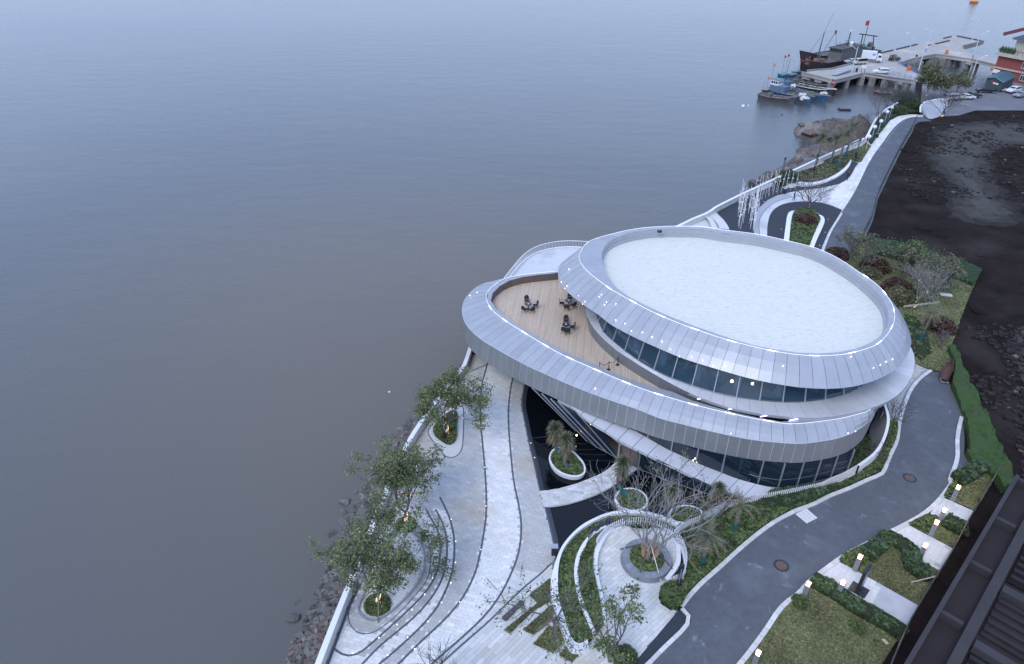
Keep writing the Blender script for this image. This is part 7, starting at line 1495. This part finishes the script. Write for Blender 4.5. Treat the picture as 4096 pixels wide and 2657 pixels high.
# ---------------- boats ----------------
def boat(stern, bow, W_, label, hull, h=1.1, bowh=1.9, deckm='wood_old', cabin=None, mast=None, name='fishing_boat', group='fishing boats moored at the pier', rim=None, clutter=14, keel=None, fr='C', flags=()):
    a, c = Q(fr, *stern, WZ), Q(fr, *bow, WZ); L = (c-a).length; u = (c-a).normalized(); v = Vector((-u.y, u.x, 0)); t = thing(name, tuple(a.lerp(c, .5)), label, 'boat', group)
    X = lambda s, y, z: a+u*(s*L)+v*y+Vector((0, 0, z))
    st = [(0, .38, h+.25), (.08, .44, h+.12), (.3, .5, h), (.55, .5, h+.05), (.75, .42, h+.25), (.9, .22, h+.6*(bowh-h)+.2), (1.0, .03, bowh)]
    V = []; 
    for s, w, z in st: V += [X(s, w*W_, z), X(s*.94+.01, w*W_*.72, z*.35), X(s*.92+.02, w*W_*.5, -.4), X(s*.92+.02, -w*W_*.5, -.4), X(s*.94+.01, -w*W_*.72, z*.35), X(s, -w*W_, z)]
    F = [(6*i+k, 6*i+k+1, 6*i+k+7, 6*i+k+6) for i in range(6) for k in range(5)]+[tuple(range(6))]
    part('hull', MB().add(V, F), M[hull], t)
    D = [X(s, w*W_*.86, z-.28) for s, w, z in st]; D2 = [X(s, -w*W_*.86, z-.28) for s, w, z in st]; part('deck', MB().ribbon(D, D2), M[deckm], t)
    for sgn_ in (1, -1): part('gunwale', MB().tube([X(s, sgn_*w*W_, z+.04) for s, w, z in st], .09, 5), M[rim or 'boat_rim'], t)
    if cabin:
        s0, s1, ch, m1, m2, rf = cabin; w_ = W_*.36; q = [X(s0, w_, h-.2), X(s1, w_, h-.2), X(s1, -w_, h-.2), X(s0, -w_, h-.2)]
        lo = MB(); lo.prism([(p.x, p.y) for p in q], WZ+h-.2, WZ+h-.2+ch*.55); wh = part('wheelhouse', lo, M[m1], t)
        sm_ = s0+(s1-s0)*.5; q2 = [X(s0, w_, 0), X(sm_, w_, 0), X(sm_, -w_, 0), X(s0, -w_, 0)]
        up_ = MB(); up_.prism([(p.x, p.y) for p in q2], WZ+h-.2+ch*.55, WZ+h-.2+ch); part('upper_cabin', up_, M[m2], t)
        q3 = [X(s0-.02, w_*1.15, 0), X(sm_+.015, w_*1.15, 0), X(sm_+.015, -w_*1.15, 0), X(s0-.02, -w_*1.15, 0)]
        rf_ = MB(); rf_.prism([(p.x, p.y) for p in q3], WZ+h-.2+ch, WZ+h-.1+ch); part('cabin_roof', rf_, M[rf], t)
        for k in range(3):
            f = s0+(sm_-s0)*(.2+.3*k)
            for sy in (-1, 1): p = X(f, sy*(w_+.01), h-.2+ch*.78); part('window', MB().bar(p-u*.28, p+u*.28, .04, ch*.2), M['win'], t)
        for yy in (-.5, 0, .5): p = X(sm_, yy*w_*1.3, h-.2+ch*.78)+u*.02; part('window', MB().bar(p-v*.22, p+v*.22, .04, ch*.2), M['win'], t)
    rg = random.Random(hash(label) % 1000 if False else len(label)*7+int(stern[0]))
    cl = MB()
    for _ in range(clutter): s = rg.uniform(.1, .85); cl.box(X(s, rg.uniform(-.3, .3)*W_, h-.05+rg.random()*.3), (rg.uniform(.2, .8), rg.uniform(.2, .7), rg.uniform(.15, .5)), rg.random()*3, rg.uniform(.5, 1.8))
    if clutter: part('gear', cl, M['gear'], t)
    mast = tuple(mast or ())+((.07, 3.2, .04), (.5, 2.6, .035), (.66, 2.0, .03)) if L < 18 else mast
    for (s, mh, r) in (mast or ()): part('mast', MB().tube([X(s, 0, h), X(s+.02, 0, h+mh)], r, 5), M['bark_dk'], t)
    for (s, fh, fm) in flags:
        part('flag_pole', MB().tube([X(s, .3, h-.2), X(s-.03, .3, h+fh)], .035, 4), M['bark_dk'], t); p = X(s-.03, .3, h+fh); part('flag', MB().add([p, p+u*.75+Vector((0, 0, -.25)), p+u*.65+Vector((0, 0, -.8)), p+Vector((0, 0, -.75))], [(0, 1, 2, 3)]), M[fm], t)
    return t
M['wood_old'] = mat('weathered_deck', (.19, .18, .165), .9, (.12, .115, .11), 2, .9, .2); M['boat_rim'] = mat('weathered_gunwale', (.30, .285, .26), .85, (.2, .19, .18), 2, .8); M['hull_grey'] = mat('weathered_grey_hull', (.13, .125, .12), .9, (.08, .075, .075), 1.4, .9, .2); M['hull_blue'] = mat('blue_hull', (.035, .15, .28), .7, (.04, .09, .16), 1, .8); M['hull_dark'] = mat('dark_trawler_hull', (.045, .045, .055), .7, (.07, .05, .05), .8, .9); M['blue_paint'] = mat('faded_blue_paint', (.12, .20, .30), .7, (.09, .14, .20), 1.5, .8); M['teal_paint'] = mat('teal_roof_paint', (.12, .25, .29), .7, (.10, .19, .23), 2, .8); M['gear'] = mat('heaped_fishing_gear', (.20, .20, .19), .95, (.09, .10, .10), 3, .9, tone=1); M['hull_red'] = mat('faded_red_hull', (.20, .05, .06), .8, (.12, .05, .07), 2, .9); M['cabin_grey'] = mat('weathered_cabin', (.16, .165, .16), .8, (.10, .10, .10), 1.5, .8); M['cabin_green'] = mat('green_cabin', (.08, .27, .25), .8); M['orangeflag'] = mat('orange_cloth', (.60, .22, .05), .8)
boat((200,545), (1085,700), 3.2, 'grey weathered wooden boat nearest the camera with a small open wheelhouse', 'hull_grey', 1.1, 2.0, cabin=(.10, .34, 1.8, 'cabin_grey', 'cabin_grey', 'boat_rim'), mast=((.3, 3, .05),), flags=((.18, 5, 'yellowflag' if 'yellowflag' in M else 'orangeflag'),), clutter=20)
boat((420,430), (1500,690), 3.6, 'blue boat with white cabin and teal roof', 'hull_blue', 1.3, 2.0, cabin=(.08, .40, 3.3, 'blue_paint', 'white', 'teal_paint'), mast=((.42, 4, .05), (.6, 3, .05)), clutter=22, flags=((.03, 7, 'orangeflag'),))
boat((640,330), (1870,680), 3.6, 'second blue boat with greenish roof and red flags', 'hull_blue', 1.2, 2.0, cabin=(.02, .22, 3.6, 'blue_paint', 'blue_paint', 'cabin_green'), mast=((.35, 4, .06), (.12, 8, .06)), clutter=34, flags=((.04, 8.5, 'redflag'), (.10, 9, 'redflag')))
boat((860,270), (2010,520), 3.4, 'boat with white coiled nets and a red-tipped dark bow', 'hull_dark', 1.2, 2.1, cabin=(.03, .2, 2.8, 'cabin_grey', 'blue_paint', 'teal_paint'), mast=((.3, 4, .05),), clutter=36, flags=((.9, 3.5, 'redflag'), (.93, 2, 'redflag')), rim='white')
boat((1000,170), (1900,400), 3.2, 'cluttered grey boat tucked against the pier columns', 'hull_grey', 1.1, 1.8, cabin=(.0, .16, 2.4, 'cabin_grey', 'cabin_grey', 'teal_paint'), clutter=30, flags=((.1, 6, 'redflag'),))
boat((520,400), (1300,640), 2.6, 'narrow grey boat squeezed between the blue one and the nearest wooden one', 'hull_grey', 1.0, 1.7, cabin=(.0, .12, 2.0, 'cabin_grey', 'cabin_grey', 'boat_rim'), clutter=26)
boat((1250,360), (2030,505), 2.4, 'low boat with a green net heap right of the cluster', 'hull_dark', 1.0, 1.7, clutter=22, flags=((.8, 2.5, 'redflag'),))
# the white net heaps
for fr, x, y, z, r, lab in (('C',1250,490,-1.6,.9,'white heap of net bags on the second blue boat'),('C',1300,570,-1.6,1.1,'pale heap of nets on the bow of the blue boat with white cabin'),('C',1010,285,-1.0,.7,'white net bundle on the cluttered boats'),('C',1750,460,-1.8,.7,'white coil on the dark bowed boat')):
    c = Q(fr, x, y, z); b = MB(); rg = random.Random(x); [b.box((c.x+rg.gauss(0, r*.5), c.y+rg.gauss(0, r*.4), z+rg.random()*.4), (rg.uniform(.3, .7),)*3, rg.random()*3, M=Matrix.Rotation(rg.random()*3, 3, 'Z')@Matrix.Rotation(rg.random(), 3, 'X')) for _ in range(14)]; tag(part('net_heap', b, M['linen']), lab, 'nets')
# big trawler(s)
tw = boat((2900,850), (1110,1290), 6.4, 'large dark rusty trawler with tall superstructure behind the pier', 'hull_dark', 3.6, 5.6, 'gear', cabin=None, clutter=70, rim='hull_red', fr='B', flags=((.97, 3.0, 'redflag'), (.93, 3, 'orangeflag')))
tw2 = boat((2700,760), (1090,1060), 6.0, 'dark blue trawler moored outside the rusty one', 'hull_dark', 3.4, 6.0, 'gear', cabin=None, clutter=40, rim='cabin_grey', fr='B')
a0, c0_ = Q('B', 2900, 850, WZ), Q('B', 1110, 1290, WZ); u = (c0_-a0).normalized(); v = Vector((-u.y, u.x, 0)); L = (c0_-a0).length; rzz = math.atan2(u.y, u.x); TX = lambda s, y, z: a0+u*(s*L)+v*y+Vector((0, 0, z))
wh = part('superstructure', MB().box(TX(.44, 0, 5.2), (L*.26, 4.6, 3.6), rzz), M['cabin_grey'], tw); part('bridge_roof', MB().box(TX(.44, 0, 7.1), (L*.29, 5.0, .25), rzz), M['hull_grey'], tw)
for k in range(7): p = TX(.33+k*.035, 2.32, 6.2); part('window', MB().bar(p-u*.3, p+u*.3, .05, .7), M['win'], tw); p = TX(.33+k*.035, -2.32, 6.2); part('window', MB().bar(p-u*.3, p+u*.3, .05, .7), M['win'], tw)
for yy in (-1.5, -.5, .5, 1.5): p = TX(.57, yy, 6.2)+u*.03; part('window', MB().bar(p-v*.35, p+v*.35, .05, .7), M['win'], tw)
p = TX(.44, .3, 7.2); part('mast', MB().tube([p, p+Vector((0, 0, 4.5))], .14, 6), M['black'], tw); part('radar', MB().lathe([(.01, 4.9), (.35, 4.8), (.35, 4.5), (.01, 4.4)], tuple(p), 10), M['white'], tw); part('radar_dome', MB().lathe([(.6*math.sin(q), 1.0-.6*math.cos(q)) for q in np.linspace(.01, 3.13, 8)], tuple(p+v*1.2), 12), M['white'], tw)
b = MB(); [b.bar(p+Vector((-.6, 0, 1+k*.8)), p+Vector((.6, 0, 1+k*.8)), .08) for k in range(4)]; part('mast_arms', b, M['black'], tw)
b = MB(); rg = random.Random(9); [b.tube([TX(.34+k*.022, rg.choice((-2.2, 2.2)), 7.2), TX(.34+k*.022, rg.choice((-2.2, 2.2)), 8.0+rg.random())], .05, 4) for k in range(10)]; part('roof_rails', b, M['black'], tw)
b = MB(); rg = random.Random(14); [b.box(TX(rg.uniform(.72, .96), rg.uniform(-1.8, 1.8)*.7, 4.2+rg.random()*.7), (rg.uniform(.4, 1.3),)*2+(rg.uniform(.3, .8),), rg.random()*3, rg.uniform(.5, 1.5)) for _ in range(34)]; part('net_pile', b, mat('brown_nets', (.22, .12, .08), .95, (.12, .08, .06), 2, .9, tone=1), tw)
# derrick masts at the fore deck
f0, f1 = TX(.80, 0, 3.6), TX(.78, 0, 13.0); part('derrick_mast', MB().tube([f0, f1], [.2, .12], 6), M['hull_grey'], tw); part('antenna', MB().tube([f1, f1+Vector((2.0, 1, 5.5))], .04, 4), M['black'], tw); part('boom', MB().tube([f0, TX(.63, 0, 12.4)], .13, 5), M['blue_paint'], tw); part('boom_head', MB().box(TX(.63, 0, 12.2), (.5, .4, 1.2)), M['hull_red'], tw)
b = MB(); [b.tube([q0, q1], .035, 3) for q0, q1 in ((f1, TX(.97, 0, 5)), (f1, TX(.63, 0, 12.4)), (TX(.63, 0, 12.4), TX(.57, 0, 7.5)), (f1, TX(.88, 2.6, 4)), (f1, TX(.88, -2.6, 4)))]; part('rigging', b, M['black'], tw)
# aft gantry
for yy in (-2.4, 2.4): part('gantry_leg', MB().tube([TX(.13, yy, 3.6), TX(.16, yy*.8, 9.2)], .16, 5), M['black'], tw)
part('gantry_beam', MB().tube([TX(.16, -3.2, 9.2), TX(.16, 3.2, 9.2)], .18, 5), M['black'], tw); part('aft_mast', MB().tube([TX(.2, 0, 3.6), TX(.2, 0, 14)], .1, 5), M['black'], tw)
p = TX(.2, 0, 14); part('red_flag', MB().add([p, p+Vector((-1.1, 0, -.3)), p+Vector((-1.0, 0, -1.7)), p+Vector((0, 0, -1.5))], [(0, 1, 2, 3)]), M['redflag'], tw)
b = MB(); rg = random.Random(4); [b.box(TX(rg.uniform(.05, .3), rg.uniform(-2, 2), 4.2+rg.random()*1.5), (rg.uniform(.4, 1.5), rg.uniform(.4, 1.5), rg.uniform(.4, 1.5)), rg.random()*3, rg.uniform(.4, 1.5)) for _ in range(26)]; part('winch_gear', b, M['gear'], tw); part('green_tarp', MB().box(TX(.27, 1.5, 6.4), (1.8, 1.2, .4), rzz), M['cabin_green'], tw)
# little craft
boat((600,215), (800,260), 1.7, 'small red and navy skiff alone between pier and shore', 'hull_red', .6, .9, 'hull_red', clutter=8, fr='E', group=None)
c = Q('E', 240, 415, WZ); t = thing('raft', tuple(c), 'small dark square raft floating in the bay', 'raft'); part('frame', MB().box((c.x, c.y, WZ+.1), (3.0, 1.7, .5)), M['black'], t); part('well', MB().box((c.x, c.y, WZ+.37), (2.3, 1.1, .06)), M['cabin_grey'], t)
c = Q('1', 1970, 22, WZ); t = thing('navigation_buoy', tuple(c), 'orange and yellow float at the top edge of the picture', 'buoy'); part('hull', MB().lathe([(.01, -.3), (2.0, 0), (2.2, .8), (1.2, 1.1)], tuple(c), 14), M['orange'], t); part('tower', MB().lathe([(1.2, 1.1), (.5, 1.9), (.4, 3.2), (.01, 3.4)], tuple(c), 10), M['yellow'], t)
for fr, x, y, r, lab in (('1',143,842,.5,'white float drifting left of the boats'),('4',905,531,.13,'tiny white gull-like float off the plaza shore'),('1',185,838,.25,'small dark float right of the white one'),('1',450,912,.25,'small dark float below the moored boats')):
    c = Q(fr, x, y, WZ); o = part('float', MB().lathe([(.01, -r), (r, 0), (r*.7, r*.7), (.01, r)], tuple(c), 10), M['white'] if 'white' in lab else M['black']); tag(o, lab, 'float')
c = Q('N', 1640, 272, WZ); t = thing('driftwood', tuple(c), 'dark stake and pole sticking out of the water beside the tan boulder', 'driftwood'); part('log', MB().tube([c, c+Vector((.6, .3, .6)), c+Vector((1.0, .3, .2))], .12, 5), M['bark_dk'], t); part('pole', MB().tube([c+Vector((0, 0, .3)), Q('N', 1760, 270, WZ+.4)], .05, 4), M['bark_dk'], t)
# ---------------- brick building ----------------
M['brick'] = mat('red_brick', (.30, .075, .065), .9, (.22, .06, .055), 2.5, .8, .2, 8); M['cream'] = mat('cream_render', (.52, .49, .40), .85, (.40, .38, .32), .7, .8, .1, 5); M['roof_tile'] = mat('slate_blue_roof', (.075, .09, .13), .8, (.055, .065, .10), 1.2, .8, .3, 6); M['win_blue'] = mat('window_glass', (.05, .08, .10), .1, spec=.7)
g0_ = Q('P', 1062, 985); gdir = (Q('P', 1400, 1058)-g0_); gdir.z = 0; gd = gdir.normalized(); gn = Vector((gd.y, -gd.x, 0)); gn = gn if gn.y < 0 else -gn; bk_ = -gn
t = thing('brick_house', tuple(g0_), 'three storey house with red brick base, cream top and slate roof at the right edge', 'house'); LB = 34; DB = 13; ang = math.atan2(gd.y, gd.x)
def bx(s0, s1, d0, d1, z0, z1, m, nm, root=None): c = g0_+gd*((s0+s1)/2)+bk_*((d0+d1)/2); return part(nm, MB().box((c.x, c.y, (z0+z1)/2), (s1-s0, d1-d0, z1-z0), ang), M[m], root or t)
hB = 6.2; wl = bx(0, LB, 0, DB, 0, hB, 'brick', 'brick_wall'); bx(-.2, LB, -.25, DB, 2.7, 3.1, 'cream', 'string_course'); bx(-.6, LB, -.8, DB+.4, hB, hB+.9, 'cream', 'balcony_slab'); bx(2.6, LB, 1.6, DB, hB+.9, hB+4.6, 'cream', 'upper_wall'); bx(1.9, LB, .6, DB+.6, hB+4.6, hB+4.95, 'cream', 'eaves')
rp = [g0_+gd*s+bk_*d+Vector((0, 0, z)) for s, d, z in ((1.6, .2, hB+4.95), (LB, .2, hB+4.95), (LB, 7, hB+8), (7, 7, hB+8), (1.6, DB+.9, hB+4.95), (LB, DB+.9, hB+4.95))]
b = MB(); b.add(rp, [(0, 1, 2, 3), (0, 3, 4), (4, 3, 2, 5)]); part('roof', b, M['roof_tile'], t); part('ridge_tiles', MB().bar(rp[3], rp[2], .6, .5), M['hull_red'], t); part('ridge_tiles', MB().bar(rp[0]+Vector((0, 4, .4)), rp[3]+Vector((-.4, 3, .4)), .5, .9), M['hull_red'], t)
for k in range(14): c = g0_+gd*(.0+k*1.4)+gn*.7; part('balcony_post', MB().box((c.x, c.y, hB+1.4), (.08, .08, 1.0)), M['black'], t)
c = g0_+gd*9+gn*.7; part('balcony_rail', MB().box((c.x, c.y, hB+1.9), (19, .1, .1), ang), M['black'], t)
for k in range(5): c = g0_+gd*(.4+k*.9)+gn*.2; part('potted_shrub', MB().lathe([(.01, 0), (.55, .4), (.5, 1.3), (.01, 1.9)], (c.x, c.y, hB+.9), 7), M['hedge_b'], t)
def win(s, w, z0, z1, d=-.04, n=2):
    f = bx(s, s+w, d-.04, d+.1, z0, z1, 'white', 'window')
    for k in range(n): bx(s+.1+k*(w-.1)/n, s+(k+1)*(w-.1)/n, d-.07, d-.03, z0+.12, z1-.12, 'win_blue', 'pane', f)
for (s, w, z0, z1, n) in ((7.6, .8, 3.9, 5.6, 1), (9.2, 2.4, 3.9, 5.7, 2), (13.5, 2.4, 3.9, 5.7, 2), (18, 2.4, 3.9, 5.7, 2), (8.3, 2.2, .7, 2.3, 3), (12.6, 2.2, .7, 2.3, 3), (17, 2.2, .7, 2.3, 3), (5.0, 1.6, hB+1.6, hB+3.6, 2)): win(s, w, z0, z1, n=n) if z0 < hB else None
for s in (6.5, 11, 16): f = bx(s, s+2.4, 1.5, 1.62, hB+1.4, hB+3.6, 'white', 'window'); bx(s+.15, s+2.25, 1.45, 1.5, hB+1.6, hB+3.4, 'win_blue', 'pane', f)
bx(.1, 2.2, -.4, -.3, 1.4, 2.4, 'white', 'name_board'); c = g0_+gd*-.4+gn*.4; part('round_sign', MB().tube([(c.x, c.y, 2.2), (c.x, c.y-.1, 2.2)], .5, 16), M['orangeflag'], t)
# green shed
s0_ = Q('P', 945, 1155); s1_ = Q('P', 1195, 1228); s2_ = Q('P', 1385, 1130); sv = s2_-s1_; t = thing('shed', tuple(s0_), 'dark green metal shed with a gabled roof and red and white writing', 'shed'); s3_ = s0_+sv
b = MB(); b.prism([(p.x, p.y) for p in (s0_, s1_, s2_, s3_)], 0, 2.7); part('walls', b, mat('green_shed_wall', (.055, .085, .09), .7), t)
e = Vector((0, 0, 2.7)); rr = Vector((0, 0, 3.5)); m01 = s0_.lerp(s1_, .5); u01 = (s1_-s0_).normalized()*.35; us = sv.normalized()*.4; b = MB(); b.quad(s0_-u01-us+e, m01-us+rr, m01+sv+us+rr, s3_-u01+us+e); b.quad(m01-us+rr, s1_+u01-us+e, s2_+u01+us+e, m01+sv+us+rr); b.add([s0_-us*.2+e, s1_-us*.2+e, m01-us*.2+rr], [(0, 1, 2)])
part('roof', b, mat('teal_green_roof', (.045, .12, .15), .6, (.04, .09, .12), 2, .6), t); part('eave_trim', MB().bar(s0_-u01-us+e, m01-us+rr, .1).bar(m01-us+rr, s1_+u01-us+e, .1), M['alu'], t)
fd = (s1_-s0_); fn = Vector((fd.y, -fd.x, 0)).normalized(); fn = fn if fn.y < 0 else -fn
q = s0_.lerp(s1_, .38)+fn*.06+Vector((0, 0, 2.15)); part('red_logo', MB().tube([q, q+fn*.04], .42, 14), M['redflag'], t)
for k in range(6): q = s0_.lerp(s1_, .48+k*.055)+fn*.06+Vector((0, 0, 1.9)); part('white_letter', MB().box(q, (.3, .04, .38), math.atan2(fd.y, fd.x)), M['white'], t)
# ---------------- people ----------------
M['cloth_dark'] = mat('dark_clothing', (.025, .028, .035), .9); M['skin'] = mat('skin', (.42, .28, .21), .6); M['hair'] = mat('dark_hair', (.02, .018, .017), .7)
def person(c, rz, label, step=.28, h=1.72):
    """one continuous skinned body grown from a skeleton, with head, hair and clothes"""
    t = thing('person', tuple(c), label, 'person'); k = h/1.72
    J = {'hip':(0,0,.95,.15),'waist':(0,0,1.1,.135),'chest':(0,.02,1.32,.16),'neck':(0,.03,1.48,.065),'head':(0,.05,1.60,.10),'crown':(0,.05,1.68,.085),
         'hl':(-.1,0,.88,.10),'kl':(-.1,step*.5+.05,.48,.07),'al':(-.1,step,.09,.05),'tl':(-.1,step+.16,.04,.045),'hr':(.1,0,.88,.10),'kr':(.1,-step*.3+.06,.48,.07),'ar':(.1,-step,.12,.05),'tr':(.1,-step+.15,.04,.045),
         'sl':(-.19,.02,1.40,.07),'el':(-.25,-.10,1.13,.05),'wl':(-.24,.02,.90,.035),'fl':(-.235,.06,.80,.03),'sr':(.19,.02,1.40,.07),'er':(.25,.06,1.13,.05),'wr':(.24,.18,.94,.035),'fr':(.235,.22,.85,.03)}
    E = [('hip','waist'),('waist','chest'),('chest','neck'),('neck','head'),('head','crown'),('hip','hl'),('hl','kl'),('kl','al'),('al','tl'),('hip','hr'),('hr','kr'),('kr','ar'),('ar','tr'),('chest','sl'),('sl','el'),('el','wl'),('wl','fl'),('chest','sr'),('sr','er'),('er','wr'),('wr','fr')]
    nm = list(J); me = bpy.data.meshes.new('body'); me.from_pydata([tuple(x*k for x in J[n][:3]) for n in nm], [(nm.index(a), nm.index(b_)) for a, b_ in E], []); o = link('body', me, t); o.rotation_euler.z = rz
    sk_ = o.modifiers.new('s', 'SKIN'); ly = me.skin_vertices[0].data if me.skin_vertices else None
    if ly:
        for i, n in enumerate(nm): ly[i].radius = (J[n][3]*k, J[n][3]*k); ly[i].use_root = (n == 'hip')
    ss = o.modifiers.new('u', 'SUBSURF'); ss.levels = 1; ss.render_levels = 1; me.materials.append(M['cloth_dark'])
    hd = MB().lathe([(.092*math.sin(q), 1.615-.12*math.cos(q)) for q in np.linspace(.02, 3.12, 8)], (0, .055, 0), 12); hd.box((0, .155, 1.60), (.025, .03, .04)); o2 = link('face', hd.mesh('face', M['skin'], True), t); o2.rotation_euler.z = rz
    hr_ = MB().lathe([(.105*math.sin(q), 1.635-.115*math.cos(q)) for q in np.linspace(1.5, 3.12, 6)], (0, .035, 0), 12); o3 = link('hair', hr_.mesh('hair', M['hair'], True), t); o3.rotation_euler.z = rz
    return t
def addskin():
    for o in bpy.data.objects:
        if o.type == 'MESH' and any(m_.type == 'SKIN' for m_ in o.modifiers) and not o.data.skin_vertices:
            pass
person(Q('N', 1552, 900), -1.9, 'person in dark clothes walking across the pale ring path', .25); person(Q('N', 2190, 655), 2.6, 'person in dark clothes walking at the end of the dark path', .2)
for x, y, lab in ((1660,1020,'dark clothed person at the pier edge beside the trawler, left one'),(1775,1015,'dark clothed person at the pier edge beside the trawler, middle one'),(1690,1030,'dark clothed person at the pier edge standing closest to the left one')): person(Q('B', x, y), 1.0, lab, .05)
person(Q('Q', 345, 935), .5, 'person standing at the back of the cream minivan', .06)
# ---------------- dark building in the south-east corner ----------------
M['dkbeam'] = mat('dark_grey_beam', (.048, .046, .050), .95, (.034, .032, .036), .4, .8); M['dkpanel'] = mat('dark_maroon_panel', (.030, .022, .025), .9, (.019, .015, .017), .5, .8); M['dkgap'] = mat('black_recess', (.006, .005, .007), 1)  # darkness of this corner is put into the material colours
o0 = Q('G', 1540, 40, 4); o1 = Q('G', 560, 1700, 4); dr_ = (o1-o0); LD = dr_.length; du = dr_.normalized(); dv_ = Vector((-du.y, du.x, 0)); dv_ = dv_ if dv_.x > 0 else -dv_; rza = math.atan2(du.y, du.x)
t = thing('dark_building', (o0.x, o0.y, 0), 'dark building with long grey roof beams and maroon panels in the lower right corner', 'building')
def db(s0, s1, d0, d1, z0, z1, m, nm, root=None): c = o0+du*((s0+s1)/2)+dv_*((d0+d1)/2); return part(nm, MB().box((c.x, c.y, (z0+z1)/2), (abs(s1-s0), abs(d1-d0), z1-z0), rza), M[m], root or t)
db(-1, LD+8, .2, 26, 0, 3.2, 'dkpanel', 'walls'); db(-1, LD+8, 0, .3, 3.2, 4.0, 'dkbeam', 'roof_beam'); db(-1, LD+8, 1.9, 2.55, 3.2, 4.1, 'dkbeam', 'roof_beam'); db(-1, LD+8, 6.1, 6.75, 3.2, 4.1, 'dkbeam', 'roof_beam'); db(-1, LD+8, 10.2, 11, 3.2, 4.3, 'dkbeam', 'roof_beam')
k = 0; s = -1
while s < LD+6:
    db(s, s+.35, .3, 1.7, 3.2, 3.8, 'dkbeam', 'cross_beam'); db(s+1, s+1.7, 2.7, 6.0, 3.2, 4.0, 'dkbeam', 'cross_beam'); db(s+3, s+3.5, 7.0, 10.2, 3.2, 4.0, 'dkbeam', 'cross_beam')
    rp_ = db(s+1.75, s+6.0, 2.75, 5.95, 3.2, 3.4, 'dkgap' if k % 2 else 'dkpanel', 'roof_panel')
    for q in range(5): db(s+2.1+q*.8, s+2.4+q*.8, 2.8, 5.9, 3.42, 3.6, 'dkpanel', 'louvre', rp_)
    s += 6.2; k += 1
# stray clutter on the site: low heaps, each its own shape
rg = random.Random(12); HM = [rock_mesh(200+k, .35, 'earth', 2, .9) for k in range(5)]
spots2 = [('E',1000,900),('E',1120,1010),('E',1230,820),('E',1050,1180),('E',980,1330),('E',1180,1420),('E',1300,1500),('E',2080,950),('E',2200,1100),('E',2250,1300),('3',1560,60),('3',1700,120),('3',2080,250),('3',2120,520),('3',2010,700),('3',1960,900),('F',1900,200),('F',2040,420),('F',2150,700),('F',2280,1000)]
adj = ['low', 'broad', 'small', 'lumpy', 'flat']
for k, (fr, x, y) in enumerate(spots2):
    c = Q(fr, x, y); o = link('spoil_heap', HM[k % 5], None, (c.x, c.y, -.1)); o.scale = (rg.uniform(1.2, 3.2), rg.uniform(1, 2.4), rg.uniform(.5, 1.3)); o.rotation_euler.z = rg.random()*3
    tag(o, ordn[k % 7]+' dark spoil heap '+('along the northern road fence' if k < 7 else 'beside the pale dirt track' if k < 12 else 'past the netting bank and garden')+(' of the site' if k < 14 else ' and the road bend'), 'spoil heap', 'spoil heaps on the building site')
xs_, ys_ = [], []
b = MB(); siteP = [(p.x, p.y) for p in QL('E', [(1150,700),(2300,560),(2375,1544),(620,1544)])+QL('F', [(1500,-300),(1900,700),(2300,1544),(2600,1500),(2600,-300)])]
X_, Y_ = rnd_in([(p.x, p.y) for p in QL('E', [(1150,640),(1700,520),(2400,480),(2500,1544),(640,1544)])], 3600)
X2, Y2 = rnd_in([(p.x, p.y) for p in QL('F', [(1560,0),(1900,690),(2250,1500),(2700,1500),(2700,-300),(1700,-300)])], 1800)
for x, y in zip(list(X_)+list(X2), list(Y_)+list(Y2)):
    n_ = NZ.noise(Vector((x*.12, y*.12, 2)))
    if n_ < -.05: continue
    r = .05+.28*rg.random()**3; b.box((x, y, r*.3-.05), (r*2, r*1.5, r), M=Matrix.Rotation(rg.random()*3, 3, 'Z')@Matrix.Rotation(rg.uniform(-.5, .5), 3, 'X'), tone=rg.uniform(.5, 1.5)*(6 if rg.random() < .03 else 1))
M['debris'] = mat('site_debris', (.026, .020, .019), 1, (.010, .008, .008), 2, .9, tone=1)
tag(part('site_debris', b, M['debris']), 'dark stones and broken debris strewn over the building site', 'debris', kind='stuff')
